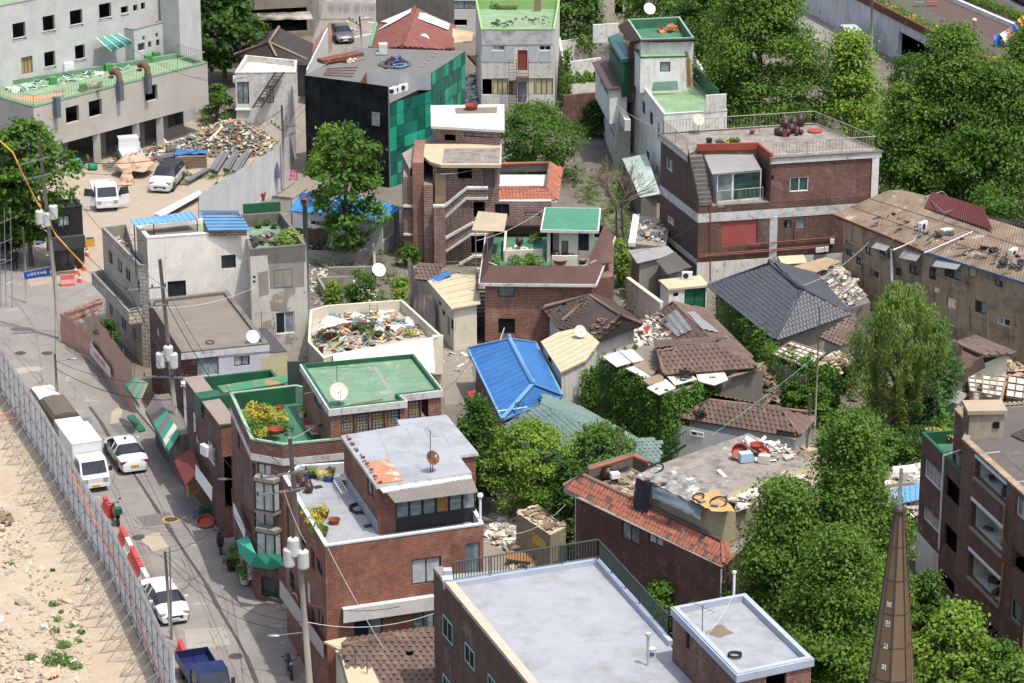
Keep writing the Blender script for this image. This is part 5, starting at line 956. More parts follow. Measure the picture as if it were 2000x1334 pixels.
tag(M().slab([P(1966,478,z+1),P(2000,450,z+1.2),P(2030,470,z+1.1),P(1990,490,z+.8)],.12).build('wired_panel',mat('rusty_white_panel','#a9a08f',stain=.6,scol='#6b4a38',ssc=5)),'framed white panel with rusty edge on the tenement roof','panel')
for x0,y0,x1,y1,mt in((1714,471,1742,482,'w'),(1768,486,1802,502,'w'),(1832,504,1880,518,'w')):
 i=0 if x1<1803 else 1;A,B=w[i],w[i+1];M().slab([onface(A,B,x0,y0,.02),onface(A,B,x1,y0+8,.02),onface(A,B,x1,y1+5,.6),onface(A,B,x0,y1-2,.6)],.03).build('window_canopy',CORG,h.o)
M().tube([onface(w[0],w[1],1744,486,.15),onface(w[0],w[1],1746,550,.15)],.1,8).build('white_duct',FR_W,h.o,smooth=True)
M().tube([P(1795,452,z+1.2),P(1785,470,z+.6),P(1765,480,z+.2),P(1745,488,z-.2)],.05,6).build('duct_hose',FR_W,h.o,smooth=True)
for i in range(9):a=(1650+i*35,500+i*14);k=0 if a[0]<1800 else 1;M().tube([onface(w[k],w[k+1],a[0],a[1],.06),onface(w[k],w[k+1],a[0]+random.uniform(-6,6),a[1]+45+random.uniform(0,20),.06)],.018,4).build('wall_cable',CABLE if i%2 else CABLEW,h.o)
tag(M().slab([P(1550,520,2.9),P(1612,502,3.4),P(1643,510,3.3),P(1568,543,2.6)],.06).build('fallen_board',mat('beige_board','#a08a6c',stain=.4)),'beige board roof sagging beside the tenement','board')
heap('collapsed_roof','collapsed sheet roof of bottles, planks and rubbish beside the dark slate roof',[(1573,545),(1640,515),(1680,560),(1690,590),(1640,600),(1610,570)],.5,J_PALE,n=380,s=(.1,.8),z=2.2,seed=41)
for i in range(9):tag(M().bar(P(1600+i*9,545+i*6,2.8),P(1630+i*8,528+i*6,3.0),.14,.04).build('loose_plank',J_WOOD if i%2 else STEEL),'loose plank fanned over the collapsed roof','plank','planks on the collapsed roof')
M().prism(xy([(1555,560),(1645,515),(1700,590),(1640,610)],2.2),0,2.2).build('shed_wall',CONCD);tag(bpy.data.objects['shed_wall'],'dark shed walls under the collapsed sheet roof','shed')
def hiphouse(name,label,base,eaves,ridgep,ze,zr,wallm,tm,rm,tw,thh,planes,capn=300,arch=.045,over=.45,rr=.11,ops=(),z0=0.,seed=1,drop=0.,holes=(),th=.12,capsz=True,ehts=None):
 h=House(name,label,base);E=[P(x,y,ze if not ehts else ehts[i])for i,(x,y)in enumerate(eaves)];Rg=[P(x,y,zr)for x,y in ridgep];h.E,h.R=E,Rg
 h.block(None,ze-.05,z0,wallm,ops,roof=None,poly=inset([V2(p)for p in E],over))
 pts={('e',i):p for i,p in enumerate(E)};pts.update({('r',i):p for i,p in enumerate(Rg)});lst=[];m=M()
 for pl in planes:
  q=[pts[(c[0],int(c[1:]))]for c in pl.split()];lst.append(q);m.slab(q,th)
 rf=m.build('roof',tm,h.o);h.rf=rf
 if tw:tiles(rf,lst,tw,thh,tm,cap=capn,arch=arch,seed=seed,drop=drop,holes=holes)
 up=Vector((0,0,.06))
 if len(Rg)>1:ridge(rf,[p+up for p in Rg],rr,rm)
 return h
h=hiphouse('slate_hip_roof_house','single storey house with dark grey scalloped hip roof and thick black ridges',P(1520,640),[(1382,558),(1514,664),(1662,612),(1592,535)],[(1504,516),(1566,567)],3.0,4.9,CONC,TILE_DRK,RIDGE_D,.34,.30,['e0 e1 r1 r0','e1 e2 r1','e2 e3 r0 r1','e3 e0 r0'],capn=300,rr=.14)
for a,b in((h.R[0],h.E[0]),(h.R[1],h.E[1]),(h.R[1],h.E[2]),(h.R[0],h.E[3])):ridge(h.rf,[a+Vector((0,0,.06)),b+Vector((0,0,.04))],.11,RIDGE_D,'hip_ridge')
for p in h.R:M().lathe(p,[(.14,0),(.2,.15),(.16,.32),(.04,.4)],10).build('ridge_finial',RIDGE_D,h.rf,smooth=True)
h=hiphouse('mossy_tile_house','old house with sagging near black tile hip roof and crumbling brown ridges',P(1160,690),[(1058,599),(1092,641),(1165,668),(1254,634),(1190,586)],[(1152,578),(1211,617)],2.9,4.2,WHITE2,TILE_BLK,RIDGE_B,.27,.3,['e1 e2 r1 r0','e0 e1 r0','e2 e3 r1','e3 e4 r0 r1','e4 e0 r0'],seed=5,drop=.03,arch=.07)
for a,b in((h.R[0],P(1064,600,3.2)),(P(1134,596,3.9),P(1098,628,3.1)),(h.R[1],P(1175,655,3.1)),(h.R[1],P(1250,632,3.0))):ridge(h.rf,[a+Vector((0,0,.06)),b+Vector((0,0,.06))],.12,RIDGE_B,'hip_ridge')
for i in range(22):q=h.E[1].lerp(h.E[2],random.random()).lerp(h.R[1],random.random()*.75);tag(M().box(q+Vector((0,0,.1)),(.28,.2,.06),random.random()*3,random.uniform(-.3,.3)).build('slipped_tile',RIDGE_B,h.rf))
h=hiphouse('tarp_patched_house','old brown tile roof house patched with grey sheeting',P(1370,700),[(1275,620),(1335,684),(1400,705),(1470,700),(1372,602)],[(1316,592),(1392,667)],2.9,4.2,WHITE2,TILE_BRN,RIDGE_B,.3,.3,['e0 e1 e2 r1 r0','e2 e3 r1','e3 e4 r0 r1','e4 e0 r0'],seed=6,arch=.06)
for a,b in((h.R[0],h.E[0]),(h.R[1],h.E[3])):ridge(h.rf,[a+Vector((0,0,.06)),b+Vector((0,0,.06))],.11,RIDGE_B,'hip_ridge')
GT=mat('thin_grey_sheeting','#8b8a8a',rough=.5,stain=.3,scol='#6b6a68',ssc=3)
zr_=lambda x,y:None
def onplane(pl,x,y,off=.2):
 a,b,c=pl;n=(b-a).cross(c-a).normalized();d=ray(x,y);o=Vector((0,0,HC));t=(a-o).dot(n)/d.dot(n);n=n if n.z>0 else-n;return o+d*t+n*off
pl=(h.E[0],h.R[1],h.R[0]);tag(drape('grey_sheeting',[onplane(pl,1292,630),onplane(pl,1324,607),onplane(pl,1358,646),onplane(pl,1328,661)],12,12,.04,GT,seed=8),'grey sheeting over the street side of the patched tile roof','sheeting')
pl=(h.E[3],h.R[0],h.R[1]);tag(drape('grey_sheeting',[onplane(pl,1338,614),onplane(pl,1352,614),onplane(pl,1404,655),onplane(pl,1370,648)],12,12,.04,GT,seed=9),'grey sheeting over the far slope of the patched tile roof','sheeting')
heap('eave_debris','stripped eave of orange stained battens and pale boards',[(1250,625),(1278,618),(1325,670),(1300,680)],.2,J_PALE,n=120,z=2.8,s=(.15,.7),seed=51,flat=.12)
h=hiphouse('brown_tile_house','brown wavy tile roof house on an ivy clad base with torn white sheet eaves',P(1340,780),[(1297,731),(1479,717),(1420,660),(1280,668)],[(1283,687),(1392,673)],5.0,6.1,CONC,TILE_BRN,RIDGE_B,.34,.31,['e0 e1 r1 r0','e1 e2 r1','e2 e3 r0 r1'],seed=7,arch=.07,drop=.01)
ridge(h.rf,[h.R[1]+Vector((0,0,.06)),h.E[1]+Vector((0,0,.06))],.12,RIDGE_B,'hip_ridge');ridge(h.rf,[h.R[0]+Vector((0,0,.06)),h.E[0]+Vector((0,0,.06))],.1,RIDGE_B,'hip_ridge')
pw=xy([(1170,700),(1262,744),(1290,774),(1400,744),(1490,722),(1420,655),(1240,678)],4.5)
h.block(None,4.5,0,CONCD,[],roof=ROOF_BRN,ph=0,poly=pw)
WS=mat('white_eave_sheet','#c9c5ba',stain=.5,scol='#9a7a58',ssc=2.5,thr=.58)
for q in([(1177,696),(1207,686),(1233,708),(1204,716)],[(1209,685),(1236,682),(1258,703),(1236,708)],[(1222,719),(1240,714),(1271,735),(1259,738)],[(1263,757),(1300,740),(1320,757),(1287,771)],[(1303,735),(1345,728),(1362,740),(1318,752)],[(1358,727),(1412,720),(1422,741),(1395,752),(1365,745)]):M().slab([P(x,y,4.85)for x,y in q],.06).build('sheet_panel',WS,h.o)
for q in([(1236,712),(1262,704),(1285,722),(1272,733)],[(1255,742),(1292,728),(1297,742),(1268,752)]):M().slab([P(x,y,4.9)for x,y in q],.15).build('eave_timber',WOOD,h.o)
for i in range(8):M().bar(P(1420+i*4,738-i*2,4.7),P(1478+i*2,722-i*2,4.7),.08,.07).build('batten',WOOD,h.o)
BUR=junkmat('black_netting',['#1d1b1b','#2c2a2a','#141313']);heap('black_netting','crumpled black netting lying on the brown tile eave',[(1318,720),(1340,715),(1360,725),(1345,742),(1320,735)],.3,BUR,n=160,z=5.0,s=(.05,.35),seed=53)
h=hiphouse('lower_tile_house','low white walled house with long brown tile roof and white sheet eaves',P(1430,890),[(1325,814),(1455,836),(1562,851),(1595,815),(1400,775)],[(1386,783),(1525,800)],2.9,3.9,GREYW,TILE_BRN,RIDGE_B,.33,.3,['e0 e1 e2 r1 r0','e2 e3 r1','e3 e4 r0 r1','e4 e0 r0'],seed=9,arch=.06,ops=[])
for a,b in((h.R[1],h.E[2]),(h.R[1],P(1582,806,3.3))):ridge(h.rf,[a+Vector((0,0,.06)),b+Vector((0,0,.06))],.1,RIDGE_B,'hip_ridge')
for i in range(9):
 f=lambda t:(1283+(1556-1283)*t,807+(858-807)*t);a,b=f(i/9+.003),f((i+1)/9-.003);M().slab([P(*a,2.65),P(*b,2.65),P(b[0]+8,b[1]-12,2.85),P(a[0]+8,a[1]-12,2.85)],.05).build('eave_sheet',WS,h.o)
wl=xy([(1308,825),(1440,852)],2.5);M().face([(*wl[0],0),(*wl[1],0),(*wl[1],2.5),(*wl[0],2.5)]).build('wall',GREYW,h.o);e=(wl[1]-wl[0]).normalized();n=Vector((e.y,-e.x));n=n if n.y<0 else-n
for x0,y0,x1,y1,st in((1349,840,1375,855,'w'),(1309,822,1315,831,'w1')):u0,zt=PV(x0,y0,*wl);u1,zb=PV(x1,y1,*wl);window(h.o,wl[0]+n*.03,e,n,u0,u1,zb,zt,st,.02)
BURN=junkmat('burnt_brush',['#3a312b','#51443a','#2a2421']);heap('burnt_brush','dark dry brush heap on the lower tile roof corner',[(1350,790),(1385,782),(1390,805),(1360,812)],.4,BURN,n=200,z=3.3,s=(.05,.5),seed=55,flat=.06)
heap('dry_brush','brown dry bramble thicket behind the lower tile roof',[(1400,775),(1440,745),(1505,735),(1525,770),(1500,790)],1.6,DRY,n=1500,s=(.05,.7),z=.8,seed=56,flat=.05,cat='dry brush',edge=.4)
o=thing('green_stair_rail','dark green steel stair with railings beside the white house','stair',P(1300,890))
for a,b in(((1272,903,.0),(1328,868,2.2)),((1285,908,.0),(1340,872,2.2))):pa,pb=P(*a),P(*b);up=Vector((0,0,1));M().bar(pa+up,pb+up,.05,.05).build('handrail',GREEN_D,o);M().bar(pa+up*.1,pb+up*.1,.05,.12).build('stringer',GREEN_D,o);[M().bar(pa.lerp(pb,k/8)+up*.1,pa.lerp(pb,k/8)+up,.025,.025).build('baluster',GREEN_D,o)for k in range(9)]
h=hiphouse('blue_roof_house','small brick house with vivid blue sheet hip roof and pale blue ridges',P(1000,780),[(914,680),(981,818),(1098,772),(1046,669)],[(995,662),(1041,750)],2.7,3.9,BRK_MID,BLUE_V,BLUE_S,0,0,['e0 e1 r1 r0','e1 e2 r1','e2 e3 r0 r1','e3 e0 r0'])
for a,b in((h.R[0],h.R[1]),(h.R[1],h.E[1]),(h.R[1],h.E[2]),(h.R[0],h.E[0]),(h.R[0],h.E[3])):M().bar(a+Vector((0,0,.04)),b+Vector((0,0,.04)),.26,.08).build('ridge_cap',BLUE_S,h.rf)
for a,b in((h.E[0],h.E[1]),(h.E[1],h.E[2]),(h.E[2],h.E[3])):M().bar(a+Vector((0,0,-.05)),b+Vector((0,0,-.05)),.16,.14).build('gutter',BLUE_S,h.rf)
for p in h.R:M().lathe(p,[(.1,0),(.16,.12),(.12,.28),(.03,.34)],8).build('finial',BLUE_S,h.rf)
k=9;a,b=h.E[0],h.E[1]
for i in range(1,16):
 s0=a.lerp(b,i/16);rr_=h.R[0].lerp(h.R[1],min(1,max(0,(i/16-.08)/.7)));M().bar(s0+Vector((0,0,.01)),rr_+Vector((0,0,.01)),.03,.015).build('seam',BLUE_V,h.rf)
tag(M().tube([P(1015+9*math.cos(t*.6),789+4*math.sin(t*.6)+t*.02,3.3)for t in range(50)],.02,4).build('wire_coil',CABLE),'coil of dark wire left on the blue roof','wire');tag(M().bar(P(972,803,2.9),P(1030,795,3.15),.08,.05).build('white_batten',FR_W),'white batten lying along the blue roof front','batten')
h=House('cream_roof_outhouse','small white outhouse with cream ribbed sheet roof',P(1115,780));q=[(1061,667),(1092,650),(1134,641),(1166,668),(1141,702),(1097,723)]
h.block(q,3.4,0,WHITE2,[(5,1070,690,1077,715,'d')],roof=ROOF_CRM,over=.15,ot=.12)
for i in range(7):t=(i+.5)/7;M().bar(P(1061+36*t,667+56*t,3.42),P(1134+32*t,641+27*t+20*t*t,3.42),.04,.03).build('seam',ROOF_CRM,h.o)
dish('satellite_dish','pale grey satellite dish on the cream outhouse roof',P(1133,660,3.4),.42,GREYW,h=.45,az=.5)
for x,y in((1063,672),(1050,690)):M().tube([P(1063,735,0),P(1063,672,3.3)],.05,6).build('post',FR_W,h.o)
for i,(x,y)in enumerate(((1065,727),(1068,750),(1076,762))):tag(M().slab([P(x-10,y-3,1.0+i*.1),P(x+6,y-5,1.2),P(x+10,y+3,1.0),P(x-6,y+4,.9)],.05).build('window_sash',GLASSL),'discarded window sash stacked between the blue and cream roofs','window sash','discarded sashes')
h=hiphouse('teal_tile_house','low house with teal green tile roof half hidden by trees',P(1130,900),[(985,832),(1090,925),(1285,915),(1292,884),(1130,794),(1052,790)],[(1056,789),(1170,850)],2.6,3.9,CREAM,TILE_TEAL,RIDGE_T,.3,.27,['e0 e1 r1 r0','e1 e2 e3 r1','e3 e4 e5 r0 r1','e5 e0 r0'],seed=13,arch=.035)
ridge(h.rf,[h.R[1]+Vector((0,0,.06)),P(1283,905,2.8)],.1,RIDGE_T,'hip_ridge')
h=House('gate_house','small white gate house with flat cream roof and dark green steel gate',P(1340,610));
h.block([(1290,547),(1307,563),(1381,556),(1366,539)],2.75,0,WHITE,[(1,1337,565,1377,618,(FR_D,2,mat('green_steel_gate','#1d6b4c',rough=.4,stain=.2),.05),'gate'),(1,1315,572,1325,579,'d1')],roof=ROOF_CRM,over=.12,ot=.15)
acunit(1342,545,2.75,-.1,'white air conditioner on the gate house roof',.9)
m=M();a,b=P(1226,543,2.4),P(1292,592,2.4);m.bar((a.x,a.y,1.2),(b.x,b.y,1.2),.2,2.4);tag(m.build('yard_wall',WHITE2),'peeling whitewashed yard wall leading to the gate house','wall');tag(M().bar(a+Vector((0,0,.03)),b+Vector((0,0,.03)),.3,.08).build('wall_coping',CREAM,bpy.data.objects['yard_wall']))
o=thing('corrugated_shed','grey corrugated roof lean-to behind the yard wall','shed',P(1270,540));corrug(P(1227,489,3.5),P(1305,481,3.5),P(1322,497,3.1),P(1245,515,3.1),.18,.04).build('roof',CORG,o);M().prism(inset(xy([(1230,492),(1303,484),(1320,497),(1247,513)],3.1),.1),0,3.05).build('wall',CONC,o)
o=thing('bent_sheet_shed','shed under a bent dark grey metal sheet against the brick wall','shed',P(1315,540));drape('roof',[P(1281,508,3.2),P(1318,492,3.3),P(1352,521,2.9),P(1305,536,2.8)],12,10,.05,STEELD,o,seed=3,freq=2);M().prism(inset(xy([(1283,509),(1317,494),(1348,521),(1306,533)],2.8),.1),0,2.7).build('wall',GLASSL,o)
o=thing('rubbish_terrace','flat concrete outhouse roof with white parapet and dumped household rubbish','outhouse',P(1265,480));M().prism(xy([(1225,475),(1300,482),(1310,430),(1245,420)],2.8),0,2.8).build('wall',CONC,o);M().bar(P(1234,478,3.1),P(1243,422,3.1),.5,.3).build('parapet',WHITE,o)
heap('terrace_rubbish','white sacks, pots and boards dumped on the outhouse roof',[(1245,470),(1250,432),(1300,432),(1300,478)],.35,J_PALE,n=90,z=2.8,s=(.15,.7),seed=61);basin(1251,458,2.9,.35,.4,POT_W,'white round tub lying on the outhouse roof',tilt=1.2);basin(1281,460,2.8,.28,.4,POT_W,'white bucket standing on the outhouse roof');basin(1265,465,2.8,.3,.25,STEELD,'grey metal basin on the outhouse roof')
HOSP=mat('hospital_render','#bdbdb9',stain=.3,scol='#8b8981',ssc=.35,thr=.48,streak=.2);HOSP2=mat('hospital_lower_render','#b3aea4',stain=.4,scol='#857c70',ssc=.4,thr=.48,streak=.28)
FR_O=plain('timber_window_frame','#8a5f3a');HW=(FR_O,2,BLACK,.07)
h=House('gutted_hospital','large pale grey gutted building with green painted terrace roof and empty windows',P(250,300),'building');z=6.2
pl=xy([(-70,171),(65,209),(405,122),(348,104)],z)
h.block(None,z,2.6,HOSP2,[(1,128,211,155,236,'h'),(1,173,199,200,224,'h'),(1,283,170,308,194,'h')],roof=GREEN_P,ph=.35,pt=.3,cope=GREEN_R,poly=pl,dep=.3);M().face([(*p,2.6)for p in pl]).build('soffit',CONC,h.o)
ig=inset(pl,1.6);h.block(None,2.6,0,CONC,[(1,3.0,2.4,6.2,.05,'uv','h'),(1,7.0,2.4,10.5,.05,'uv','h'),(1,11.2,2.4,13.2,.05,'uv','h'),(1,13.8,2.3,17,.9,'uv','h'),(1,17.6,2.3,19.5,.9,'uv','h')],roof=None,poly=ig,dep=.3)
A,B=pl[1],pl[2];e=(B-A).normalized();n=Vector((e.y,-e.x));n=n if n.y<0 else-n;LL=(B-A).length
for u in(2.6,6.6,10.8,13.4):p=A+e*u-n*.35;M().bar((*p,0),(*p,2.6),.55,.5).build('pillar',HOSP2,h.o)
up=xy([(-70,186),(-3,172),(236,121),(222,80)],5.85);u0=up[1];u1=up[2];du=(u1-u0).normalized();nb=Vector((-du.y,du.x));nb=nb if nb.y>0 else-nb;pu=[u0-du*8,u1+du*8.5,u1+du*8.5+nb*12,u0-du*8+nb*12]
W2=[(0,*q,'h')for q in((24,47,51,76),(83,33,108,62),(136,22,162,50),(193,9,218,37),(86,103,109,132),(146,90,167,117),(236,14,251,27),(260,10,269,21),(275,6,284,18))]+[(0,41,113,65,142,(FR_O,3,mat('old_screen','#a08a58',stain=.3),.06))]
h.block(None,12.6,0,HOSP,W2,roof=GREEN_P,ph=.3,pt=.3,cope=CONC,poly=pu,dep=.28)
for(x0,y0,x1,y1)in[w[1:5]for w in W2[:7]]:
 a=PV(x1,y0,pu[0],pu[1]);b=PV(x0,y1,pu[0],pu[1]);q=lambda uu,zz,o:(pu[0].x+du.x*uu-nb.x*-o,pu[0].y+du.y*uu+nb.y*o,zz);M().bar(q(a[0]-.05,b[1],.06),q(a[0]-.05,a[1],.06),.09,.07).build('window_jamb',FR_O,h.o);M().bar(q(b[0],b[1],-.04),q(a[0],b[1],-.04),.1,.08).build('window_sill',COPE,h.o)
px=xy([(231,52),(261,58),(318,43),(290,37)],8.7);h.block(None,8.7,5.85,HOSP,[(1,269,86,283,97,'h'),(1,289,82,296,92,'h'),(1,305,78,312,89,'h'),(1,278,71,283,78,'h'),(1,304,65,309,72,'h')],roof=ROOF_DIRTY,ph=.3,cope=CONC,poly=px)
h.block(None,15.,0,HOSP,[],roof=ROOF_DIRTY,ph=.3,cope=CONC,poly=xy([(317,106),(353,114),(378,102),(342,94)],5.85))
CANO=mat('teal_polycarbonate','#3f8f86',rough=.25,stain=.2,scol='#6faaa0',spec=.5);cv=[]
for i in range(6):
 t=i/5;cv.append((P(189+29*t,75+26*t,8.4-.1*t-.9*t*t),P(230+30*t,66+15*t+3*t*t,8.4-.1*t-.9*t*t)))
can=M()
for a,b in zip(cv[:-1],cv[1:]):can.face([a[0],a[1],b[1],b[0]])
co=can.build('canopy',CANO,h.o,smooth=True)
for k in(0,.33,.66,1):M().tube([a.lerp(b,k)+Vector((0,0,.03))for a,b in cv],.045,5).build('canopy_rib',FR_W,co)
zf=5.86;PGL=mat('green_dado','#9fc0a8',stain=.2)
M().face([P(190,124,zf),P(232,118,zf),P(232,118,zf)+Vector((0,0,2.2)),P(190,124,zf)+Vector((0,0,2.2))]).build('porch_wall',PGL,h.o)
iw=inset(pl,.15);tz=Vector((0,0,z+.03));RW=mat('faded_white_rail','#a9a49a',metal=.3,rough=.5,stain=.4,scol='#7d6a58')
railing(h.o,[iw[0].to_3d()+tz,iw[1].to_3d()+tz,iw[2].to_3d()+tz,iw[3].to_3d()+tz],.85,RW,gap=.3,r=.016,rail=.028,post=3)
for x,y in((107,215),(230,182),(285,168)):
 b=onface(A,B,x,y,.3);t=Vector((0,0,1));nz=Vector((n.x,n.y,0));tp=HT(x,y-40,0,0)if False else 0
 M().box(b+t*.3,(.42,.45,1.7),math.atan2(e.y,e.x)).build('duct',DUCT,h.o)
 if x>150:M().tube([b+t*1.1,b+t*1.6+nz*-.1,b+t*1.85-nz*.5,b+t*1.6-nz*1.0,b+t*1.2-nz*1.1],.27,8).build('duct_bend',mat('brown_grey_rust','#64493c',stain=.5,scol='#8a8078'),h.o,smooth=True)
for x,y in((104,164),(213,138),(306,115),(163,177),(290,121)):M().box(P(x,y,zf)+Vector((0,0,.3)),(.6,.6,.6),.3).build('vent_box',mat('green_vent','#3f8a3c'),h.o)
M().box(P(135,143,zf)+Vector((0,0,.45)),(.8,.5,.9),.3).build('tank_box',FR_W,h.o)
heap('broken_glass','shattered glass sheets strewn on the hospital terrace',[(10,175),(120,145),(240,125),(250,135),(120,165),(30,182)],.06,junkmat('glass_shard',['#9fc0b4','#b9d0c8','#8aa89c']),n=240,s=(.2,.7),z=zf,seed=71,flat=.04)
M().face([P(10,190,zf+.006),P(70,200,zf+.006),P(140,180,zf+.006),P(85,186,zf+.006)]).build('rust_stain',mat('rusty_wash','#b98a66'),h.o)
tag(M().box(P(116,178,zf+.6),(.9,.6,.04),.4).build('plank_table',WOOD),'old plank table on the hospital terrace edge','table');heap('twigs','pile of dry branches on the hospital terrace',[(165,182),(195,172),(190,180),(170,186)],.5,DRY,n=80,s=(.2,1.1),z=zf,seed=72,flat=.05)
h=House('derelict_concrete_block','derelict concrete block with rust streaks and torn white awning behind the black roof',P(545,70),'building');h.block(None,8.5,0,mat('rust_streaked_concrete','#8c8274',stain=.5,scol='#5c4a3c',streak=.6),[(0,480,20,600,60,'h')],roof=ROOF_DIRTY,ph=.4,poly=[V2(P(465,78,0)),V2(P(612,70,0)),V2(P(612,70,0))+Vector((0,9)),V2(P(465,78,0))+Vector((0,9))])
tag(drape('torn_awning',[P(472,40,3.0),P(612,38,3.0),P(606,22,3.7),P(490,26,3.7)],20,5,.1,mat('rusty_white_awning','#c4bcae',stain=.7,scol='#6a3f2a',ssc=2.5,thr=.48),seed=4),'torn rusty white sheet awning on the derelict block','awning')
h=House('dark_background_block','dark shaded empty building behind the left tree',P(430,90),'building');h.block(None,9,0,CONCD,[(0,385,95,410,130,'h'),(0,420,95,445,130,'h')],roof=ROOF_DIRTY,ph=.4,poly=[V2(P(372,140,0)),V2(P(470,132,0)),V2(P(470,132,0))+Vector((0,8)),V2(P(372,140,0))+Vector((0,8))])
BLKT=mat('black_felt_roof','#3b3533',stain=.4,scol='#57504a',ssc=1.2,bump=.3)
h=House('black_felt_roof_house','old house with black felt roof and timber ridge poles',P(540,125));E=[P(455,108,3),P(605,128,3),P(612,85,3),P(500,70,3)];r0,r1=P(525,84,4.4),P(545,54,4.6)
rf=M().slab([E[0],P(525,122,3),r0],.1).slab([P(525,122,3),E[1],r1,r0],.1).slab([E[1],E[2],r1],.1).slab([E[0],r0,r1,E[3]],.1).build('roof',BLKT,h.o);h.block(None,2.9,0,CONCD,[],roof=None,poly=inset([V2(p)for p in E],.4))
for a,b in((r0,r1),(r0,E[0]),(r0,P(600,118,3.1)),(r0,P(540,112,3.4))):ridge(rf,[a+Vector((0,0,.08)),b+Vector((0,0,.08))],.12,WOOD,'ridge_pole')
h=House('concrete_stair_house','small stained white concrete house with outside steel stair and roof terrace',P(520,235));h.block([(459,142),(577,141),(580,118),(480,108)],4.7,0,WHITE2,[(0,463,160,487,203,'d'),(0,520,167,535,201,'dc'),(0,505,190,517,201,'a')],roof=CREAM,ph=.5,cope=COPE)
M().slab([P(455,147,4.0),P(499,147,4.0),P(499,162,3.7),P(455,162,3.7)],.05).build('awning',MATS['cream_awning'],h.o);a,b=P(495,205,1.9),P(540,135,4.8)
for s_ in(0,.7):M().bar(a+Vector((s_,-.9,0)),b+Vector((s_,-.9,0)),.06,.14).build('stair_stringer',STEELD,h.o)
for k in range(12):p=a.lerp(b,(k+.5)/12)+Vector((.35,-.9,0));M().box(p,(.7,.22,.03)).build('stair_tread',STEELD,h.o)
M().bar(P(460,212,1.5),P(490,212,1.5),.8,.12).build('balcony',WHITE,h.o);M().prism(xy([(489,202),(540,222),(560,300),(500,300)],0),0,.1).build('plinth',CONC,h.o)
REDP=mat('faded_red_roof_paint','#7f4a42',stain=.45,scol='#96766c',ssc=1.4,thr=.52,var=.2);h=House('red_roof_house','house with faded red painted tile roof and one white patch',P(805,110));ze=3.6;a,b=P(811,14,5.4),P(785,90,5.4);E=[P(742,46,ze),P(722,98,ze),P(882,98,ze),P(888,50,ze),P(820,-10,ze)]
rf=M().slab([E[1],E[2],E[3],a,b][:4]if False else[b,E[2],E[3],a],.1).slab([E[1],b,a,E[0]],.1).slab([E[1],E[2],b],.1).build('roof',REDP,h.o);tiles(rf,[[E[2],E[3],a,b],[E[1],E[0],a,b]],.42,.4,REDP,cap=260,arch=.05,seed=23);ridge(rf,[a,b],.14,REDP)
pl2=(b,E[2],E[3]);M().face([onplane(pl2,x,y,.2)for x,y in((818,28),(830,30),(877,50),(874,62),(815,40))]).build('white_patch',mat('white_roof_patch','#cfccc6',stain=.3),rf);pl2=(E[1],b,a);M().face([onplane(pl2,x,y,.2)for x,y in((745,46),(806,20),(804,28),(775,45),(738,64),(760,48))]).build('white_patch',MATS['white_roof_patch'],rf)
h.block(None,ze-.05,0,CONCB,[],roof=None,poly=inset([V2(E[1]),V2(E[2]),V2(E[3]),V2(E[4]),V2(E[0])],.4));tag(M().bar(P(735,15+10,4),P(887,30,4),.3,3).build('concrete_wall',CONCD),'dark stained concrete wall behind the red roof','wall');dish('satellite_dish','white satellite dish beside the red patched roof',P(829,88,4.0),.42,FR_W,h=.6,az=.4)
tag(M().tube([P(722,93,3.8),P(735,45,5)],.14,8).build('green_pipe',mat('green_pipe','#4f9a78')),'thick green pipe running up beside the red roof','pipe');tag(M().tube([P(722,93,3.9),P(790,93,3.9),P(888,95,3.9)],.13,8).build('rusty_pipe',RUST),'thick rusty pipe along the foot of the red roof','pipe')
h=House('grey_top_building','grey building with glazed balcony at the upper edge of town',P(880,60),'building');h.block(None,7,0,GREYW,[(0,852,2,935,18,'d3'),(0,885,38,912,50,'h')],roof=ROOF_DIRTY,poly=[V2(P(838,70,0)),V2(P(942,70,0)),V2(P(942,70,0))+Vector((0,8)),V2(P(838,70,0))+Vector((0,8))])
tag(M().slab([P(884,55,4),P(926,62,4.2),P(922,80,3.6),P(882,84,3.5)],.08).build('beige_awning',mat('beige_tarp','#b9a482',stain=.4)),'beige board awning beside the red roof','awning')
o=thing('iron_stair','rusty iron stair in the gap beside the white building','stair',P(920,140))
for s_ in(0,.8):M().bar(P(913,108,3)+Vector((s_,0,0)),P(936,135,.6)+Vector((s_,0,0)),.06,.2).build('stringer',RUST,o);M().bar(P(913,108,3.9)+Vector((s_,0,0)),P(936,135,1.5)+Vector((s_,0,0)),.04,.04).build('handrail',RUST,o)
for k in range(9):M().box(P(913,108,3).lerp(P(936,135,.6),(k+.5)/9)+Vector((.4,0,0)),(.8,.25,.04)).build('tread',RUST,o)
h=House('dark_glass_building','boxy building clad in near black and green glass panels with cluttered grey roof',P(700,330),'building');z=8.3
L_,C6,R6,K6=xy([(595,147),(759,169),(908,100),(700,93)],z);lo=6.9;GR_R=mat('grey_felt_roof','#6b6966',stain=.4,scol='#5f5a55',ssc=.9,var=.12)
h.block(None,lo,0,FR_D,[],roof=GR_R,ph=0,poly=[L_,C6,R6,K6]);N1,N2,N3=xy([(703,161),(716,141),(842,143)],z);h.block(None,z,lo,FR_D,[],roof=GR_R,ph=0,poly=[L_,N1,N2,N3,R6,K6],emat={1:RUST,2:mat('white_siding','#a9abad')})
PGD=glassmat('near_black_glass','#0a1013',rough=.1,spec=.08,dirt=.08,dcol='#1c3a36');PGG=[glassmat('green_glass_panel_%d'%i,c,rough=.2,spec=.2,dirt=d,dcol=dc)for i,(c,d,dc)in enumerate((('#0c7a60',.25,'#143c36'),('#0b7f64',.25,'#0f3a34'),('#0c4a40',.45,'#14705c'),('#095c4a',.5,'#123a36')))]
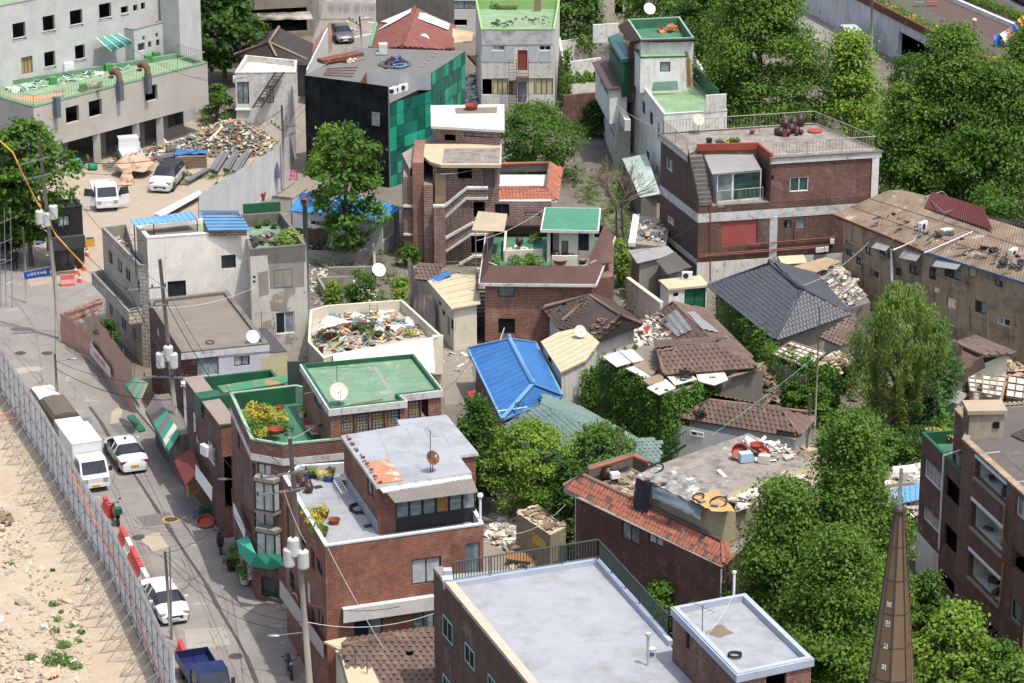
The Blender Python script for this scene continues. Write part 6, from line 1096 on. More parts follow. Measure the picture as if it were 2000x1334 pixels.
def clad(A,B,z0,z1,nc,nr,mts,seed=1):
 r=random.Random(seed);e=(B-A)/nc;n=Vector((e.y,-e.x)).normalized();n=n if n.y<0 else-n;hh=(z1-z0)/nr
 for i in range(nc):
  for j in range(nr):
   o=.04+r.uniform(0,.02);a=A+e*(i+.02)+n*o;b=A+e*(i+.98)+n*o;q=z0+hh*j+.015;M().face([(*a,q),(*b,q),(*b,q+hh-.03),(*a,q+hh-.03)]).build('glass_panel',r.choice(mts),h.o)
clad(L_,C6,0,z,10,8,[PGD]);M().face([(*(C6+(L_-C6)*.34),lo),(*C6,lo),(*C6,z),(*(C6+(L_-C6)*.34),z)]).build('screen_wall',PGD,h.o)
q6=C6+(N3-C6)*1.0;clad(C6,V2(P(842,143,z)),0,lo,6,7,PGG,2);clad(V2(P(842,143,z)),R6,0,z,8,8,PGG,3)
M().bar((*C6,0),(*C6,z),.1,.1).build('corner_trim',STEEL,h.o)
e=(C6-L_).normalized();n=Vector((e.y,-e.x));n=n if n.y<0 else-n
for q in((727,218,743,246),(692,250,709,264)):u0,zt=PV(q[0],q[1],L_,C6);u1,zb=PV(q[2],q[3],L_,C6);window(h.o,L_+n*.09,e,n,u0,u1,zb,zt,(FR_A,1,GLASSL,.06),.02)
for i,(x,y)in enumerate(((766,184),(775,181),(788,177),(832,158))):acunit(x,y,lo,.35,['white air conditioner at the glass building corner','second white air conditioner on the glass building ledge','white air conditioner by the ledge rail','air conditioner under a rusty frame on the glass building'][i],.9)
ring(771,124,z+.1,1.35,.06,'outer loop of grey hose on the glass building roof',name='hose_loop',cat='hose',mt=plain('grey_hose','#59636b'));ring(772,123,z+.16,1.2,.06,'inner loop of grey hose on the glass building roof',name='hose_loop',cat='hose',mt=MATS['grey_hose']);ring(780,128,z+.2,.55,.05,'loop of light blue hose on the glass building roof',name='hose_loop',cat='hose',mt=BLUE_S)
heap('covered_heap','heap under black cover with blue and red bags on the glass roof',[(750,124),(770,114),(790,120),(785,130),(755,131)],.5,junkmat('black_bags',['#1c1b1c','#2a2a2c','#1c1b1c','#3a5f9a','#8a4a48']),n=140,z=z,s=(.2,.6),seed=73)
for i in range(4):tag(M().bar(P(632+i*2,146-i*4,z+.08),P(690+i*3,149-i*6,z+.08),.08,.06).build('rusty_beam',RUST),'short rusty beam on the glass building roof','beam','rusty beams on the glass roof')
tag(M().box(P(665,112,z+.3),(.9,4.0,.3),-.9).build('rusty_plate',RUST),'long rusty plate at the glass building edge','plate');heap('roof_oddments','blue, orange and grey oddments on the glass building edge',[(655,118),(700,108),(710,118),(670,125)],.2,J_TRASH,n=70,z=z,s=(.15,.6),seed=74)
for x,y in((852,104),(848,110),(837,117),(832,124),(826,130)):tag(M().box(P(x,y,z+.06),(.25,.18,.14),.3).build('block',CONC),'small pale block in a row on the glass roof','block','blocks on the glass roof')
tag(M().box(P(745,105,z+.05),(.9,.9,.08),.1).build('skylight',GLASSL),'small framed skylight on the grey felt roof','skylight');tag(M().box(P(748,93,z+.35),(.7,.7,.7),.1).build('roof_hatch',GREYW),'open grey roof hatch at the back of the glass building','hatch')
h=House('white_panel_building','three storey stained white building with green roof terrace, window panels and rusty fire ladder',P(1010,215),'building');z=7.6;q=xy([(940,57),(1083,57)],z);pl=[q[0],q[1],q[1]+Vector((.6,10.5)),q[0]+Vector((-.6,10.5))]
h.block(None,z,0,WHITE2,[(0,962,89,986,99,'w'),(0,1053,89,1076,99,'w'),(0,1011,98,1030,138,(RUST,1,junkmat('stained_glass',['#a08a60','#8a3a30','#5a5a70']),.05)),(0,942,154,961,185,'h'),(0,962,153,992,185,(FR_B,3,MATS['yellowed_panel'],.06)),(0,993,157,1010,186,'d'),(0,1012,160,1028,200,(FR_D,1,mat('blue_grey_door','#7a8598'),.05),'door'),(0,1029,153,1045,185,(FR_B,1,CREAM,.05)),(0,1046,153,1080,185,(FR_B,3,MATS['yellowed_panel'],.06))],roof=GREEN_P,ph=.8,pt=.15,cope=mat('lime_green_coping','#8fb56a',stain=.5,scol='#6b675c'),poly=pl)
A,B=pl[0],pl[1];GPN=mat('pale_blue_grey_panel','#b0b8b8',stain=.15)
for x0,x1 in((942,960),(962,985),(987,1004),(1032,1050),(1053,1076)):patchface(h,A,B,[(x0,100 if x0 in(962,1053)else 90),(x1,100 if x0 in(962,1053)else 90),(x1,121),(x0,121)],GPN,'wall_panel',.03)
patchface(h,A,B,[(941,60),(1079,60),(1079,86),(941,88)],mat('mouldy_white','#bfbfba',stain=.85,scol='#6d6d6c',ssc=1.2,thr=.45),'parapet_front',.05)
for x in(994,1009,1032):M().bar(onface(A,B,x,112,.6),onface(A,B,x,205,.6),.05,.05).build('ladder_upright',RUSTP,h.o)
for y in range(114,205,6):M().bar(onface(A,B,994,y,.6),onface(A,B,1009,y,.6),.03,.03).build('ladder_rung',RUSTP,h.o)
for y in(122,130,140,147,184,200):M().bar(onface(A,B,1009,y,.6),onface(A,B,1032,y,.6),.04,.04).build('balcony_rail',RUSTP,h.o)
for y in(148,205):M().slab([onface(A,B,1009,y,0),onface(A,B,1032,y,0),onface(A,B,1032,y,.7),onface(A,B,1009,y,.7)],.08).build('balcony_slab',RUSTP,h.o)
o=thing('picnic_bench','weathered wooden picnic bench on the green terrace','bench',P(990,18,z-.8));zz=z-.8
M().box(P(992,15,zz)+Vector((0,0,.75)),(1.8,.8,.06)).build('table_top',WOOD,o)
for s_ in(-.75,.75):M().box(P(992,15,zz)+Vector((0,s_,.45)),(1.8,.3,.05)).build('seat',WOOD,o)
for s_ in(-.7,.7):M().box(P(992,15,zz)+Vector((s_,0,.38)),(.08,1.5,.08)).build('crossbar',WOOD,o);[M().bar(P(992,15,zz)+Vector((s_,.6*t,0)),P(992,15,zz)+Vector((s_,.25*t,.72)),.08,.08).build('leg',WOOD,o)for t in(-1,1)]
for i,(x,y,d,mt)in enumerate(((1030,12,(.6,.6,1.0),FR_W),(1043,8,(.7,.6,1.7),FR_W),(1050,22,(.6,.1,1.1),WOOD),(1062,15,(.9,.6,.8),GREYW),(1020,2,(.8,.5,.6),POT_W))):tag(M().box(P(x,y,zz)+Vector((0,0,d[2]/2)),d,.1).build('old_cupboard',mt),['white fridge on the green terrace','tall white wardrobe on the green terrace','brown wooden door panel standing on the terrace','grey washing machine on the terrace','low white cabinet on the terrace'][i],'cupboard')
heap('terrace_litter','branches and litter on the white building terrace',[(950,45),(985,38),(1070,30),(1075,52),(955,54)],.12,J_DARK,n=60,z=zz,seed=75,s=(.1,.5));plant('terrace_shrub','green shrub on the white building terrace',P(965,15,zz),.7,1.2,LF_MID,n=300,seed=76)
heap('wire_scrap','tangled scrap sheets and rails between the glass and white buildings',[(905,210),(940,210),(940,145),(915,150)],.9,junkmat('grey_scrap',['#8f9896','#b4bcb8','#6d7472','#a3a39c']),n=260,s=(.2,1.2),seed=77,flat=.08)
h=House('walled_white_ruin','roofless white walled ruin beside an ivy covered brick wall',P(1130,170),'ruin')
for a,b,hh in(((1092,135),(1149,125),2.6),((1092,135),(1103,200),3.0),((1103,200),(1172,190),3.6)):p,q=P(*a),P(*b);M().bar((p.x,p.y,hh/2),(q.x,q.y,hh/2),.2,hh).build('wall',WHITE2,h.o)
tag(M().bar(P(1100,222,1.6),P(1172,215,1.6),.25,3.2).build('old_brick_wall',BRK_DRK),'old dark brick wall topped with ivy','wall')
h=House('pale_top_house','pale house and terrace wall at the upper edge beside the trees',P(1200,60));h.block(None,6,0,CREAM,[(0,1201,0,1216,28,'h'),(0,1232,0,1258,12,'d')],roof=ROOF_DIRTY,poly=[V2(P(1178,85,0)),V2(P(1290,85,0)),V2(P(1290,85,0))+Vector((0,8)),V2(P(1178,85,0))+Vector((0,8))]);M().bar(P(1158,66,3.5),P(1208,63,3.5),.2,1.7).build('terrace_wall',WHITE2,h.o)
h=House('stepped_white_building','long white peeling building with stepped green roofs and brown back roof',P(1290,390),'building');z=7.3
m8=xy([(1213,112),(1297,223),(1420,215),(1350,95)],z);h.block(None,z,0,WHITE,[(0,1240,173,1246,205,'d'),(0,1254,193,1260,227,'d'),(0,1269,214,1275,250,'d'),(0,1284,238,1288,275,'a'),(0,1262,290,1268,320,'d'),(0,1280,320,1286,350,'a')],roof=GREEN_P,ph=.3,pt=.2,cope=COPE,poly=m8)
M().bar(P(1352,138,z+.5),P(1403,188,z+.5),.12,1.1).build('green_parapet',GREEN_D,h.o);M().bar(P(1378,203,z+.6),P(1418,200,z+.6),.15,1.4).build('white_parapet',WHITE2,h.o)
p8=xy([(1251,112),(1345,110),(1338,93),(1240,97)],9.9);h.block(None,9.9,z-.3,WHITE,[(0,1289,121,1309,140,'d1')],roof=GREEN_P,ph=.12,pt=.12,cope=GREEN_D,poly=p8);M().bar(onface(p8[0],p8[1],1344,113,.02),onface(p8[0],p8[1],1346,168,.02),.3,.1).build('corner_tile',mat('orange_tile','#9a6a3a'),h.o)
M().slab([P(1275,160,z+.9),P(1323,157,z+.9),P(1325,175,z),P(1273,177,z)],.04).build('glass_lean_to',mat('pale_glass_sheet','#b4cfd0',rough=.2),h.o)
b8=xy([(1226,38),(1252,77),(1355,74),(1327,33)],11.0);h.block(None,11.0,0,WHITE,[],roof=GREEN_V,ph=.8,pt=.12,cope=mat('grey_green_coping','#8aa79a'),poly=b8);i8=inset(b8,.13);m=M()
for i in range(4):j=(i+1)%4;m.face([(*i8[i],10.95),(*i8[j],10.95),(*i8[j],10.2),(*i8[i],10.2)])
m.build('parapet_lining',GREEN_V,h.o);M().slab([P(1207,50,10.2),P(1224,40,11.05),P(1251,78,11.05),P(1230,82,10.2)],.1).build('mansard',MAN_BRN,h.o);M().slab([P(1230,82,10.2),P(1251,78,11.05),P(1355,75,11.05),P(1355,88,10.2)],.1).build('mansard',MAN_BRN,h.o)
M().bar((*P(1233,98,9.5).xy,5.2),(*P(1233,98,9.5).xy,10.2),.5,.4).build('brown_column',RUST,h.o);heap('straw','orange dry straw heap on the green back roof',[(1285,60),(1325,52),(1330,62),(1295,66)],.35,junkmat('straw',['#a0663a','#b87a48','#8a5530']),n=160,z=10.2,s=(.1,.6),seed=78,flat=.06)
dish('satellite_dish','white satellite dish on the green back roof parapet',P(1268,38,10.4),.5,FR_W,h=.9,az=.4)
h.block([(1163,122),(1191,172),(1225,168),(1195,112)],6.6,3.6,WHITE,[(0,1172,150,1188,190,'a')],roof=MATS['brown_metal_roof'],over=.25,ot=.12);h.block([(1170,160),(1203,240),(1232,235),(1195,150)],3.7,0,WHITE2,[(0,1172,195,1200,280,'w3')],roof=ROOF_DIRTY,ph=0)
g8=xy([(1190,72),(1216,115),(1233,112),(1207,66)],9.0);h.block(None,9.0,5.8,GREEN_D,[(0,1194,85,1213,128,(GREEN_D,3,plain('blue_film','#2a5a8c',rough=.2),.06))],roof=mat('dark_teal_roof','#2c5552',rough=.4),over=.12,ot=.3,poly=g8)
M().bar(P(1213,222,4.2),P(1226,245,4.2),.5,.9).build('balcony',WHITE2,h.o)
o=thing('glass_lean_to','low lean-to with green glass sheet roof beside the white building','lean-to',P(1260,370));M().slab([P(1215,310,2.6),P(1262,300,3),P(1290,378,2.4),P(1250,385,2.2)],.06).build('roof',mat('dirty_green_glass','#9db0a4',stain=.4),o);M().prism(inset(xy([(1218,312),(1260,303),(1286,376),(1250,382)],2.4),.1),0,2.2).build('wall',CONCD,o)
zd=4.0;dk=[V2(P(x,y,zd))for x,y in((1540,-75),(1686,0),(1827,72),(2030,172))];dk+=[dk[-1]+Vector((25,10)),dk[0]+Vector((25,45))]
h=House('retaining_wall','streaked white retaining wall with dark garage opening below the playground',P(1740,110),'wall');h.block(None,zd,0,mat('streaked_white_wall','#c4c6c4',streak=.75,scol='#6b655c',stain=.2),[(1,1755,60,1826,146,'h')],roof=None,poly=dk,dep=.4);M().face([(*p,zd)for p in dk]).build('deck',RUBBER,h.o)
for a,b in zip(dk[:3],dk[1:4]):M().bar((*a,zd+.1),(*b,zd+.1),.35,.7).build('coping',mat('red_brown_coping','#6d3f33',stain=.4),h.o)
FG=plain('light_green_fence','#58b070');fe=thing('green_mesh_fence','light green mesh fence along the playground edge','fence',P(1800,40,zd));fo=Vector((.9,.5))
for a,b in zip(dk[:3],dk[1:4]):
 a,b=a+fo,b+fo;L=(b-a).length;k=int(L/2.2)
 for i in range(k):p=a.lerp(b,i/k);M().bar((*p,zd),(*p,zd+1.5),.07,.07).build('post',FG,fe)
 for zz in np.linspace(zd+.2,zd+1.4,8):M().bar((*a,zz),(*b,zz),.015,.015).build('wire',FG,fe)
for i in range(26):
 s_=i/25;p=dk[0].lerp(dk[1],.3+s_*3)if s_<.23 else(dk[1].lerp(dk[2],(s_-.23)/.4)if s_<.63 else dk[2].lerp(dk[3],(s_-.63)/.37));plant('edge_shrub','yellow green shrub in the hedge row along the playground fence',(*(p+Vector((.5,.25))),zd),.75,.9,LF_YEL if i%3==0 else LF_IVY,n=170,leaf=.1,seed=200+i,group='playground hedge shrubs')
for i in range(14):a,b=P(1870,-10,zd),P(2010,45,zd);plant('roadside_hedge','trimmed green hedge shrub beside the upper road',a.lerp(b,i/13),.8,.9,LF_MID,n=200,leaf=.1,seed=240+i,group='upper road hedge')
tag(M().bar(P(1850,-5,zd+.2),P(2020,68,zd+.2),.3,.5).build('low_kerb_wall',WHITE),'low pale wall between playground and upper road','wall');tag(M().face([P(1890,-40,zd+.01),P(2060,-40,zd+.01),P(2060,60,zd+.01)]).build('upper_road',mat('dark_asphalt','#55565a')),kind='structure')
o=thing('tube_slide','blue and orange curved plastic tube slide on the playground','slide',P(1953,78,zd));cols=['#3f6fc0','#d8d8dc','#c0662e','#3f6fc0','#9a6fb0','#d8a02e'];q=[P(1947,79,zd+.5),P(1957,76,zd+.7),P(1969,69,zd+1.0),P(1979,62,zd+1.3),P(1988,54,zd+1.7),P(1996,46,zd+2.1),P(2004,38,zd+2.5)]
for i in range(6):M().tube([q[i],q[i].lerp(q[i+1],.5),q[i+1]],.5,12).build('tube_section',plain('slide_%d'%i,cols[i]),o,smooth=True)
ring(1951,78,zd+.6,.62,.1,'blue slide mouth rim',(-.8,-.55,.2),'slide_mouth','slide mouth',mt=MATS['slide_0']).parent=None;bpy.data.objects['slide_mouth']['label']='flared blue rim at the tube slide mouth'
q=P(1902,62,zd);o=thing('globe_lamp','globe lamp post on the playground','lamp post',q);M().tube([q,q+Vector((0,0,.9))],.05,6).build('post',STEELD,o);M().lathe(q+Vector((0,0,.85)),[(.03,0),(.18,.08),(.22,.2),(.18,.34),(.03,.42)],12).build('globe',CREAM,o,smooth=True)
for i,(x,y,c)in enumerate(((1795,5,'#3f8a5a'),(1822,4,'#b03a2e'))):tag(M().box(P(x,y,zd+.4),(.9,.35,.08)).build('swing_seat',plain('swing_%d'%i,c)),['green swing seat over the rubber playground','red swing seat over the rubber playground'][i],'swing')
h=House('blue_sheet_diner','low white diner with bright blue sheet roof behind the big tree',P(650,440));BS=mat('bright_blue_sheet','#2f86c0',rough=.4,stain=.15);h.block([(572,414),(746,432),(780,407),(600,380)],2.6,0,GREYW,[(0,607,431,635,441,'d'),(1,748,432,770,455,'h')],roof=None)
ribbed(h.o,'sheet_roof',P(567,411,2.7),P(568,412,2.7).lerp(P(748,432,2.7),.55),P(700,382,3.7),P(590,376,3.5),.5,.05,BS);ribbed(h.o,'sheet_roof',P(668,422,2.7),P(746,433,2.7),P(785,405,3.0),P(705,383,3.7),.35,.05,BS)
heap('roof_litter','white boards and litter on the blue diner roof',[(605,392),(660,380),(700,390),(640,400)],.2,J_PALE,n=60,z=3.2,s=(.3,1.0),seed=79,flat=.08);tag(drape('brown_tarp',[P(575,445,1.9),P(645,446,2.0),P(636,480,.3),P(600,478,.3)],14,10,.08,mat('brown_grey_tarp','#85705f',stain=.3),seed=11),'brown tarpaulin hung below the diner wall','tarpaulin')
o=thing('billboard','beige billboard with faint sketch marks on a steel box frame','billboard',P(552,440));a,b=P(532,387,3.2),P(569,390,3.2);M().bar(a-Vector((0,0,.5)),b-Vector((0,0,.5)),.12,1.15).build('panel',mat('beige_sign','#c2bda6',stain=.2),o);M().bar(a+Vector((0,0,.12)),b+Vector((0,0,.12)),.18,.08).build('frame',STEELD,o);M().bar(a,P(575,357,3.6),.06,.06).build('strut',STEEL,o);M().bar(b,P(600,370,3.6),.06,.06).build('strut',STEEL,o)
for q in(a,b):M().bar((q.x,q.y,0),(q.x,q.y,3.2),.08,.08).build('post',STEELD,o)
q=P(571,352,0);o=thing('diner_sign','small pink sign with white Korean lettering on a post','sign',q);c=PY(571.5,344,q.y);M().box(c,(.42,.12,.95)).build('board',plain('pink_sign','#cf3f86'),o);M().bar((c.x+.35,c.y,0),(c.x+.35,c.y,c.z+.4),.07,.07).build('post',RUST,o);text('식',.36,LETW,c+Vector((0,-.07,.2)),(1,0,0),(0,0,1),o);text('당',.36,LETW,c+Vector((0,-.07,-.2)),(1,0,0),(0,0,1),o)
WH=mat('white_site_hoarding','#c3c5c8',rough=.5,stain=.15,streak=.12);hf=thing('yard_hoarding','white sheet hoarding around the gravel yard','fence',P(500,398));hp=[P(x,y,0)for x,y in((392,470),(472,417),(552,369),(578,305),(572,235))]
for a,b in zip(hp[:-1],hp[1:]):
 L=(b-a).length;k=max(1,int(L/1.0))
 for i in range(k):p,q=a.lerp(b,i/k+.002),a.lerp(b,(i+1)/k-.002);corrug(p,q,q+Vector((0,0,3.6)),p+Vector((0,0,3.6)),.25,.03).build('panel',WH,hf);M().tube([p+Vector((-.1,.15,0)),p+Vector((-.1,.15,3.6))],.03,5).build('upright',PIPE,hf)
h=House('black_site_office','small black two storey site office with one pale window',P(135,515),'site office');BK=plain('black_cladding','#232427',rough=.5);h.block([(100,409),(160,402),(150,388),(92,392)],4.8,0,BK,[(0,112,423,137,441,(FR_D,2,GLASSC,.06)),(0,118,492,150,520,'d')],roof=mat('dark_felt','#3a3836'),ph=.12,cope=BK);M().bar(P(92,478,2.6),P(165,470,2.6),.5,.9).build('shop_fascia',plain('charcoal_fascia','#3a3a3c'),h.o)
h=House('garden_roof_house','low house with cream parapet, cluttered roof garden and white corrugated lean-to',P(730,735));z=3.7;h.block([(606,606),(638,597),(785,586),(862,656),(842,661),(652,693),(632,700),(602,668)],z,0,CREAM,[],roof=mat('dusty_roof','#a59a8a',stain=.5,scol='#7d7264',ssc=1),ph=.75,pt=.14,cope=CREAM)
corrug(P(650,693,z+.06),P(845,661,z+.06),P(850,728,z-.75),P(655,735,z-.75),.2,.04).build('corrugated_lean_to',mat('white_corrugated','#c2cad0',stain=.25,scol='#7fa0b8',ssc=1.2),h.o);M().bar(P(855,655,z),P(855,730,1.2),.7,.5).build('end_wall',CREAM,h.o);zf=z-.74
tag(drape('white_tarp',[P(605,650,zf+.3),P(640,640,zf+1.3),P(690,628,zf+1.0),P(640,615,zf+1.4)],14,10,.08,mat('dirty_white_tarp','#c6bfb2',stain=.4),seed=12),'dirty white tarpaulin tent over the roof garden clutter','tarpaulin')
heap('garden_clutter','crates, toys and scraps piled on the roof garden',[(625,635),(690,622),(700,640),(640,655)],.5,J_TRASH,n=170,z=zf,s=(.15,.6),seed=81);heap('garden_scrap','boards, pans and bottles littering the roof garden floor',[(612,668),(640,612),(780,600),(835,655),(650,690)],.12,J_TRASH,n=420,z=zf,s=(.1,.8),seed=181,edge=4,flat=.15);heap('broken_boards','broken boards and sheets across the roof garden',[(612,660),(650,612),(770,600),(820,640),(660,680)],.2,J_PALE,n=130,z=zf,s=(.2,.9),seed=182,edge=4,flat=.1);
for i in range(22):
 x,y=random.uniform(615,800),0;y=random.uniform(640,672)if x>640 else random.uniform(662,690);mt=random.choice([POT_D,POT_W,POT_T,POT_B,CREAM,POT_U]);pot(x,y-(x-700)*.06,zf,random.uniform(.15,.3),random.uniform(.25,.45),mt,random.choice([LF_MID,LF_DRK,None,None]),label=f"{ {POT_D: 'black', POT_W: 'white', POT_T: 'terracotta', POT_B: 'dark brown', CREAM: 'cream', POT_U: 'blue'}[mt] } tub in the cluttered roof garden",group=f'{mt.name.replace(chr(95), chr(32))} tubs of the roof garden',seed=300+i,n=70)
for i,(x,y)in enumerate(((800,650),)):plant('yellow_shrub','yellow green shrub in the roof garden corner',P(x,y,zf+.2),.5,.4,LF_YEL,n=220,seed=340+i,leaf=.06,group='roof garden shrubs')
o=thing('wooden_ladder','short wooden slatted ladder standing on the garden roof','ladder',P(728,632,zf))
for s_ in(0,.5):M().bar(P(722,632,zf)+Vector((s_,0,0)),P(722,632,zf)+Vector((s_,.4,1.3)),.05,.05).build('stile',WOOD,o)
for k in range(6):M().bar(P(722,632,zf)+Vector((0,.06*k,.15+.2*k)),P(722,632,zf)+Vector((.5,.06*k,.15+.2*k)),.09,.03).build('slat',WOOD,o)
tag(M().box(P(708,636,zf+.4),(.6,.5,.7),.1).build('brown_chair_back',mat('mauve_brown','#6d544c')),'brown upholstered chair back on the garden roof','chair');dish('satellite_dish','dull white satellite dish at the lean-to edge',P(838,725,2.4),.4,GREYW,h=.4,az=.5)
for i,(a,b,hh)in enumerate((((600,514),(668,516),1.0),((668,516),(730,520),1.2),((640,550),(732,548),1.1),((622,565),(690,562),.9),((730,505),(733,560),1.2),((622,565),(640,596),.9))):p,q=P(*a),P(*b);tag(M().bar((p.x,p.y,hh/2),(q.x,q.y,hh/2),.18,hh).build('ruined_wall',CONC),'low broken concrete wall of the cleared courtyard','wall','courtyard wall stubs')
heap('courtyard_rubble','pale rubble and litter filling the cleared courtyard',[(600,470),(665,480),(730,520),(735,600),(610,600)],.25,J_PALE,n=700,s=(.08,.45),seed=82,edge=2);heap('dark_litter','black bags and bottles heaped by the tree foot',[(600,478),(645,480),(640,512),(600,512)],.5,J_DARK,n=260,s=(.1,.4),seed=83)
dish('satellite_dish','big pale dish standing on the courtyard wall',P(740,545,.6),.5,FR_W,h=.7,az=.4)
h=House('beige_roof_house','brick house with cream flat roof slab and red basin behind the stair house',P(910,300));h.block([(851,244),(976,251),(976,206),(850,208)],8.9,0,BRK_BRN,[(0,868,262,890,276,'h'),(0,905,258,960,270,'d3')],roof=mat('white_cream_slab','#cfc9ba',stain=.3,scol='#9a8668',ssc=3,thr=.6),over=.35,ot=.2);M().face([P(888,210,8.912),P(972,209,8.912),P(970,221,8.912),P(890,222,8.912)]).build('dark_patch',ROOF_BRN,h.o);basin(921,213,8.9,.5,.35,POT_R,'red basin on the cream roof slab');M().prism(xy([(785,300),(850,260),(850,290),(800,330)],7),0,7).build('side_block',CONC,h.o)
h=House('brick_stair_house','brown brick house with zigzag outside stair, white edges and red tile skirt',P(900,525));Yf=P(860,520,0).y;q=lambda x,y,d=0:PY(x,y,Yf+d);X0,X1,X2=q(846,460).x,q(952,460).x,q(1085,460).x;ze=q(1000,393,1.3).z;zt=q(900,322,1.3).z
h.block(None,ze,0,BRK_BRN,[(0,925,393,947,425,'h'),(0,966,398,995,424,(FR_B,2,BLACK,.06)),(0,1025,414,1055,423,'d1'),(0,920,458,950,495,'h')],roof=mat('white_worn_roof','#b9bcc0',stain=.5,scol='#6d675e',ssc=1.2),ph=0,poly=[Vector((X0,Yf+1.3)),Vector((X2-.3,Yf+1.3)),Vector((X2-.3,Yf+8)),Vector((X0,Yf+8))])
h.block(None,zt,ze,BRK_BRN,[(0,894,325,922,349,'h'),(0,944,325,966,366,(FR_B,1,mat('worn_brown_door','#6d5c55',stain=.4,scol='#a07a48'),.05),'door')],roof=None,poly=[Vector((X0,Yf+1.3)),Vector((q(974,340).x,Yf+1.3)),Vector((q(974,340).x,Yf+6)),Vector((X0,Yf+6))])
BG=mat('beige_slab','#b9a384',stain=.3,scol='#8a7558');M().prism([V2(P(x,y,zt+.25))for x,y in((827,305),(840,316),(861,322),(979,322),(980,281),(830,281))],zt+.02,zt+.25).build('roof_slab',BG,h.o);M().face([P(868,290,zt+.255),P(977,289,zt+.255),P(975,319,zt+.255),P(863,319,zt+.255)]).build('dark_roof',ROOF_DIRTY,h.o);M().bar(P(861,323,zt+.15),P(979,323,zt+.15),.05,.22).build('fascia',COPE,h.o)
M().box(((q(846,0).x+q(867,0).x)/2,Yf+1.2,ze+.9),(q(868,0).x-q(846,0).x,.3,2.6)).build('stone_panel',mat('beige_stone','#a38a68',stain=.3),h.o)
M().box((q(859,460).x,Yf+.2,ze/2),(.85,.8,ze)).build('stair_pillar',BRK_BRN,h.o)
for pts in(((846,402),(869,402),(912,367),(952,367),(952,387),(910,387),(870,423),(846,423)),((870,466),(922,437),(955,437),(955,457),(920,457),(871,490)),((900,516),(925,500),(955,500),(955,516))):
 f=[q(x,y)for x,y in pts];m=M();m.idx(f+[p+Vector((0,.2,0))for p in f],[tuple(range(len(f))),tuple(reversed(range(len(f),2*len(f))))]+[(i,(i+1)%len(f),len(f)+(i+1)%len(f),len(f)+i)for i in range(len(f))]);m.build('stair_parapet',BRK_BRN,h.o)
for line in(((846,402),(869,402),(912,367),(953,367)),((870,423),(910,387),(953,387)),((870,465),(922,436),(955,436)),((871,490),(920,457),(956,457)),((898,516),(925,500),(955,500))):
 for a,b in zip(line[:-1],line[1:]):M().bar(q(*a,.05),q(*b,.05),.34,.16).build('white_edge',COPE,h.o)
for x0,y0,x1,y1 in((880,447,912,418),(880,512,912,486)):
 for k in range(5):a=q(x0+(x1-x0)*k/4,y0+(y1-y0)*k/4,.3);M().bar(a,a+Vector((0,0,.9)),.05,.05).build('stair_bar',STEELD,h.o)
e0,e1=P(949,393,ze-.1),P(1088,391,ze-.1);i0,i1=P(950,367,ze+.55),P(1066,366,ze+.55);rf=M().slab([e0,e1,i1,i0],.08).build('eave_roof',TILE_RED,h.o);tiles(rf,[[e0,e1,i1,i0]],.26,.3,TILE_RED,cap=200,arch=.05,stag=False,seed=31);e2,i2=P(1097,328,ze-.1),P(1074,318,ze+.55);M().slab([e1,e2,i2,i1],.08).build('eave_return',TILE_RED,h.o);tiles(bpy.data.objects['eave_return.001'],[[e1,e2,i2,i1]],.26,.3,TILE_RED,cap=80,arch=.05,seed=32);ridge(rf,[i0,i1],.11,RIDGE_B);ridge(rf,[i1,i2],.11,RIDGE_B);ridge(rf,[i1,e1],.1,RIDGE_B,'hip_tile');M().bar(e0-Vector((0,0,.1)),e1-Vector((0,0,.1)),.2,.14).build('fascia',COPE,h.o);M().bar(P(975,327,ze+.3),P(1072,325,ze+.3),.2,.7).build('roof_wall',CONC,h.o);ridge(h.o,[P(975,320,ze+.65),P(1073,318,ze+.65)],.12,TILE_RED,'coping_tile')
for x0,x1,zz in((787,806,6.4),(806,828,7.6),(828,846,6.0)):a,b=q(x0,460).x,q(x1,460).x;M().prism([Vector((a,Yf+1.5-(x0-787)*.02)),Vector((b-.02,Yf+1.5-(x0-787)*.02)),Vector((b-.02,Yf+7)),Vector((a,Yf+7))],0,zz).build('wing_wall',BRK_MID if x0==806 else BRK_BRN,h.o);M().bar((a,Yf+1.4,zz-2.2),(b,Yf+1.4,zz-2.2),.3,.14).build('white_edge',COPE,h.o);M().bar((a,Yf+1.4,zz-4.4),(b,Yf+1.4,zz-4.4),.3,.14).build('white_edge',COPE,h.o)
o=thing('aluminium_ladder','aluminium step ladder leaning in the shaded passage','ladder',P(784,478));
for s_ in(-.22,.22):M().bar(P(784,482)+Vector((s_*1.3,0,0)),P(784,482)+Vector((s_,.5,1.75)),.04,.04).build('stile',STEEL,o)
for k in range(6):M().bar(P(784,482)+Vector((-.25,.08*k,.25+.27*k)),P(784,482)+Vector((.25,.08*k,.25+.27*k)),.05,.03).build('rung',STEEL,o)
h=House('mansard_brick_house','two storey weathered red brick house with brown mansard edge, roof terrace and green topped hut',P(1050,672));z=4.7;pl=xy([(947,547),(1155,549),(1190,462),(958,462)],z)
h.block(None,z,0,BRK_MID,[(0,973,549,1005,580,(FR_B,1,GLASSL,.06)),(0,973,622,1006,652,(FR_D,1,BLACK,.05))],roof=GREEN_V,ph=0,poly=pl);o_=inset(pl,-.35);i_=inset(pl,.35)
for k in range(4):j=(k+1)%4;M().slab([(*o_[k],z-.1),(*o_[j],z-.1),(*i_[j],z+.95),(*i_[k],z+.95)],.08).build('mansard',MAN_BRN,h.o);M().bar((*o_[k],z-.2),(*o_[j],z-.2),.14,.2).build('fascia',COPE,h.o)
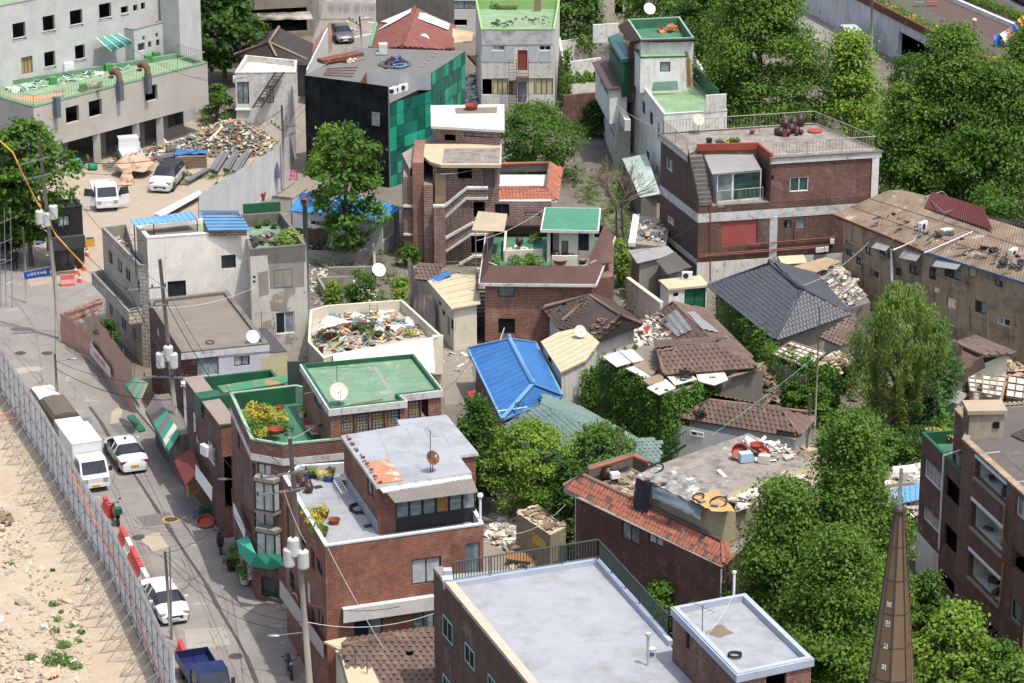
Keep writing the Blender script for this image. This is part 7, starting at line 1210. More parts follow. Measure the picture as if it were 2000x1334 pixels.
zr=z;hp_=xy([(1058,448),(1167,450),(1171,407),(1066,406)],zr+2.5);M().prism(inset(hp_,-.1),zr+2.3,zr+2.5).build('hut_roof_slab',COPE,h.o);M().face([(*p,zr+2.505)for p in hp_]).build('hut_roof',mat('wet_green_roof','#3f7f5c',stain=.4,scol='#7fc48a',ssc=1.2,rough=.4),h.o);h.block(None,zr+2.3,zr,CREAM,[(0,1075,452,1092,500,'h'),(0,1096,470,1110,500,'h'),(0,1130,455,1150,490,'d')],roof=None,poly=inset(hp_,.35))
tag(drape('torn_curtain',[P(1080,449,zr+2.1),P(1115,450,zr+2.1),P(1112,495,zr+.4),P(1080,495,zr+.4)],10,10,.06,mat('beige_curtain','#c2b8a4'),seed=13),'torn beige curtain hanging from the terrace hut','curtain')
M().bar(P(985,500,zr+.4),P(1060,497,zr+.4),.15,.8).build('terrace_wall',CREAM,h.o);M().bar(P(1078,510,zr+.4),P(1130,510,zr+.4),.15,.8).build('terrace_wall',CREAM,h.o);M().bar(P(985,500,zr+.4),P(988,462,zr+.4),.15,.8).build('terrace_wall',CREAM,h.o)
heap('terrace_clutter','white table, boards and bottles on the brick house roof terrace',[(990,490),(1025,485),(1050,495),(1020,508),(992,505)],.4,J_PALE,n=60,z=zr,s=(.2,.7),seed=84);jar(1014,480,zr+.6,.28,.6,label='brown jar on the terrace shelf');jar(1086,512,zr,.35,.8,label='tall dark jar by the hut wall');jar(1113,514,zr,.35,.7,label='dark round jar by the hut step');basin(1094,514,zr+.2,.5,.3,POT_R,'wide red basin between two jars');basin(1139,512,zr+.1,.25,.2,POT_R,'small red basin on the terrace edge')
for i,(x,y)in enumerate(((1005,512),(1020,514),(1040,512),(1050,513),(1035,508),(965,510),(1045,468))):plant('terrace_grass','bushy green plant on the brick house terrace',P(x,y,zr+.2),.5,.6,LF_WIL if i%2 else LF_MID,n=230,seed=360+i,leaf=.07,group='brick terrace plants')
tag(drape('awning_canopy',[P(921,450,zr+2.0),P(985,452,zr+2.0),P(991,418,zr+2.4),P(934,412,zr+2.4)],10,6,.02,mat('tan_polycarbonate','#a89a7c',rough=.4),seed=2),'tan curved canopy over the terrace stair','canopy')
for x in(929,952):M().bar((*P(x,452,zr+2).xy,zr-2),P(x,452,zr+2),.06,.06).build('canopy_post',STEEL,h.o)
for s_ in(0,.8):M().bar(P(928,640,0)+Vector((s_,0,0)),P(932,530,z)+Vector((s_,0,0)),.06,.16).build('stair_stringer',STEELD,h.o)
for k in range(14):M().box(P(928,640,0).lerp(P(932,530,z),(k+.5)/14)+Vector((.4,0,0)),(.8,.25,.04)).build('stair_tread',STEELD,h.o)
M().prism(xy([(1162,545),(1197,540),(1200,460),(1180,455)],z-.6),0,z-.6).build('side_wing',BRK_DRK,h.o);M().slab([P(1165,515,z+.1),P(1195,512,z+.1),P(1198,462,z+.9),P(1172,455,z+.9)],.08).build('side_roof',MAN_BRN,h.o);antenna('aerial','green aerial mast with feathered boom in front of the hut',P(1129,515,zr+.5),2.3,1.9,.08,n=9)
for s_ in range(3):cable(P(955,512,z+1),P(1165,508,z+1),.9+s_*.12,.03,CABLEW,'pale cable bundle drooping across the brown mansard','mansard cable bundle')
h=House('cream_low_house','low cream house with cream sheet roof and hanging cloth',P(890,690));h.block([(843,549),(886,599),(931,591),(926,529)],3.2,0,CREAM,[(0,856,585,862,600,'d'),(0,863,602,869,620,'d'),(0,880,620,888,650,'d'),(0,873,615,879,660,'a')],roof=ROOF_CRM,over=.25,ot=.1)
for i in range(5):t=(i+.5)/5;M().bar(P(843+43*t,549+50*t,3.22),P(926+5*t,529+62*t,3.22),.03,.02).build('seam',ROOF_CRM,h.o)
tag(drape('hanging_cloth',[P(899,606,2.7),P(927,602,2.7),P(927,648,.9),P(902,655,.8)],10,12,.06,mat('mauve_cloth','#8a7a70'),seed=14),'mauve grey cloth hung over the cream house wall','cloth');h2=House('patched_tile_hut','small hut with grey brown tiles and blue tarpaulin scraps',P(830,590));rf=M().slab([P(812,545,2.6),P(858,548,2.6),P(862,518,3.3),P(812,516,3.3)],.1).build('roof',TILE_BRN,h2.o);tiles(rf,[[P(812,545,2.6),P(858,548,2.6),P(862,518,3.3),P(812,516,3.3)]],.3,.3,TILE_BRN,cap=60,seed=33);M().prism(inset(xy([(815,545),(857,548),(860,520),(815,518)],2.6),.1),0,2.5).build('wall',CREAM,h2.o)
tag(drape('blue_tarp_scrap',[P(838,545,3.2),P(868,530,3.4),P(885,535,3.4),P(850,552,3.2)],10,5,.08,BLUE_V,seed=15),'blue tarpaulin scrap on the patched hut roof','tarpaulin');tag(drape('tattered_screen',[P(797,500,2.6),P(828,560,2.4),P(830,640,.2),P(800,600,.2)],10,12,.1,mat('pinkish_grey_net','#9a8880',stain=.3),seed=16),'tattered pinkish grey net screen beside the alley','screen');tag(drape('tattered_screen',[P(828,575,2.2),P(850,592,2.2),P(852,650,.2),P(828,640,.2)],8,10,.1,MATS['pinkish_grey_net'],seed=17),'torn grey net hanging by the cream house corner','screen')
# ------------------------------------------------------------------ trees and ivy
def T(name,label,cx,by,half,yt,yb,mt,prof='egg',n=9000,K=260,leaf=.15,seed=1,bx=None,group=None,depth=1.,**k):
 b=P(cx,by);s=F/(b.y/ray(cx,by).y);r=half/s;zt=HT(cx,yt,cx,by);zb=max(.3,HT(cx,yb,cx,by));return tree(name,label,b,zb,(r,r*depth,zt-zb),mt,n=n,K=K,leaf=leaf,prof=prof,seed=seed,group=group,**k)
G=dict(prof='egg',leaf=.125,cl=1.3,flat=.36)
T('ginkgo_tree','huge bright green ginkgo behind the railed brick building',1482,335,150,-75,320,LF_GINK,n=62000,K=266,seed=1,trunk=.4,**G)
T('ginkgo_tree','yellow green conical ginkgo beside the ramp road',1652,350,84,66,330,LF_BRT,n=21600,K=96,seed=2,**{**G,'prof':'cone'})
T('ginkgo_tree','broad dark green ginkgo rising in front of the retaining wall',1845,425,135,55,395,LF_GINK,n=48600,K=178,seed=3,trunk=.4,**G)
T('ginkgo_tree','wide ginkgo overhanging the far end of the tenement roof',1940,450,135,130,415,LF_MID,n=43200,K=156,seed=4,**G)
T('ginkgo_tree','ginkgo crown beside the tube slide',2000,330,70,55,280,LF_GINK,n=12600,K=59,seed=5,**G)
T('ginkgo_tree','lower ginkgo between the brick building and the broad ginkgo',1765,430,85,170,400,LF_GINK,n=21600,K=85,seed=6,**G)
T('small_tree','dull olive shrubby tree below the garage opening',1770,240,55,108,235,LF_DRK,n=5000,K=120,leaf=.12,seed=7,prof='round',cl=.6)
T('background_tree','dark tree behind the stepped white building',1385,262,90,-40,255,LF_DRK,n=17000,K=240,leaf=.16,seed=8,prof='round',cl=.8)
T('background_tree','green tree at the upper edge right of the white panel building',1125,118,58,-50,105,LF_MID,n=7000,K=160,leaf=.16,seed=9,prof='round',cl=.8);T('background_tree','leafy tree at the upper edge behind the green back roof',1310,110,95,-70,105,LF_GINK,n=12000,K=200,leaf=.17,seed=10,prof='round',cl=.8)
T('cherry_tree','round dark green tree behind the brick stair house',1047,352,88,203,345,LF_MID,n=17000,K=200,leaf=.10,seed=11,prof='round',cl=.8,flat=.4);T('courtyard_bush','dark bush climbing at the foot of the old brick wall',1160,262,42,200,260,LF_DRK,n=3000,K=80,leaf=.12,seed=12,prof='flat',cl=.5)
T('paulownia_tree','dark broad leaved tree between hospital and felt roofs',440,165,78,-35,125,LF_DRK,n=6500,K=110,leaf=.24,seed=13,prof='round',cl=.8,trunk=.25);T('spreading_bush','feathery green bush beside the hospital corner',425,240,45,166,238,LF_MID,n=3500,K=80,leaf=.1,seed=14,prof='flat',cl=.5,flat=.3)
T('street_tree','broad leaved tree with yellowing leaves beside the black site office',62,520,92,242,470,LF_MID,n=7500,K=130,leaf=.2,seed=15,prof='round',cl=.7,trunk=.2);T('street_tree','leafy tree growing behind the gravel yard office',20,500,60,350,480,LF_DRK,n=3500,K=80,leaf=.2,seed=16,prof='round',cl=.7)
T('mulberry_tree','tall leaning green tree rising from the rubble courtyard',680,513,88,246,480,LF_MID,n=6500,K=125,leaf=.17,seed=17,prof='round',cl=.55,trunk=.15,fill=.15);T('young_shoot','bright yellow green treetop against the black glass',648,470,48,246,330,LF_BRT,n=2600,K=60,leaf=.12,seed=18,prof='flat',cl=.5)
T('willow_tree','weeping willow with hanging pale green branches',1748,850,100,548,790,LF_WIL,n=34000,K=330,leaf=.13,seed=19,prof='round',cl=.8,droop=.85,aspect=.22,up=.1,trunk=.3)
T('ailanthus_tree','tree of heaven with long feathered leaves beside the willow',1818,835,62,632,830,LF_AIL,n=6000,K=110,leaf=.2,seed=20,prof='egg',cl=.6,aspect=.35)
T('ginkgo_tree','tall ginkgo beside the church spire',1645,1335,150,815,1325,LF_GINK,n=54000,K=193,seed=21,trunk=.3,prof='cone',leaf=.095,cl=1.05,flat=.38);T('ginkgo_tree','ginkgo against the red tile eave house',1520,1350,105,950,1335,LF_GINK,n=46800,K=178,seed=22,prof='egg',leaf=.095,cl=1.05,flat=.38);T('ginkgo_tree','lower ginkgo behind the stair tower',1630,1440,150,1040,1420,LF_GINK,n=46800,K=171,seed=23,prof='egg',leaf=.095,cl=1.05,flat=.38);T('ginkgo_tree','shaded ginkgo directly behind the spire',1735,1330,60,985,1300,LF_GINK,n=14400,K=63,seed=24,prof='egg',leaf=.095,cl=.65)
T('persimmon_tree','dark green tree beside the pale penthouse',932,985,62,778,960,LF_DRK,n=9000,K=190,leaf=.10,seed=25,prof='egg',cl=.5);T('persimmon_tree','vivid bright green tree in front of the teal roof',1040,1012,88,828,990,LF_BRT,n=16000,K=190,leaf=.085,seed=26,prof='round',cl=.6,flat=.4);T('persimmon_tree','mid green tree against the teal roof slope',1172,1000,72,836,960,LF_MID,n=8000,K=150,leaf=.10,seed=27,prof='round',cl=.5);T('persimmon_tree','shaded tree over the rubbish yard',1108,1085,52,905,1075,LF_DRK,n=6000,K=130,leaf=.11,seed=28,prof='egg',cl=.5)
T('round_hedge','rounded glossy green hedge behind the roof railing',1300,1262,54,1136,1255,LF_IVY,n=5500,K=130,leaf=.09,seed=29,prof='round',cl=.35);T('yard_bush','bright green bush at the foot of the gutted block',1862,1390,88,1185,1380,LF_BRT,n=10000,K=200,leaf=.11,seed=30,prof='round',cl=.5);T('yard_bush','leafy bush climbing beside the spire',1805,1330,45,1120,1320,LF_MID,n=4500,K=110,leaf=.11,seed=31,prof='egg',cl=.5);T('yard_bush','low shrub by the gutted block doorway',1945,1420,60,1262,1400,LF_IVY,n=5000,K=110,leaf=.11,seed=32,prof='round',cl=.5)
for i,(x,y,hf,yt,mt,lb)in enumerate(((652,602,14,553,LF_BRT,'young bright shrub in the courtyard rubble'),(703,603,32,530,LF_MID,'feathery young tree between courtyard walls'),(1213,560,28,472,LF_BRT,'bright green shrub in the gap by the outhouse'),(213,712,26,628,LF_DRK,'big leaved shrub behind the pink screen'),(782,610,20,545,LF_BRT,'weedy shrub along the alley wall'),(800,520,18,480,LF_MID,'shrub beside the shaded passage'),(1175,715,22,655,LF_MID,'wispy shrub against the ivy wall'),(1620,1090-200,40,838,LF_MID,'shrub behind the rubbish flat roof'),(1975,800,30,762,LF_AIL,'fern like plant in the collapsed house yard'),(1905,830,40,800,LF_IVY,'creeper mound beside the gutted block'),(525,415,16,400,LF_BRT,'low green shrub beside the yard hoarding'),(1600,830,30,760,LF_IVY,'ivy mound at the foot of the rear wall'),(1860,905,30,855,LF_IVY,'dense creeper bank behind the green terrace'),(1790,900,60,840,LF_DRK,'dark creeper bank below the willow'),(1690,880,55,800,LF_DRK,'dark shrub bank beside the blue panel'),(1740,905,45,850,LF_MID,'creeper mound behind the ginkgo top'),(1560,800,40,745,LF_IVY,'ivy mound behind the lower tile roof'),(1640,760,40,715,LF_DRK,'shaded shrub under the willow fringe'),(1850,860,40,815,LF_MID,'shrub beneath the tree of heaven'))):
 T('shrub',lb,x,y,hf,yt,y-8,mt,n=900+hf*25,K=40,leaf=.1,seed=50+i,prof='round',cl=.35,trunk=.05,cat='shrub')
def ivy(name,label,quads,n,mt=LF_IVY,seed=1,th=.22,leaf=.10):
 """climbing leaves over wall faces (A, B, z0, z1)"""
 g=np.random.default_rng(seed);C=[];N=[];ar=[((Vector(b)-Vector(a)).length*(z1-z0))for a,b,z0,z1 in quads];tot=sum(ar)
 for(a,b,z0,z1),A in zip(quads,ar):
  k=int(n*A/tot);a,b=Vector(a),Vector(b);e=(b-a).normalized();nr=Vector((e.y,-e.x));nr=nr if nr.y<0 else-nr;u=g.uniform(-.02,1.02,k);v=g.uniform(0,1,k);d=np.abs(g.normal(0,th,k))+.03+.12*np.sin(u*17)**2*np.sin(v*9)**2;zz=z0+(z1-z0)*v+.25*np.sin(u*23)*v
  C.append(np.stack([a.x+(b.x-a.x)*u+nr.x*d,a.y+(b.y-a.y)*u+nr.y*d,zz],1));N.append(np.tile([nr.x,nr.y,.35],(k,1)))
 C,N=np.concatenate(C),np.concatenate(N);base=Vector((float(C[:,0].mean()),float(C[:,1].mean()),0));o=link(name,leaves_mesh(name,C,N,leaf,mt,seed=seed,loc=base,up=.3),None,loc=base);return tag(o,label,'ivy')
ivy('ivy','thick green ivy cloaking the wall below the brown tile house',[(pw[0],pw[1],0,4.6),(pw[1],pw[2],0,4.7),(pw[2],pw[3],.5,4.7),(pw[6],pw[0],1,4.6)],15000,seed=1)
ivy('ivy','ivy climbing the slate roof house wall and eave',[(V2(P(1405,595,2)),V2(P(1512,672,2.4)),.3,2.9),(V2(P(1500,665,2)),V2(P(1530,680,2)),0,3.2)],5000,seed=2,th=.3);ivy('ivy','ivy mass tumbling over the rear terrace wall',[(V2(P(1500,765)),V2(P(1640,815)),0,3.4),(V2(P(1490,720)),V2(P(1520,760)),0,3)],7000,seed=3,th=.45)
ivy('ivy','column of ivy up the white panel building corner',[(V2(P(1088,215)),V2(P(1106,205)),0,5)],1500,seed=4,leaf=.12);ivy('ivy','ivy fringe along the old brick wall top',[(V2(P(1100,220)),V2(P(1172,213)),2.6,3.4)],900,seed=5,leaf=.12);ivy('ivy','ivy trailing on the peeling yard wall',[(V2(P(1228,600)),V2(P(1262,622)),0,1.6)],900,seed=6);ivy('ivy','creeper patch on the ivy house left return',[(V2(P(1128,812)),V2(P(1165,800)),0,3)],2200,seed=7)
g=random.Random(5);o=thing('bare_tree','dead leafless tree with pale tangled twigs beside the white building','tree',P(1205,480));b0=P(1205,480)
def twig(p,d,L,r,dep,m):
 q=p+d*L;m.tube([p,p.lerp(q,.5)+Vector((g.uniform(-.05,.05),g.uniform(-.05,.05),0))*L,q],r,4,r*.6)
 if dep:
  for _ in range(4 if dep>1 else 3):twig(p.lerp(q,g.uniform(.45,1)),(d+Vector((g.uniform(-.9,.9),g.uniform(-.9,.9),g.uniform(-.3,.5)))).normalized(),L*g.uniform(.55,.8),r*.55,dep-1,m)
PT=mat('pale_dead_twig','#7d6d60',grain=.05)
for k in range(2):m=M();m.tube([b0+Vector((k*.5,0,-.2)),b0+Vector((k*.4-.1,.1,3.2))],.11,6,.07);m.build('trunk',BARK,o)
for k in range(9):m=M();twig(b0+Vector((g.uniform(-.1,.5),0,g.uniform(2.4,3.4))),Vector((g.uniform(-1,.7),g.uniform(-.6,.6),g.uniform(.2,1))).normalized(),2.0,.05,3,m);m.build('branch',PT,o)
for i,(x,y)in enumerate(((1870,1190),(1885,1230))):
 q=P(x,y+120,0);o=thing('dry_sapling',['bare pale sapling leaning on the gutted block','second bare sapling by the gutted doorway'][i],'sapling',q)
 for k in range(7):m=M();twig(q+Vector((g.uniform(-.3,.3),0,.5)),Vector((g.uniform(-.2,.9),g.uniform(-.3,.3),1)).normalized(),1.6,.03,2,m);m.build('branch',PT,o)
 # ------------------------------------------------------------------ vehicles
CARW=plain('white_car_paint','#cfd0d0',rough=.25,coat=.6);CARG=plain('grey_car_paint','#5b5a5c',rough=.3,metal=.4,coat=.5);CARB=plain('blue_truck_paint','#1c2650',rough=.35);CG=glassmat('car_glass','#10161a',rough=.04,spec=.7);LTR=plain('tail_light','#8f1512',rough=.2);LTW=plain('head_light','#8e979c',rough=.15,spec=.6);PLT_Y=plain('yellow_plate','#c9961e');PLT_W=plain('white_plate','#c9cdc9');RIM=plain('alloy_rim','#85888b',metal=.6,rough=.35)
PRO={'sedan':[(-.5,.78,.76,.80,.7),(-.47,1.0,.93,.93,.78),(-.31,1.05,.96,.99,.8),(-.15,1.42,.97,1,.66),(.06,1.46,.96,1,.68),(.14,1.41,.95,1,.68),(.30,1.02,.93,.99,.82),(.44,.88,.82,.94,.8),(.5,.62,.6,.82,.7)],'suv':[(-.5,1.0,.98,.88,.8),(-.48,1.25,1.1,.95,.8),(-.42,1.62,1.12,.99,.74),(-.15,1.69,1.1,1,.76),(.10,1.66,1.08,1,.76),(.27,1.15,1.05,1,.86),(.44,1.04,.98,.96,.84),(.5,.72,.7,.88,.8)],'van':[(-.5,1.0,.98,.93,.85),(-.485,1.85,1.1,.97,.8),(-.2,1.92,1.1,1,.82),(.2,1.9,1.08,1,.82),(.4,1.1,1.02,1,.88),(.48,.95,.9,.96,.86),(.5,.7,.68,.9,.8)]}
def wheel(o,x,y,r=.33,w=.22):
 t=Matrix.Rotation(math.pi/2,3,'X');a=M().lathe((x,y,r),[(r*.6,-w/2),(r*.95,-w/2),(r,-w/4),(r,w/4),(r*.95,w/2),(r*.6,w/2)],16,t).build('wheel',RUB,o,local=True);M().lathe((x,y,r),[(.03,-w*.42),(r*.6,-w*.42),(r*.6,w*.42),(.03,w*.42)],12,t).build('rim',RIM,a,local=True)
def place(label,cat,rear,front,name='parked_car',group=None,z=0.):
 a,b=P(*rear,z),P(*front,z);c=(a+b)/2;return thing(name,label,cat,c,group,math.atan2(b.y-a.y,b.x-a.x))
def car(label,rear,front,style='sedan',L=4.7,W=1.82,paint=CARW,roofm=None,plate=PLT_W,cat='car',taxi=False,rails=False):
 o=place(label,cat,rear,front);pr=PRO[style];ring_=[]
 for t,zt,zb,w,wr in pr:
  x=t*L;w=w*W/2;wr=wr*W/2;ring_.append([(x,s*a,zz)for s,seq in((-1,((w*.88,.24),(w,.45),(w*.985,zb),(wr,zt-.05),(wr*.8,zt))),(1,((wr*.8,zt),(wr,zt-.05),(w*.985,zb),(w,.45),(w*.88,.24))))for a,zz in seq])
 body,rf,ws,rw,sw=M(),M(),M(),M(),{}
 for i in range(len(pr)-1):
  A,B=ring_[i],ring_[i+1];ga=pr[i][1]-pr[i][2]>.25;gb=pr[i+1][1]-pr[i+1][2]>.25
  for k in range(9):
   f=[A[k],B[k],B[k+1],A[k+1]]
   if k in(3,4,5)and(ga!=gb):(rw if gb else ws).face(f)
   elif k in(3,4,5)and ga and gb:rf.face(f)
   elif k in(2,6)and(ga or gb):sw.setdefault(k,M()).face(f)
   else:body.face(f)
 body.face(ring_[0]);body.face(ring_[-1]);bo=body.build('body',paint,o,local=True,weld=True);rf.build('roof',roofm or paint,o,local=True,weld=True)
 ws.build('windscreen',CG,o,local=True,weld=True);rw.build('rear_window',CG,o,local=True,weld=True)
 for m in sw.values():m.build('side_window',CG,o,local=True)
 for s in(-1,1):
  for q in((-.17,.28),(.06,.14)):
   zt=1.40 if style=='sedan' else 1.6;M().bar((L*q[0]if q[0]<0 else L*-.02,s*W*.497,.95),(L*q[0]if q[0]<0 else L*-.02,s*W*.36,zt),.07,.05).build('pillar',paint,o,local=True)
  for x in(-.3,.31):wheel(o,x*L,s*W*.44);M().lathe((x*L,s*W*.485,.36),[(.34,-.03),(.41,-.03),(.41,.03),(.34,.03)],14,Matrix.Rotation(math.pi/2,3,'X')).build('wheel_arch',FR_D,o,local=True)
  M().box((0,s*W*.485,.28),(L*.5,.05,.1)).build('sill',FR_D,o,local=True)
  for x in(-.2,-.015,.2):M().box((x*L,s*W*.498,.68),(.02,.02,.5)).build('door_gap',FR_D,o,local=True)
  for x in(-.16,.03):M().box((x*L,s*W*.503,.84),(.18,.03,.035)).build('door_handle',RIM,o,local=True)
  zl=.78 if style=='sedan' else.95;M().box((L*.475,s*W*.36,zl-.08),(.16,W*.2,.15),s*-.35).build('headlight',LTW,o,local=True);M().box((-L*.485,s*W*.36,zl+.05),(.12,W*.24,.15),s*.25).build('tail_light',LTR,o,local=True);M().box((L*.2,s*W*.55,1.02),(.12,.2,.13)).build('wing_mirror',paint,o,local=True)
 M().box((L*.5,0,.5),(.03,W*.5,.16)).build('grille',FR_D,o,local=True);M().box((L*.505,0,.42),(.03,.5,.13)).build('front_plate',plate,o,local=True);M().box((-L*.503,0,.58),(.03,.5,.14)).build('rear_plate',plate,o,local=True)
 if taxi:M().box((L*.0,0,1.5),(.15,.12,.12)).build('roof_fin',FR_D,o,local=True)
 return o
def truck(label,rear,front,load,bedpaint=STEEL,L=5.1,W=1.74,open_doors=False,paint=CARW):
 o=place(label,'truck',rear,front,'parked_truck');h=L/2;y=W/2;c=M();prof=[(h,.4),(h,.95),(h-.12,1.12),(h-.55,1.93),(h-.7,1.97),(h-1.65,1.97),(h-1.7,.4)]
 c.idx([(x,s*y*(.94 if z>1.3 else 1),z)for s in(-1,1)for x,z in prof],[tuple(range(7)),tuple(range(13,6,-1))]+[(i,(i+1)%7,7+(i+1)%7,7+i)for i in range(7)]);c.build('cab',paint,o,local=True)
 q=lambda f,s,off:(h-.12-.43*f+off,s,1.12+.81*f+off*.5);M().face([q(.08,-y*.86,.012),q(.08,y*.86,.012),q(.92,y*.82,.012),q(.92,-y*.82,.012)]).build('windscreen',CG,o,local=True)
 for s in(-1,1):
  if open_doors:
   d=thing('d','x','x');bpy.data.objects.remove(d);a=s*math.radians(70);hx,hy=h-.35,s*y;ca,sa=-math.cos(a),abs(math.sin(a))*s;m=M();m.idx([(hx,hy,.45),(hx+ca*.95,hy+sa*.95,.45),(hx+ca*.95,hy+sa*.95,1.2),(hx,hy,1.2)],[(0,1,2,3)]);dd=m.build('door',paint,o,local=True);M().idx([(hx,hy,1.22),(hx+ca*.95,hy+sa*.95,1.22),(hx+ca*.85,hy+sa*.85,1.85),(hx+ca*.2,hy+sa*.2,1.8)],[(0,1,2,3)]).build('window',CG,dd,local=True);M().box((h-.95,s*(y+.001),1.1),(.95,.02,1.3)).build('door_opening',FR_D,o,local=True)
  else:M().idx([(h-.3,s*(y+.012),1.15),(h-1.5,s*(y+.012),1.15),(h-1.5,s*y*.96,1.78),(h-.62,s*y*.96,1.78)],[(0,1,2,3)]).build('side_window',CG,o,local=True)
  for x in(h-.75,-h+.95):wheel(o,x,s*y*.82,.32)
  M().box((h+.005,s*y*.72,.82),(.06,.3,.26)).build('headlight',LTW,o,local=True);M().box((h-.35,s*(y+.16),1.35),(.08,.2,.3)).build('wing_mirror',FR_D,o,local=True);M().box((-h-.01,s*y*.8,.6),(.04,.22,.14)).build('tail_light',LTR,o,local=True)
 M().box((h+.01,0,.48),(.06,W*.96,.22)).build('bumper',paint,o,local=True);M().box((h+.045,0,.47),(.02,.45,.14)).build('front_plate',PLT_Y if load=='box' else PLT_W,o,local=True);M().box((-.85,0,.68),(L-1.8,W*.98,.14)).build('bed',bedpaint,o,local=True);M().box((-.85,0,.5),(L-2,.7,.2)).build('chassis',FR_D,o,local=True)
 if load=='box':M().box((-.88,0,1.68),(L-1.75,W*1.06,1.9)).build('cargo_box',CARW,o,local=True);M().box((-.88,0,2.64),(L-1.72,W*1.08,.04)).build('box_trim',CARW,o,local=True)
 elif load=='canvas':
  m=M();pr=[(-y,.75),(-y,1.9),(-y*.8,2.2),(0,2.3),(y*.8,2.2),(y,1.9),(y,.75)];m.idx([(x,a,b)for x in(-h,h-1.8)for a,b in pr],[(i,i+1,8+i,7+i)for i in range(6)]+[tuple(range(7)),tuple(range(13,6,-1))]);m.build('canvas_cover',mat('brown_canvas','#5f564a',stain=.2),o,local=True)
 else:
  for yy in(-y,y):M().box((-.85,yy,.95),(L-1.8,.05,.42)).build('side_board',bedpaint,o,local=True)
  M().box((-h+.05,0,.95),(.05,W,.42)).build('tailgate',bedpaint,o,local=True);M().box((h-1.82,0,1.2),(.06,W,.9)).build('headboard',bedpaint,o,local=True)
 return o
car('white taxi sedan with yellow rear plate driving up the street',(268,932),(225,868),'sedan',4.85,1.86,plate=PLT_Y,taxi=True)
car('white saloon parked beside the hoarding with its bonnet towards the junction',(302,1158),(343,1222),'sedan',4.6,1.8)
truck('white box truck parked along the hoarding',(143,900),(192,968),'box');truck('white cab truck with brown canvas cover parked behind the box truck',(108,838),(146,890),'canvas');car('white car parked behind the canvas truck',(84,800),(112,838),'suv',4.6,1.85)
truck('blue dropside truck with empty bed parked at the hoarding end',(372,1302),(425,1390),'open',CARB,paint=CARB)
truck('white open bed truck with both doors swung open on the gravel',(196,372),(213,420),'open',CARW,open_doors=True);car('white sport utility vehicle with black roof parked on gravel',(342,345),(313,378),'suv',4.8,1.9,roofm=FR_D)
truck('white truck heaped with a beige tarpaulin in the yard',(268,342),(245,300),'open',CARW);m=M();m.lathe(P(262,326,.6),[(1.6,0),(1.5,.35),(1.0,.75),(.6,1.0),(.05,1.1)],18);m.v=[(a+random.uniform(-.16,.16),b+random.uniform(-.16,.16),c+random.uniform(-.14,.14))for a,b,c in m.v];tag(m.build('beige_tarp',mat('beige_tarp_cloth','#b89a80',stain=.3,scol='#9a7a60',ssc=2)),'crumpled beige tarpaulin thrown over the yard truck','tarpaulin');tag(drape('beige_tarp',[P(230,362,.1),P(264,360,.1),P(256,335,1.0),P(238,338,1.0)],10,8,.15,MATS['beige_tarp_cloth'],seed=22),'beige tarpaulin end trailing on the gravel','tarpaulin')
car('grey saloon parked on the far street',(655,62),(678,90),'sedan',4.4,1.75,CARG);car('white saloon descending the ramp road',(1590,-8),(1606,36),'sedan',4.8,1.85);car('white van on the ramp beside the retaining wall',(1648,78),(1685,118),'van',4.9,1.9);car('dark car parked beyond the street tree',(-10,478),(8,520),'suv',4.6,1.85,CARG);o=car('silver car on the upper playground road',(1985,-4),(2015,12),'suv',4.6,1.85,CARW);o.location=P(2000,2,4.02)
def bike(label,rear,front,paint,box=None,name='motorcycle'):
 o=place(label,'motorcycle',rear,front,name);
 for x in(-.65,.65):
  t=Matrix.Rotation(math.pi/2,3,'X');w=M().lathe((x,0,.29),[(.18,-.05),(.28,-.05),(.29,0),(.28,.05),(.18,.05)],14,t).build('wheel',RUB,o,local=True);M().lathe((x,0,.29),[(.02,-.03),(.18,-.03),(.18,.03),(.02,.03)],10,t).build('rim',RIM,w,local=True)
 M().tube([(-.6,0,.55),(-.3,0,.6),(0,0,.42),(.3,0,.5),(.5,0,.85)],.16,8,.12).build('body',paint,o,local=True,smooth=True);M().tube([(-.75,0,.78),(-.3,0,.8),(.0,0,.72)],.14,8,.1).build('seat',POT_D,o,local=True,smooth=True);M().tube([(.65,0,.3),(.45,0,1.0)],.05,6).build('fork',STEELD,o,local=True);M().tube([(.4,-.34,1.05),(.47,0,1.0),(.4,.34,1.05)],.025,6).build('handlebar',FR_D,o,local=True);M().lathe((.58,0,.88),[(.03,-.1),(.1,-.04),(.1,.06),(.03,.1)],10).build('headlight',LTW,o,local=True)
 for s in(-1,1):M().tube([(.4,s*.3,1.05),(.38,s*.38,1.25)],.012,4).build('mirror_stem',FR_D,o,local=True);M().box((.38,s*.4,1.28),(.03,.14,.09)).build('mirror',FR_D,o,local=True)
 if box:M().box((-.75,0,1.0),(.42,.42,.36)).build('carrier_box',box,o,local=True)
 return o
bike('black delivery motorcycle parked by the shop corner',(432,1090),(428,1058),POT_D,POT_D);bike('black scooter with grey shield parked at the kerb',(560,1300),(572,1335),POT_D);bike('red motorcycle with green crate beside the hoarding',(236,1035),(216,1003),POT_R,GREEN_D)
BRD=plain('red_barrier_plastic','#c23a36');BWH=plain('white_barrier_plastic','#d6d4cc');BPK=plain('pink_barrier_plastic','#cf6a66')
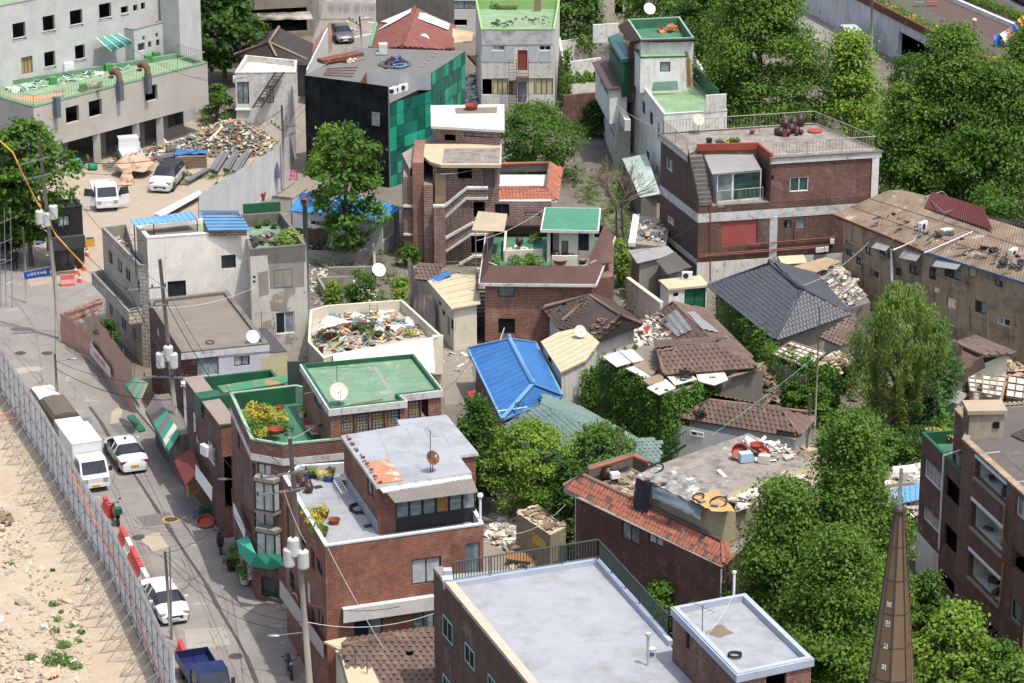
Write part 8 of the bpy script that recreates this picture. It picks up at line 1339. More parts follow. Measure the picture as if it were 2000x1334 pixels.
def barrier(label,a,b,mt,group=None):
 p,q=P(*a),P(*b);o=thing('traffic_barrier',label,'barrier',(p+q)/2,group);d=(q-p).normalized();n=Vector((-d.y,d.x,0));sec=[(-.27,0),(-.27,.2),(-.12,.45),(-.12,.82),(.12,.82),(.12,.45),(.27,.2),(.27,0)]
 M().idx([c+n*u+Vector((0,0,w))for c in(p,q)for u,w in sec],[(i,(i+1)%8,8+(i+1)%8,8+i)for i in range(8)]+[tuple(range(8)),tuple(range(15,7,-1))]).build('body',mt,o)
 for t in(.25,.75):M().lathe(p.lerp(q,t)+Vector((0,0,.82)),[(.04,0),(.04,.012),(.01,.012)],8).build('filler_hole',FR_D,o)
for i,(a,b,mt)in enumerate((((238,1052),(248,1072),BRD),((249,1074),(257,1090),BWH),((258,1092),(270,1116),BRD),((271,1118),(278,1132),BRD),((279,1134),(289,1152),BWH))):barrier(['red water barrier nearest the red motorcycle','white water barrier between two red ones','red water barrier behind the street pole','red water barrier next to the end white one','white water barrier at the end of the row'][i],a,b,mt,'barrier row')
barrier('red barrier in front of the box truck',(206,992),(216,1012),BRD);barrier('short red barrier near the blue truck',(352,1275),(362,1297),BRD);barrier('pink water barrier across the junction mouth',(119,558),(146,556),BPK)
CONE=plain('orange_cone','#cf4a22')
for i,(x,y)in enumerate(((148,535),(156,551),(164,528),(170,500))):
 p=P(x,y);o=thing('traffic_cone',['traffic cone behind the pink barrier','traffic cone beside the pink barrier end','plain cone near the office wall','faded cone by the yellow crate'][i],'cone',p,'cones at the junction');M().box(p+Vector((0,0,.02)),(.36,.36,.04)).build('base',CONE,o);M().lathe(p,[(.15,.04),(.11,.3),(.05,.7),(.02,.7)],12).build('cone',CONE,o);M().lathe(p,[(.118,.3),(.09,.45)],12).build('white_band',FR_W,o)
k=NT('dark_clothes');tc=k.n('ShaderNodeTexCoord').outputs['Object'];sx=k.n('ShaderNodeSeparateXYZ');k.l(tc,sx.inputs[0]);k.l(k.mix(k.ramp(sx.outputs[2],1.46,1.5),lin('#1b1c20'),lin('#a87f68')),k.b.inputs['Base Color'])
pp=P(30,528);po=thing('person','person in black clothes and cap standing by the street tree','person',pp,None,.4);vs=[(0,0,.95),(0,0,1.2),(0,0,1.42),(0,0,1.52),(0,.02,1.66),(.1,0,.9),(.12,.02,.48),(.13,0,.08),(.13,.14,.03),(-.1,0,.9),(-.12,-.02,.48),(-.13,-.06,.08),(-.13,.08,.03),(.2,0,1.4),(.27,.02,1.12),(.26,.12,.9),(.26,.15,.82),(-.2,0,1.4),(-.27,0,1.12),(-.25,.1,.9),(-.25,.14,.82)]
rad=[.15,.15,.15,.06,.1,.1,.075,.05,.045,.1,.075,.05,.045,.07,.055,.04,.035,.07,.055,.04,.035];ed=[(0,1),(1,2),(2,3),(3,4),(0,5),(5,6),(6,7),(7,8),(0,9),(9,10),(10,11),(11,12),(2,13),(13,14),(14,15),(15,16),(2,17),(17,18),(18,19),(19,20)]
me=bpy.data.meshes.new('body');me.from_pydata(vs,ed,[]);me.materials.append(k.m);bo=link('body',me,po);sk=bo.modifiers.new('skin','SKIN');bo.modifiers.new('sub','SUBSURF').render_levels=2
for i,r in enumerate(rad):me.skin_vertices[0].data[i].radius=(r,r)
me.skin_vertices[0].data[0].use_root=True;M().lathe((0,.01,1.70),[(.12,-.03),(.125,.04),(.09,.1),(.02,.12)],12).build('hair',POT_D,po,local=True,smooth=True)
# ------------------------------------------------------------------ poles, transformers, cables
POLE=mat('concrete_pole','#8d857a',stain=.3,scol='#6b645a',ssc=2);TRF=plain('transformer_grey','#b9b9b2');PT_={}
def pole(key,label,base,top,r=.16,arms=(),trf=(),lamp=None):
 b=P(*base);t=PY(*top,b.y);o=thing('utility_pole',label,'utility pole',b);M().tube([b,t],r,10,r*.62).build('shaft',POLE,o,smooth=True);PT_[key]=b.y
 for x0,y0,x1,y1 in arms:
  a,c=PY(x0,y0,b.y-.2),PY(x1,y1,b.y-.2);M().bar(a,c,.09,.09).build('crossarm',STEEL,o)
  for k in(0,.33,.66,1):q=a.lerp(c,k);M().lathe(q,[(.04,0),(.07,.08),(.04,.12),(.07,.18),(.02,.24)],8).build('insulator',POT_D,o)
 for x,y in trf:q=PY(x,y,b.y-.3);w=M().lathe(q,[(.02,-.5),(.27,-.48),(.3,-.4),(.3,.4),(.26,.46),(.02,.5)],14).build('transformer',TRF,o);M().lathe(q+Vector((0,0,.5)),[(.06,0),(.08,.1),(.04,.22)],8).build('bushing',POT_D,w)
 if lamp:a=PY(*lamp[0],b.y);c=PY(*lamp[1],b.y);M().tube([a,c],.03,5).build('lamp_arm',STEEL,o);M().lathe(c,[(.03,-.05),(.2,-.03),(.16,.06),(.03,.09)],10,Matrix.Diagonal((1.9,.8,1))).build('lamp_head',STEEL,o,smooth=True)
 return o
pole('a','concrete power pole with transformers at the junction',(119,662),(76,268),.17,[(38,322,97,306),(45,352,102,338)],[(78,424),(92,428),(104,414)],((100,470),(76,473)))
pole('b','power pole with three transformers in front of the brown flat roof',(352,905),(312,506),.17,[(248,567,323,560),(252,604,327,594),(282,735,365,738)],[(314,703),(338,704),(329,690)])
pole('c','tall power pole with transformers beside the red brick building',(612,1420),(566,855),.18,[(511,934,598,918),(504,968,599,953)],[(565,1088),(592,1092),(573,1068)],((596,1235),(535,1242)))
pole('d','short dark pole with a street lamp by the parked cars',(114,812),(107,690),.11,lamp=((109,706),(142,701)));pole('e','short wooden pole beside the parked white saloon',(335,1248),(322,1076),.11);M().tube([P(336,1250),PY(331,1068,PT_['e'])],.05,6).build('sleeve',STEEL,bpy.data.objects['utility_pole.004'])
pole('f','slim pole at the corner of the yard hoarding',(557,372),(550,205),.13,[(530,240,552,256)],lamp=((552,325),(527,317)));pole('g','tall grey pole rising by the retaining wall',(1701,160),(1704,-40),.15);pole('h','pole standing on the far street near the grey car',(708,96),(702,32),.12,[(682,38,704,50)]);pole('i','small concrete pole with orange band behind the hoarding scaffold',(53,592),(45,445),.1);pole('j','short pole beside the shop fronts',(462,1060),(454,955),.12,lamp=((456,936),(437,936)));pole('k','dark timber post behind the rubbish flat roof',(1578,905),(1583,770),.12);pole('l','rusty mast with wires in front of the willow',(1590,880),(1601,600),.06)
A3=lambda k,x,y:PY(x,y,PT_[k]);DP={'a':'junction pole','b':'brown roof pole','c':'red brick pole','d':'short lamp pole','e':'wooden pole','f':'hoarding corner pole','h':'far street pole','i':'small banded pole','j':'shop front pole','k':'timber post','l':'rusty mast'}
for i,(k1,p1,k2,p2,s)in enumerate((('a',(40,322),'b',(250,567),1.0),('a',(97,308),'b',(320,560),1.0),('a',(50,352),'b',(255,604),1.1),('b',(250,567),'c',(511,934),1.2),('b',(322,560),'c',(597,918),1.2),('b',(255,604),'c',(506,968),1.2),('b',(326,594),'c',(598,953),1.2),('a',(105,480),'d',(108,700),.6),('d',(109,705),'b',(345,745),.6),('d',(109,720),'b',(346,780),.7),('e',(325,1085),'c',(592,1215),.9),('e',(325,1095),'c',(594,1225),1.3),('c',(572,1060),'j',(456,960),.5),('b',(342,790),'j',(456,960),.6),('b',(345,830),'c',(585,1150),.8),('a',(104,500),'i',(48,470),.4),('f',(551,260),'h',(703,50),.8),('f',(551,240),'h',(703,45),.9),('a',(100,310),'f',(551,215),1.8),('a',(101,330),'f',(551,225),2.0),('e',(326,1080),'j',(456,1000),.4),('l',(1592,790),'k',(1580,790),.2))):cable(A3(k1,*p1),A3(k2,*p2),s,.017 if i%3 else.026,None,f'black cable from the {DP[k1]} to the {DP[k2]}',f'cables {k1} to {k2}'.replace('cables '+k1+' to '+k2,f'cables from the {DP[k1]} to the {DP[k2]}'))
for a,b,s,mt in(((602,1290),(760,1420),.2,0),((596,1180),(780,1185),.3,0),((600,1215),(848,1198),.5,1),((640,1070),(790,1334),.2,1),((597,1060),(555,960),.2,1)):cable(PY(*a,PT_['c']),PY(*b,PT_['c']-.5),s,.018,CABLEW if mt else CABLE,['thin black service cable at the red brick building','pale service cable slung across the red brick front'][mt],'service cables at the red brick building')
cable(P(1390,850,4),P(1600,690,6),.1,.012,CABLEG,'green wire pair running to the rusty mast',None);cable(P(985,640,3),P(930,800,.5),.05,.03,CABLEW,'pale pole cable leaning past the blue roof',None);cable(P(1700,850,3),P(1880,700,6),.1,.012,CABLE,'thin cable crossing in front of the willow',None);cable(P(250,90,12),P(420,160,5),.5,.014,CABLE,'thin cable from the gutted hospital corner',None)
tag(M().tube([A3('a',0,275),A3('a',25,298),A3('a',47,345),A3('a',75,400),A3('a',110,460),A3('a',165,520)],.055,6).build('yellow_cable_guard',plain('yellow_sleeve','#d39a1c')),'yellow insulating sleeve on the cable at the junction pole','cable guard')
q=PY(72,535,PT_['a']);o=thing('street_sign','blue street name sign with white Korean lettering on the junction pole','sign',q);M().box(q,(1.75,.06,.5),.12,0,-.14).build('board',plain('blue_sign','#23479a'),o);text('노량진로16길',.24,LETW,q+Vector((0,-.045,.03)),(1,.12,.15),(-.15,0,1),o);M().tube([PY(105,519,PT_['a']),PY(48,531,PT_['a'])],.04,6).build('bracket',STEEL,o)
PINK=mat('pink_beige_screen','#b98f7a',rough=.6,stain=.2,scol='#a07560',ssc=1.2);
for i,(x0,y0,t0,x1,y1,t1,lb)in enumerate(((120,666,612,182,702,640,'low sagging pink screen beside the yellow marked pole'),(182,702,602,262,808,712,'tall pink fabric screen carrying a banner'),(125,640,610,200,600,582,'rear pink screen across the plot corner'))):
 a,b=P(x0,y0),P(x1,y1);za,zb=HT(x0,t0,x0,y0),HT(x1,t1,x1,y1);o=thing('fabric_screen',lb,'screen',a);drape('cloth',[a,b,b+Vector((0,0,zb)),a+Vector((0,0,za))],26,10,.09,PINK,o,seed=30+i,freq=4)
 for k in range(5):q=a.lerp(b,k/4)+Vector((.12,.12,0));M().tube([q,q+Vector((0,0,za+(zb-za)*k/4))],.03,5).build('upright',PIPE,o)
a,b=V2(P(182,702)),V2(P(262,808));e=(b-a).normalized();n=Vector((e.y,-e.x));n=n if n.x<0 else-n;pts=[(a+e*PV(x,y,a,b)[0]+n*.2).to_3d()+Vector((0,0,PV(x,y,a,b)[1]))for x,y in((181,690),(222,738),(221,718),(182,666))];o=M().face(pts).build('banner',plain('white_banner','#cfc4c0'));tag(o,'white and red banner with Korean slogan on the pink screen','banner');c=sum(pts,Vector())/4+n.to_3d()*.03;text('보상없는 재개발',.42,BRD,c,pts[1]-pts[0],(0,0,1),o)
def awn(name,label,q,cols,n,th=.04):
 o=thing(name,label,'awning',P(q[0][0],q[0][1],0));p=[P(*k)for k in q]
 for i in range(n):f=lambda u,i=i:(p[0].lerp(p[1],u),p[3].lerp(p[2],u));(a,d),(b,c)=f(i/n),f((i+1)/n);M().slab([a,b,c,d],th).build('stripe',cols[i%len(cols)],o);M().face([d,c,c-Vector((0,0,.3)),d-Vector((0,0,.3))]).build('valance',cols[i%len(cols)],o)
AG,AB,AC=plain('awning_green','#2f8a70',rough=.8),plain('awning_brown','#8a7862',rough=.8),plain('awning_grey','#6d675f',rough=.8);awn('striped_awning','short green and brown striped awning at the screen end',[(262,735,3.2),(290,748,3.2),(272,790,2.5),(245,752,2.5)],[AG,AB],6);awn('shop_awning','long grey and cream shop awning with green stripe',[(305,768,3.4),(352,845,3.4),(330,880,2.6),(284,800,2.6)],[AC,AC,AC,AG,AC,AG,CREAM,AG],8)
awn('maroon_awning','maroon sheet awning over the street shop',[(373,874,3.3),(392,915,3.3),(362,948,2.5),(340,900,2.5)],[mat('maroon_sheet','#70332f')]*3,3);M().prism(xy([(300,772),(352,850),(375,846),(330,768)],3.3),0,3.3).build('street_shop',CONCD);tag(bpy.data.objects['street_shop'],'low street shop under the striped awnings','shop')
for i,(q,mt,lb)in enumerate((([(387,905,4.0),(420,950,4.0),(419,975,3.2),(387,930,3.2)],FR_W,'blank white shop signboard on the purple brown facade'),([(461,978,4.2),(484,1030,4.2),(484,1050,3.3),(461,1000,3.3)],FR_W,'white signboard on the corner brick building'),([(552,1130,4),(638,1255,4),(638,1282,3.1),(552,1160,3.1)],mat('beige_signboard','#b5aaa0'),'long beige signboard along the red brick shop front'))):o=M().slab([P(*k)+Vector((-.15,-.1,0))for k in q],.1).build('signboard',mt);tag(o,lb,'signboard')
ring(575,1172,3.75,.42,.06,'pale disc emblem on the beige signboard',(-.8,-.55,.1),'emblem','emblem',mt=mat('tan_disc','#a08a78'))
o=thing('green_canopy','bright green fabric canopy over the corner shop door','canopy',P(505,1130));CGN=mat('bright_green_fabric','#2fa586',rough=.7);k=[P(*t)for t in((461,1056,3.2),(484,1046,3.5),(500,1082,3.6),(548,1082,3.3),(553,1104,2.6),(530,1112,2.5),(488,1104,2.5),(468,1082,2.6))]
for f in((0,1,2,7),(2,3,4),(2,4,5),(2,5,6),(2,6,7)):M().slab([k[i]for i in f],.03).build('panel',CGN,o)
for i,(x,y,mt,gm,h_)in enumerate(((452,1112,POT_D,LF_DRK,.8),(471,1105,POT_W,LF_YEL,.7),(478,1140,POT_W,LF_IVY,.9),(462,1090,POT_D,LF_MID,.6),(488,1130,POT_D,LF_MID,.5))):pot(x,y,.1,.3,.5,mt,gm,label=['dark pot with bushy plant at the kerb','white pot of yellow flowers under the canopy','white pot with round green shrub at the kerb','pot beside the black motorcycle','small pot by the shop step'][i],seed=400+i,gh=h_,gr=.5,n=260)
text('COLOR',.3,LETW,P(487,1118,1.6),(0,.1,-1),(1,0,0),None);tag(bpy.data.objects['lettering.'+sorted(o.name for o in bpy.data.objects if o.name.startswith('lettering')and o.parent is None)[0].split('.')[-1]]if not bpy.data.objects.get('lettering')or bpy.data.objects['lettering'].parent else bpy.data.objects['lettering'],'vertical white shop lettering on the dark window','lettering')
tag(M().box(P(378,955,1.5),(.95,.08,.75),.9).build('menu_board',plain('yellow_menu','#c2a45c')),'yellow menu board under the maroon awning','menu board');text('만두국밥',.2,BRD,P(378,955,1.55)+Vector((-.04,-.08,0)),(.62,.78,0),(0,0,1),bpy.data.objects['menu_board']);o=thing('plastic_stool','blue plastic stool outside the shop','stool',P(384,1012));c=P(384,1012);M().box(c+Vector((0,0,.45)),(.32,.32,.05)).build('seat',POT_U,o)
for sx in(-1,1):
 for sy in(-1,1):M().bar(c+Vector((.16*sx,.16*sy,0)),c+Vector((.12*sx,.12*sy,.44)),.05,.05).build('leg',POT_U,o)
basin(402,1022,.1,.5,.25,POT_R,'big red basin leaning outside the shop',tilt=.5);tag(M().box(P(400,1000,.4),(.6,.5,.7),.4).build('green_bin',GREEN_D),'dark green bin outside the shop','bin');sheet('green_carpet',[(248,815),(262,812),(285,842),(272,846)],.106,mat('green_mat','#1f6b48'),None);tag(bpy.data.objects['green_carpet'],'green carpet strip on the pavement','carpet',kind='thing')
tag(drape('white_bag',[P(540,1190,.1),P(558,1188,.1),P(556,1180,.4),P(542,1181,.4)],6,6,.1,POT_W,seed=40),'white rubbish bag by the corner step','bag')
heap('rubbish_mound','large multicoloured rubbish mound in the gravel yard',[(325,290),(380,262),(430,242),(500,246),(545,280),(530,305),(440,312),(370,300)],1.8,J_TRASH,n=2400,s=(.1,.55),seed=91,edge=.6);heap('rubbish_skirt','scattered timber and plastic in front of the hospital pillars',[(210,318),(330,280),(400,300),(330,318)],.3,J_TRASH,n=330,s=(.15,.9),seed=92,flat=.15)
for i,(x,y,dx,dy,n_)in enumerate(((412,330,28,-45,6),(438,328,25,-44,5),(455,332,30,-48,5),(200,322,60,-8,6),(300,305,60,-10,6),(362,352,42,-24,4))):
 for k in range(n_):tag(M().bar(P(x+k*2.2,y+k*.8,.2+.12*(k%3)),P(x+dx+k*2.2,y+dy+k*.8,.2+.12*(k%3)),.2,.1).build('steel_channel',STEEL),'galvanised steel channel in the stacked yard stock','steel channel','stacked steel channels')
o=thing('board_stack','stack of plywood boards under a blue tarpaulin','board stack',P(375,325));c=P(375,325)
for k in range(8):M().box(c+Vector((0,0,.08+k*.13)),(2.4,1.3,.09),.12).build('board',WOOD,o)
drape('tarpaulin',[c+Vector(t)for t in((-1.4,-.5,1.15),(1.35,-.4,1.2),(1.3,.9,1.15),(-1.3,.8,1.15))],12,8,.07,BLUE_V,o,seed=41);drape('tarpaulin_flap',[c+Vector(t)for t in((-1.42,-.5,1.15),(-1.38,.8,1.15),(-1.5,.7,.2),(-1.5,-.5,.1))],6,8,.05,BLUE_V,o,seed=42)
GN=mat('green_netting','#1f8a5c',rough=.8)
for i,(x,y,r)in enumerate(((146,322,.75),(182,326,.45),(140,312,.5))):p=P(x,y,r*.5);m=M();m.lathe(p,[(.1,-r*.5),(r*.8,-r*.4),(r,0),(r*.7,r*.55),(.1,r*.7)],9);m.v=[(a+random.uniform(-.12,.12),b+random.uniform(-.12,.12),c+random.uniform(-.12,.12))for a,b,c in m.v];tag(m.build('net_bundle',GN,smooth=True),['large bundle of green netting','small bundle of green netting on the gravel','green netting roll behind the large bundle'][i],'net bundle')
for i in range(4):tag(M().slab([P(302+i,417,.2+i*.14),P(388,372,.2+i*.14),P(394,378,.2+i*.14),P(312+i,422,.2+i*.14)],.12).build('stacked_sheet',FR_W),'long white panel in the stack along the hoarding','panel','stacked white panels')
o=thing('yellow_crate','yellow plastic crate beside the site office','crate',P(176,480));c=P(176,480);M().box(c+Vector((0,0,.3)),(.7,.5,.55),.2).build('box',YELP,o);M().box(c+Vector((0,0,.585)),(.6,.4,.02),.2).build('inside',FR_D,o)
for i,(x,y,tl)in enumerate(((526,366,0),(509,390,0))):basin(x,y,0,.42,.6,POT_R,['red tub beside the folded parasol','red tub with lid beside the hoarding planters'][i])
q=P(543,378);o=thing('folded_parasol','folded lilac parasol standing by the lane','parasol',q);M().tube([q,q+Vector((0,0,2.6))],.03,5).build('pole',STEEL,o);M().lathe(q+Vector((0,0,1.3)),[(.22,0),(.2,.5),(.1,1.1),(.02,1.35)],8).build('canopy',mat('lilac_cloth','#6d6480'),o)
o=thing('scaffold_frame','thin steel scaffold frame behind the hoarding at the street corner','scaffold',P(5,560))
for x in(-8,2,12,24):M().tube([P(x,600,0),PY(x-4,405,P(x,600).y)],.03,5).build('upright',STEEL,o)
for y in(440,480,520,560):M().tube([PY(-10,y,P(0,600).y),PY(24,y-14,P(0,600).y)],.03,5).build('ledger',STEEL,o)
tag(M().face([PY(x,y,P(685,70).y+6)for x,y in((628,3),(735,8),(733,33),(632,28))]).build('street_banner',GREYW),'white cloth banner stretched across the far street','banner');text('재개발 결사반대',.8,plain('faint_red_print','#b79a98'),PY(695,14,P(685,70).y+5.9),(1,0,0),(0,0,1),bpy.data.objects['street_banner']);tag(drape('orange_beige_screen',[P(608,160,0),P(650,95,0),PY(648,40,P(650,95).y),PY(600,95,P(608,160).y)],10,8,.1,PINK,seed=43),'beige cloth screen along the far street lane','screen');tag(M().bar(P(600,170,1.6),P(640,88,1.6),.12,3.2).build('site_fence',mat('white_green_fence','#c4c9c4',patch='#2f8a68',pthr=.62)),'white and green site fence beside the beige screen','fence')
h=House('rubbish_shed','low brown walled shed with debris covered roof and yellow notice',P(1060,1080));h.block([(1008,1000),(1075,1045),(1105,1030),(1050,985)],2.6,0,CONCB,[],roof=ROOF_CRM,ph=0);heap('shed_debris',None,[(1012,1000),(1075,1042),(1102,1028),(1050,988)],.15,J_WOOD,n=140,z=2.6,seed=93,parent=h.o,flat=.1);a,b=h.poly[0],h.poly[1];patchface(h,a,b,[(1041,1037),(1068,1058),(1068,1075),(1041,1060)],plain('yellow_notice','#c9b22c'),'notice',.04);heap('yard_rubbish','appliances, bags and furniture dumped in the rubbish yard',[(950,1030),(985,1000),(1030,1050),(1045,1085),(1000,1080),(960,1060)],.9,J_PALE,n=260,s=(.2,.8),seed=94);tag(M().box(P(1016,1088,.5),(1.5,.8,.1),-.3,.2).build('wooden_table',mat('orange_wood','#a0693c')),'tilted orange wooden table top in the rubbish yard','table')
h=hiphouse('collapsed_tile_house','half collapsed brown tile house with stripped white battens',P(1890,770),[(1845,690),(1868,745),(1925,715),(1985,690),(1900,655)],[(1862,668),(1918,695)],2.9,3.9,CREAM,TILE_BRN,RIDGE_B,.33,.3,['e0 e1 r1 r0','e1 e2 r1','e3 e4 r0 r1'],seed=14,drop=.05,capn=150);ridge(h.rf,[h.R[0],h.R[1]],.12,RIDGE_B,'hip_ridge')
def grid(label,q,nu,nv,z,pm,bm=WOOD):
 p=[P(x,y,z)for x,y in q];o=thing('batten_roof',label,'roof frame',P(q[0][0],q[0][1],0));f=lambda u,v:p[0].lerp(p[1],u).lerp(p[3].lerp(p[2],u),v)
 for i in range(nu):
  for j in range(nv):
   if random.random()<.85:M().slab([f((i+.06)/nu,(j+.06)/nv),f((i+.94)/nu,(j+.06)/nv),f((i+.94)/nu,(j+.94)/nv),f((i+.06)/nu,(j+.94)/nv)],.03).build('sheet',pm,o)
 for i in range(nu+1):M().bar(f(i/nu,0)+Vector((0,0,.04)),f(i/nu,1)+Vector((0,0,.04)),.07,.07).build('batten',bm,o)
 for j in range(nv+1):M().bar(f(0,j/nv)+Vector((0,0,.05)),f(1,j/nv)+Vector((0,0,.05)),.07,.07).build('batten',bm,o)
 M().prism([V2(t)for t in p],0,z-.5).build('wall',CONCB,o)
grid('stripped batten roof with white sheets beside the willow',[(1507,692),(1575,720),(1612,690),(1545,668)],6,5,2.9,WS);grid('white paned batten roof of the collapsed house',[(1895,765),(1955,775),(1965,738),(1890,730)],5,4,2.7,WS);grid('rusty batten frame slumped at the picture side of the ruin',[(1965,775),(2030,785),(2035,745),(1970,735)],4,3,2.2,WS,RUST)
heap('ruin_debris','splintered boards and plaster from the collapsed houses',[(1575,715),(1640,690),(1665,715),(1600,735)],.4,J_WOOD,n=170,z=2.4,s=(.2,.9),seed=95,flat=.1);heap('ruin_debris','rubble and timber around the collapsed tile house',[(1850,770),(1930,790),(2010,800),(2010,700),(1960,690),(1970,770)],.6,J_WOOD,n=330,s=(.2,1.1),seed=96,flat=.12)
h=House('small_tile_shed','tile roofed shed between slate roof and willow',P(1640,720));q=[P(1598,657,2.9),P(1640,675,2.9),P(1690,650,3.7),P(1668,612,3.9)];rf=M().slab(q,.1).build('roof',TILE_BRN,h.o);tiles(rf,[q],.36,.32,TILE_BRN,cap=120,seed=34,arch=.06);M().prism(inset([V2(t)for t in q],.3),0,2.7).build('wall',CREAM,h.o)
h=House('plank_outhouse','small cream outhouse with silver sheet roof in the ruins',P(1855,800));h.block([(1842,778),(1868,785),(1885,770),(1860,762)],2.2,0,CREAM,[],roof=CORG,over=.2,ot=.06)
b=P(1656,905);o=thing('blue_sheet_screen','upright vivid blue ribbed sheet panel with white edge','panel',b);a,c=PY(1640,866,b.y),PY(1672,866,b.y);zt=PY(1656,806,b.y).z;ribbed(o,'sheet',(a.x,a.y,a.z),(c.x,c.y,c.z),(c.x,c.y,zt),(a.x,a.y,zt),.22,.04,BLUE_V);M().bar((a.x,a.y,0),(a.x,a.y,zt),.1,.1).build('edge',FR_W,o);M().bar((c.x,c.y,0),(c.x,c.y,zt),.06,.06).build('post',STEELD,o)
heap('slumped_roofs','slumped sheets, tiles and boards beside the spire top',[(1738,930),(1800,905),(1800,1010),(1745,1000)],.5,J_PALE,n=260,s=(.2,1.1),z=1.2,seed=97,flat=.1);ribbed(h.o if False else thing('blue_shed_roof','slumped light blue ribbed shed roof beside the gutted block','shed roof',P(1770,1010)),'sheet',P(1750,985,1.6),P(1800,975,1.8),P(1800,940,2.2),P(1745,955,2.0),.3,.05,BLUE_S);heap('flat_roof_planks','red brown planks and pipes heaped behind the rubbish flat roof',[(1540,895),(1580,880),(1640,930),(1600,950)],.5,J_WOOD,n=160,s=(.3,1.2),z=4.5,seed=98,flat=.08)
for i,(x,y)in enumerate(((1158,553),(1447,543),(920,765),(1262,640))):p=P(x,y,3.4);tag(M().face([p+Vector((-.25,0,0)),p+Vector((.3,.1,.1)),p+Vector((.05,-.1,-.45))]).build('red_marker',BRD),'small red triangular marker cloth on a roof edge','marker','red demolition markers')
# ------------------------------------------------------------------ loose litter, weeds, cracks and stray wires
heap('ground_litter','plaster crumbs, boards and litter over the alleys between the houses',[(760,470),(900,470),(1240,520),(1420,640),(1700,760),(1800,900),(1740,1010),(1600,900),(1250,950),(950,1100),(930,900),(860,700)],.05,J_PALE,n=2600,s=(.06,.4),seed=301,cat='litter',flat=.3,edge=9)
heap('ground_litter','timber and sheet scraps strewn around the collapsed right hand houses',[(1600,700),(1850,650),(2020,720),(2020,830),(1800,900),(1680,860)],.1,J_WOOD,n=900,s=(.1,.8),seed=302,cat='litter',flat=.15,edge=9)
heap('ground_litter','bits of rubbish at the foot of the tenement and slate house',[(1560,580),(1700,560),(1900,650),(2010,700),(1900,720),(1680,640)],.12,J_DARK,n=700,s=(.08,.5),seed=303,cat='litter',flat=.25,edge=6)
def scatter(name,label,poly,n,mt,seed,leaf=.09,z=0.,h=.3):
 g=np.random.default_rng(seed);q=xy(poly,0);x0,x1=min(p.x for p in q),max(p.x for p in q);y0,y1=min(p.y for p in q),max(p.y for p in q);C=[]
 while len(C)<n:
  c=(g.uniform(x0,x1),g.uniform(y0,y1))
  if inpoly(c,q):
   r=g.uniform(.15,.7);k=int(40*r+8);C+=[(c[0]+g.normal(0,r*.4),c[1]+g.normal(0,r*.4),z+abs(g.normal(0,h)))for _ in range(k)]
 C=np.array(C);o=link(name,leaves_mesh(name,C,np.tile([0,0,1.],(len(C),1)),leaf,mt,seed=seed),None);return tag(o,label,'weeds',kind='stuff')
scatter('ground_weeds','weeds and creepers sprouting over the ruined plots',[(1480,700),(1640,640),(1850,700),(1860,900),(1740,960),(1560,820)],9000,LF_IVY,1,h=.45);scatter('ground_weeds','weeds along the alleys and courtyards of the middle houses',[(600,480),(800,470),(860,640),(740,600),(620,600)],2600,LF_MID,2);scatter('ground_weeds','undergrowth behind the stair house and beside the dead tree',[(1090,330),(1240,330),(1290,470),(1230,560),(1180,480)],6000,LF_MID,3,h=.5);scatter('ground_weeds','grass at the foot of the ivy walls',[(1120,830),(1300,880),(1290,920),(1100,1000),(960,980),(960,900)],4000,LF_DRK,4);scatter('ground_weeds','weeds around the gutted block and spire',[(1740,1010),(1800,1000),(1790,1200),(1860,1300),(1760,1330)],3500,LF_IVY,5);scatter('ground_weeds','undergrowth below the ginkgo row',[(1330,250),(1740,330),(2020,400),(2020,460),(1730,470),(1300,300)],9000,LF_DRK,6,h=.7,leaf=.14);scatter('yard_weeds','weed patches on the gravel yard',[(300,320),(520,330),(420,380),(330,360)],500,LF_IVY,7,h=.15)
rd=bpy.data.objects['road'];r=random.Random(3)
def cracks(parent,name,xr,yr,z,n,mt,wmax,lm=(.15,.5)):
 for i in range(n):
  p=P(r.uniform(*xr),r.uniform(*yr),z);d=Vector((r.uniform(-1,1),r.uniform(-1,1),0)).normalized();m=M()
  for k in range(r.randint(2,6)):d=(d+Vector((r.uniform(-.7,.7),r.uniform(-.7,.7),0))).normalized();b=p+d*r.uniform(*lm);w=Vector((-d.y,d.x,0))*r.uniform(.006,wmax);u=Vector((0,0,.006));m.face([p-w+u,b-w+u,b+w+u,p+w+u]);p=b
  m.build(name,mt,parent)
DKL=mat('dark_hairline','#7a7876');ro=bpy.data.objects['railed_roof_building'];cracks(ro,'roof_crack',(930,1180),(1130,1300),10.0,16,DKL,.006,(.08,.3));cracks(ro,'roof_crack',(1370,1480),(1190,1270),12.42,14,DKL,.008,(.08,.25));gb=bpy.data.objects['corner_brick_building'];cracks(gb,'roof_crack',(660,800),(715,765),11.182,30,mat('pale_crack','#85917a'),.02);cracks(gb,'roof_crack',(640,810),(715,765),11.184,18,mat('dark_green_crack','#4a6650'),.009);cracks(bpy.data.objects['red_brick_building'],'roof_crack',(740,880),(850,900),11.505,14,DKL,.007,(.08,.3))
for i in range(26):
 x,y=r.uniform(40,480),0;y=690+(x-20)*1.32+r.uniform(-40,60);p=P(x,y);d=Vector((r.uniform(-1,1),r.uniform(-1,1),0)).normalized();q=[p]
 for k in range(6):d=(d+Vector((r.uniform(-.6,.6),r.uniform(-.6,.6),0))).normalized();q.append(q[-1]+d*r.uniform(.3,.8))
 m=M()
 for a,b in zip(q[:-1],q[1:]):t=(b-a).normalized();w=Vector((-t.y,t.x,0))*r.uniform(.008,.022);u=Vector((0,0,.0165));m.face([a-w+u,b-w+u,b+w+u,a+w+u])
 m.build('crack',TAR,rd)
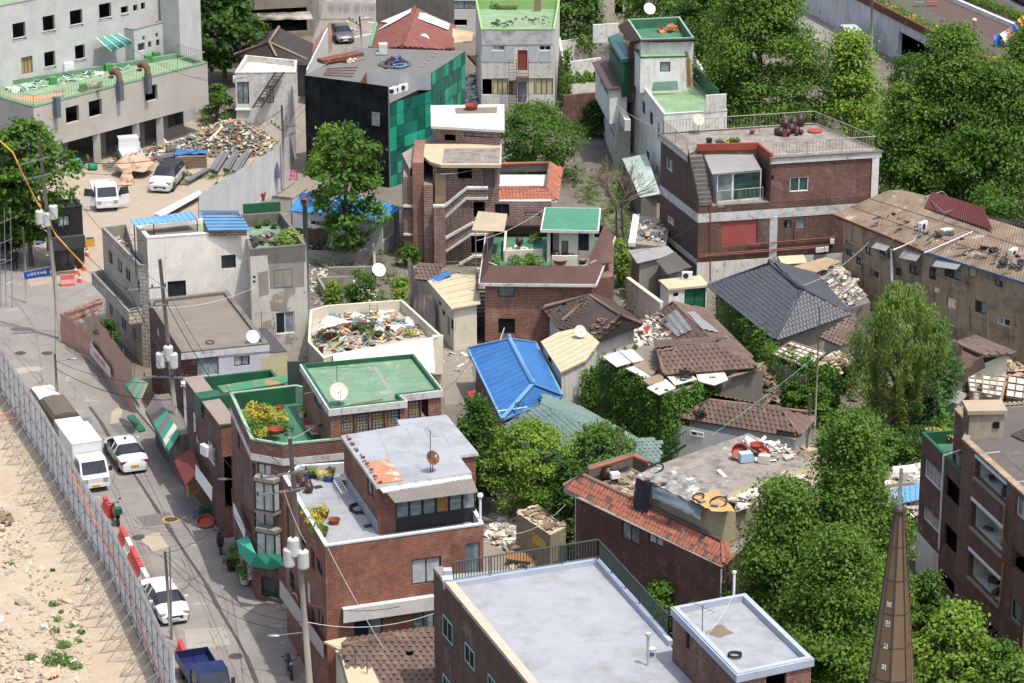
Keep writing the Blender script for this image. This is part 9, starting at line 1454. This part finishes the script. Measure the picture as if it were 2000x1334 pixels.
for i,(a,b,s,mt)in enumerate((((620,300,7),(850,260,8),.6,0),((556,230,7),(790,330,6),.8,0),((930,470,7),(1060,410,7),.3,1),((860,340,7),(1000,300,8),.4,1),((1160,500,5),(1370,430,5),.8,0),((1100,640,4),(1320,600,4),.5,0),((1250,640,4),(1390,560,4),.4,0),((1440,660,4),(1640,500,5),.6,0),((1560,560,5),(1700,470,5),.5,1),((1800,520,5),(1990,560,4.5),.7,0),((1700,600,4),(1900,640,3),.6,0),((1320,720,6),(1330,880,4),.1,0),((600,500,7),(740,545,2),.5,0),((500,560,6),(620,470,7),.6,0),((460,770,9),(640,705,11),.4,0),((560,860,9),(680,760,11),.5,1),((850,770,8),(930,680,4),.6,0),((940,1010,8),(1110,960,5),.9,0),((935,1030,7),(1105,985,4),1.0,1),((940,1040,6),(1090,1010,3),.9,0),((1300,290,9),(1420,215,8),.4,0),((1200,200,6),(1300,250,9),.4,1),((640,130,8),(800,60,5),.6,0),((380,150,6),(560,120,5),.8,0),((250,470,9),(480,420,9),.5,0),((290,600,6.3),(500,560,7),.5,1))):cable(P(*a),P(*b),s,.013,CABLEW if mt else CABLE,['thin dark service wire slung between house roofs','pale service wire slung between house roofs'][mt],'wires between the roofs','service_wire')
heap('roof_junk','bricks, sheet scraps and branches on the tenement roof',[(1760,400),(1850,410),(2000,470),(2000,530),(1880,500),(1700,430)],.06,J_DARK,n=170,s=(.1,.7),z=6.55,seed=311,edge=9,flat=.15);heap('roof_junk','planks, sacks and sheet scraps over the sagging roofs beside the ivy house',[(1255,625),(1330,600),(1420,690),(1300,690)],.1,J_WOOD,n=120,s=(.1,.7),z=3.5,seed=312,edge=9,flat=.12);heap('collapsed_timber','jumble of collapsed rafters and panels behind the willow',[(1590,690),(1660,660),(1700,700),(1640,745),(1590,730)],.9,J_WOOD,n=420,s=(.2,1.1),seed=313,flat=.12,edge=.5);heap('collapsed_timber','heaped roof wreckage below the derelict tenement',[(1830,690),(1900,640),(2010,680),(2010,720),(1930,690),(1860,700)],1.0,J_WOOD,n=450,s=(.2,1.1),seed=314,flat=.12,edge=.5);heap('collapsed_timber','splintered boards and plaster between the tile roofs',[(1235,640),(1280,615),(1300,670),(1260,690),(1180,690)],.9,J_PALE,n=350,s=(.15,.9),seed=315,flat=.15,edge=.5);heap('plaster_rubble','plaster rubble and sheets around the rubbish yard trees',[(1000,1085),(1110,1060),(1125,1130),(1000,1125)],.5,J_PALE,n=240,s=(.1,.6),seed=316,edge=.6)
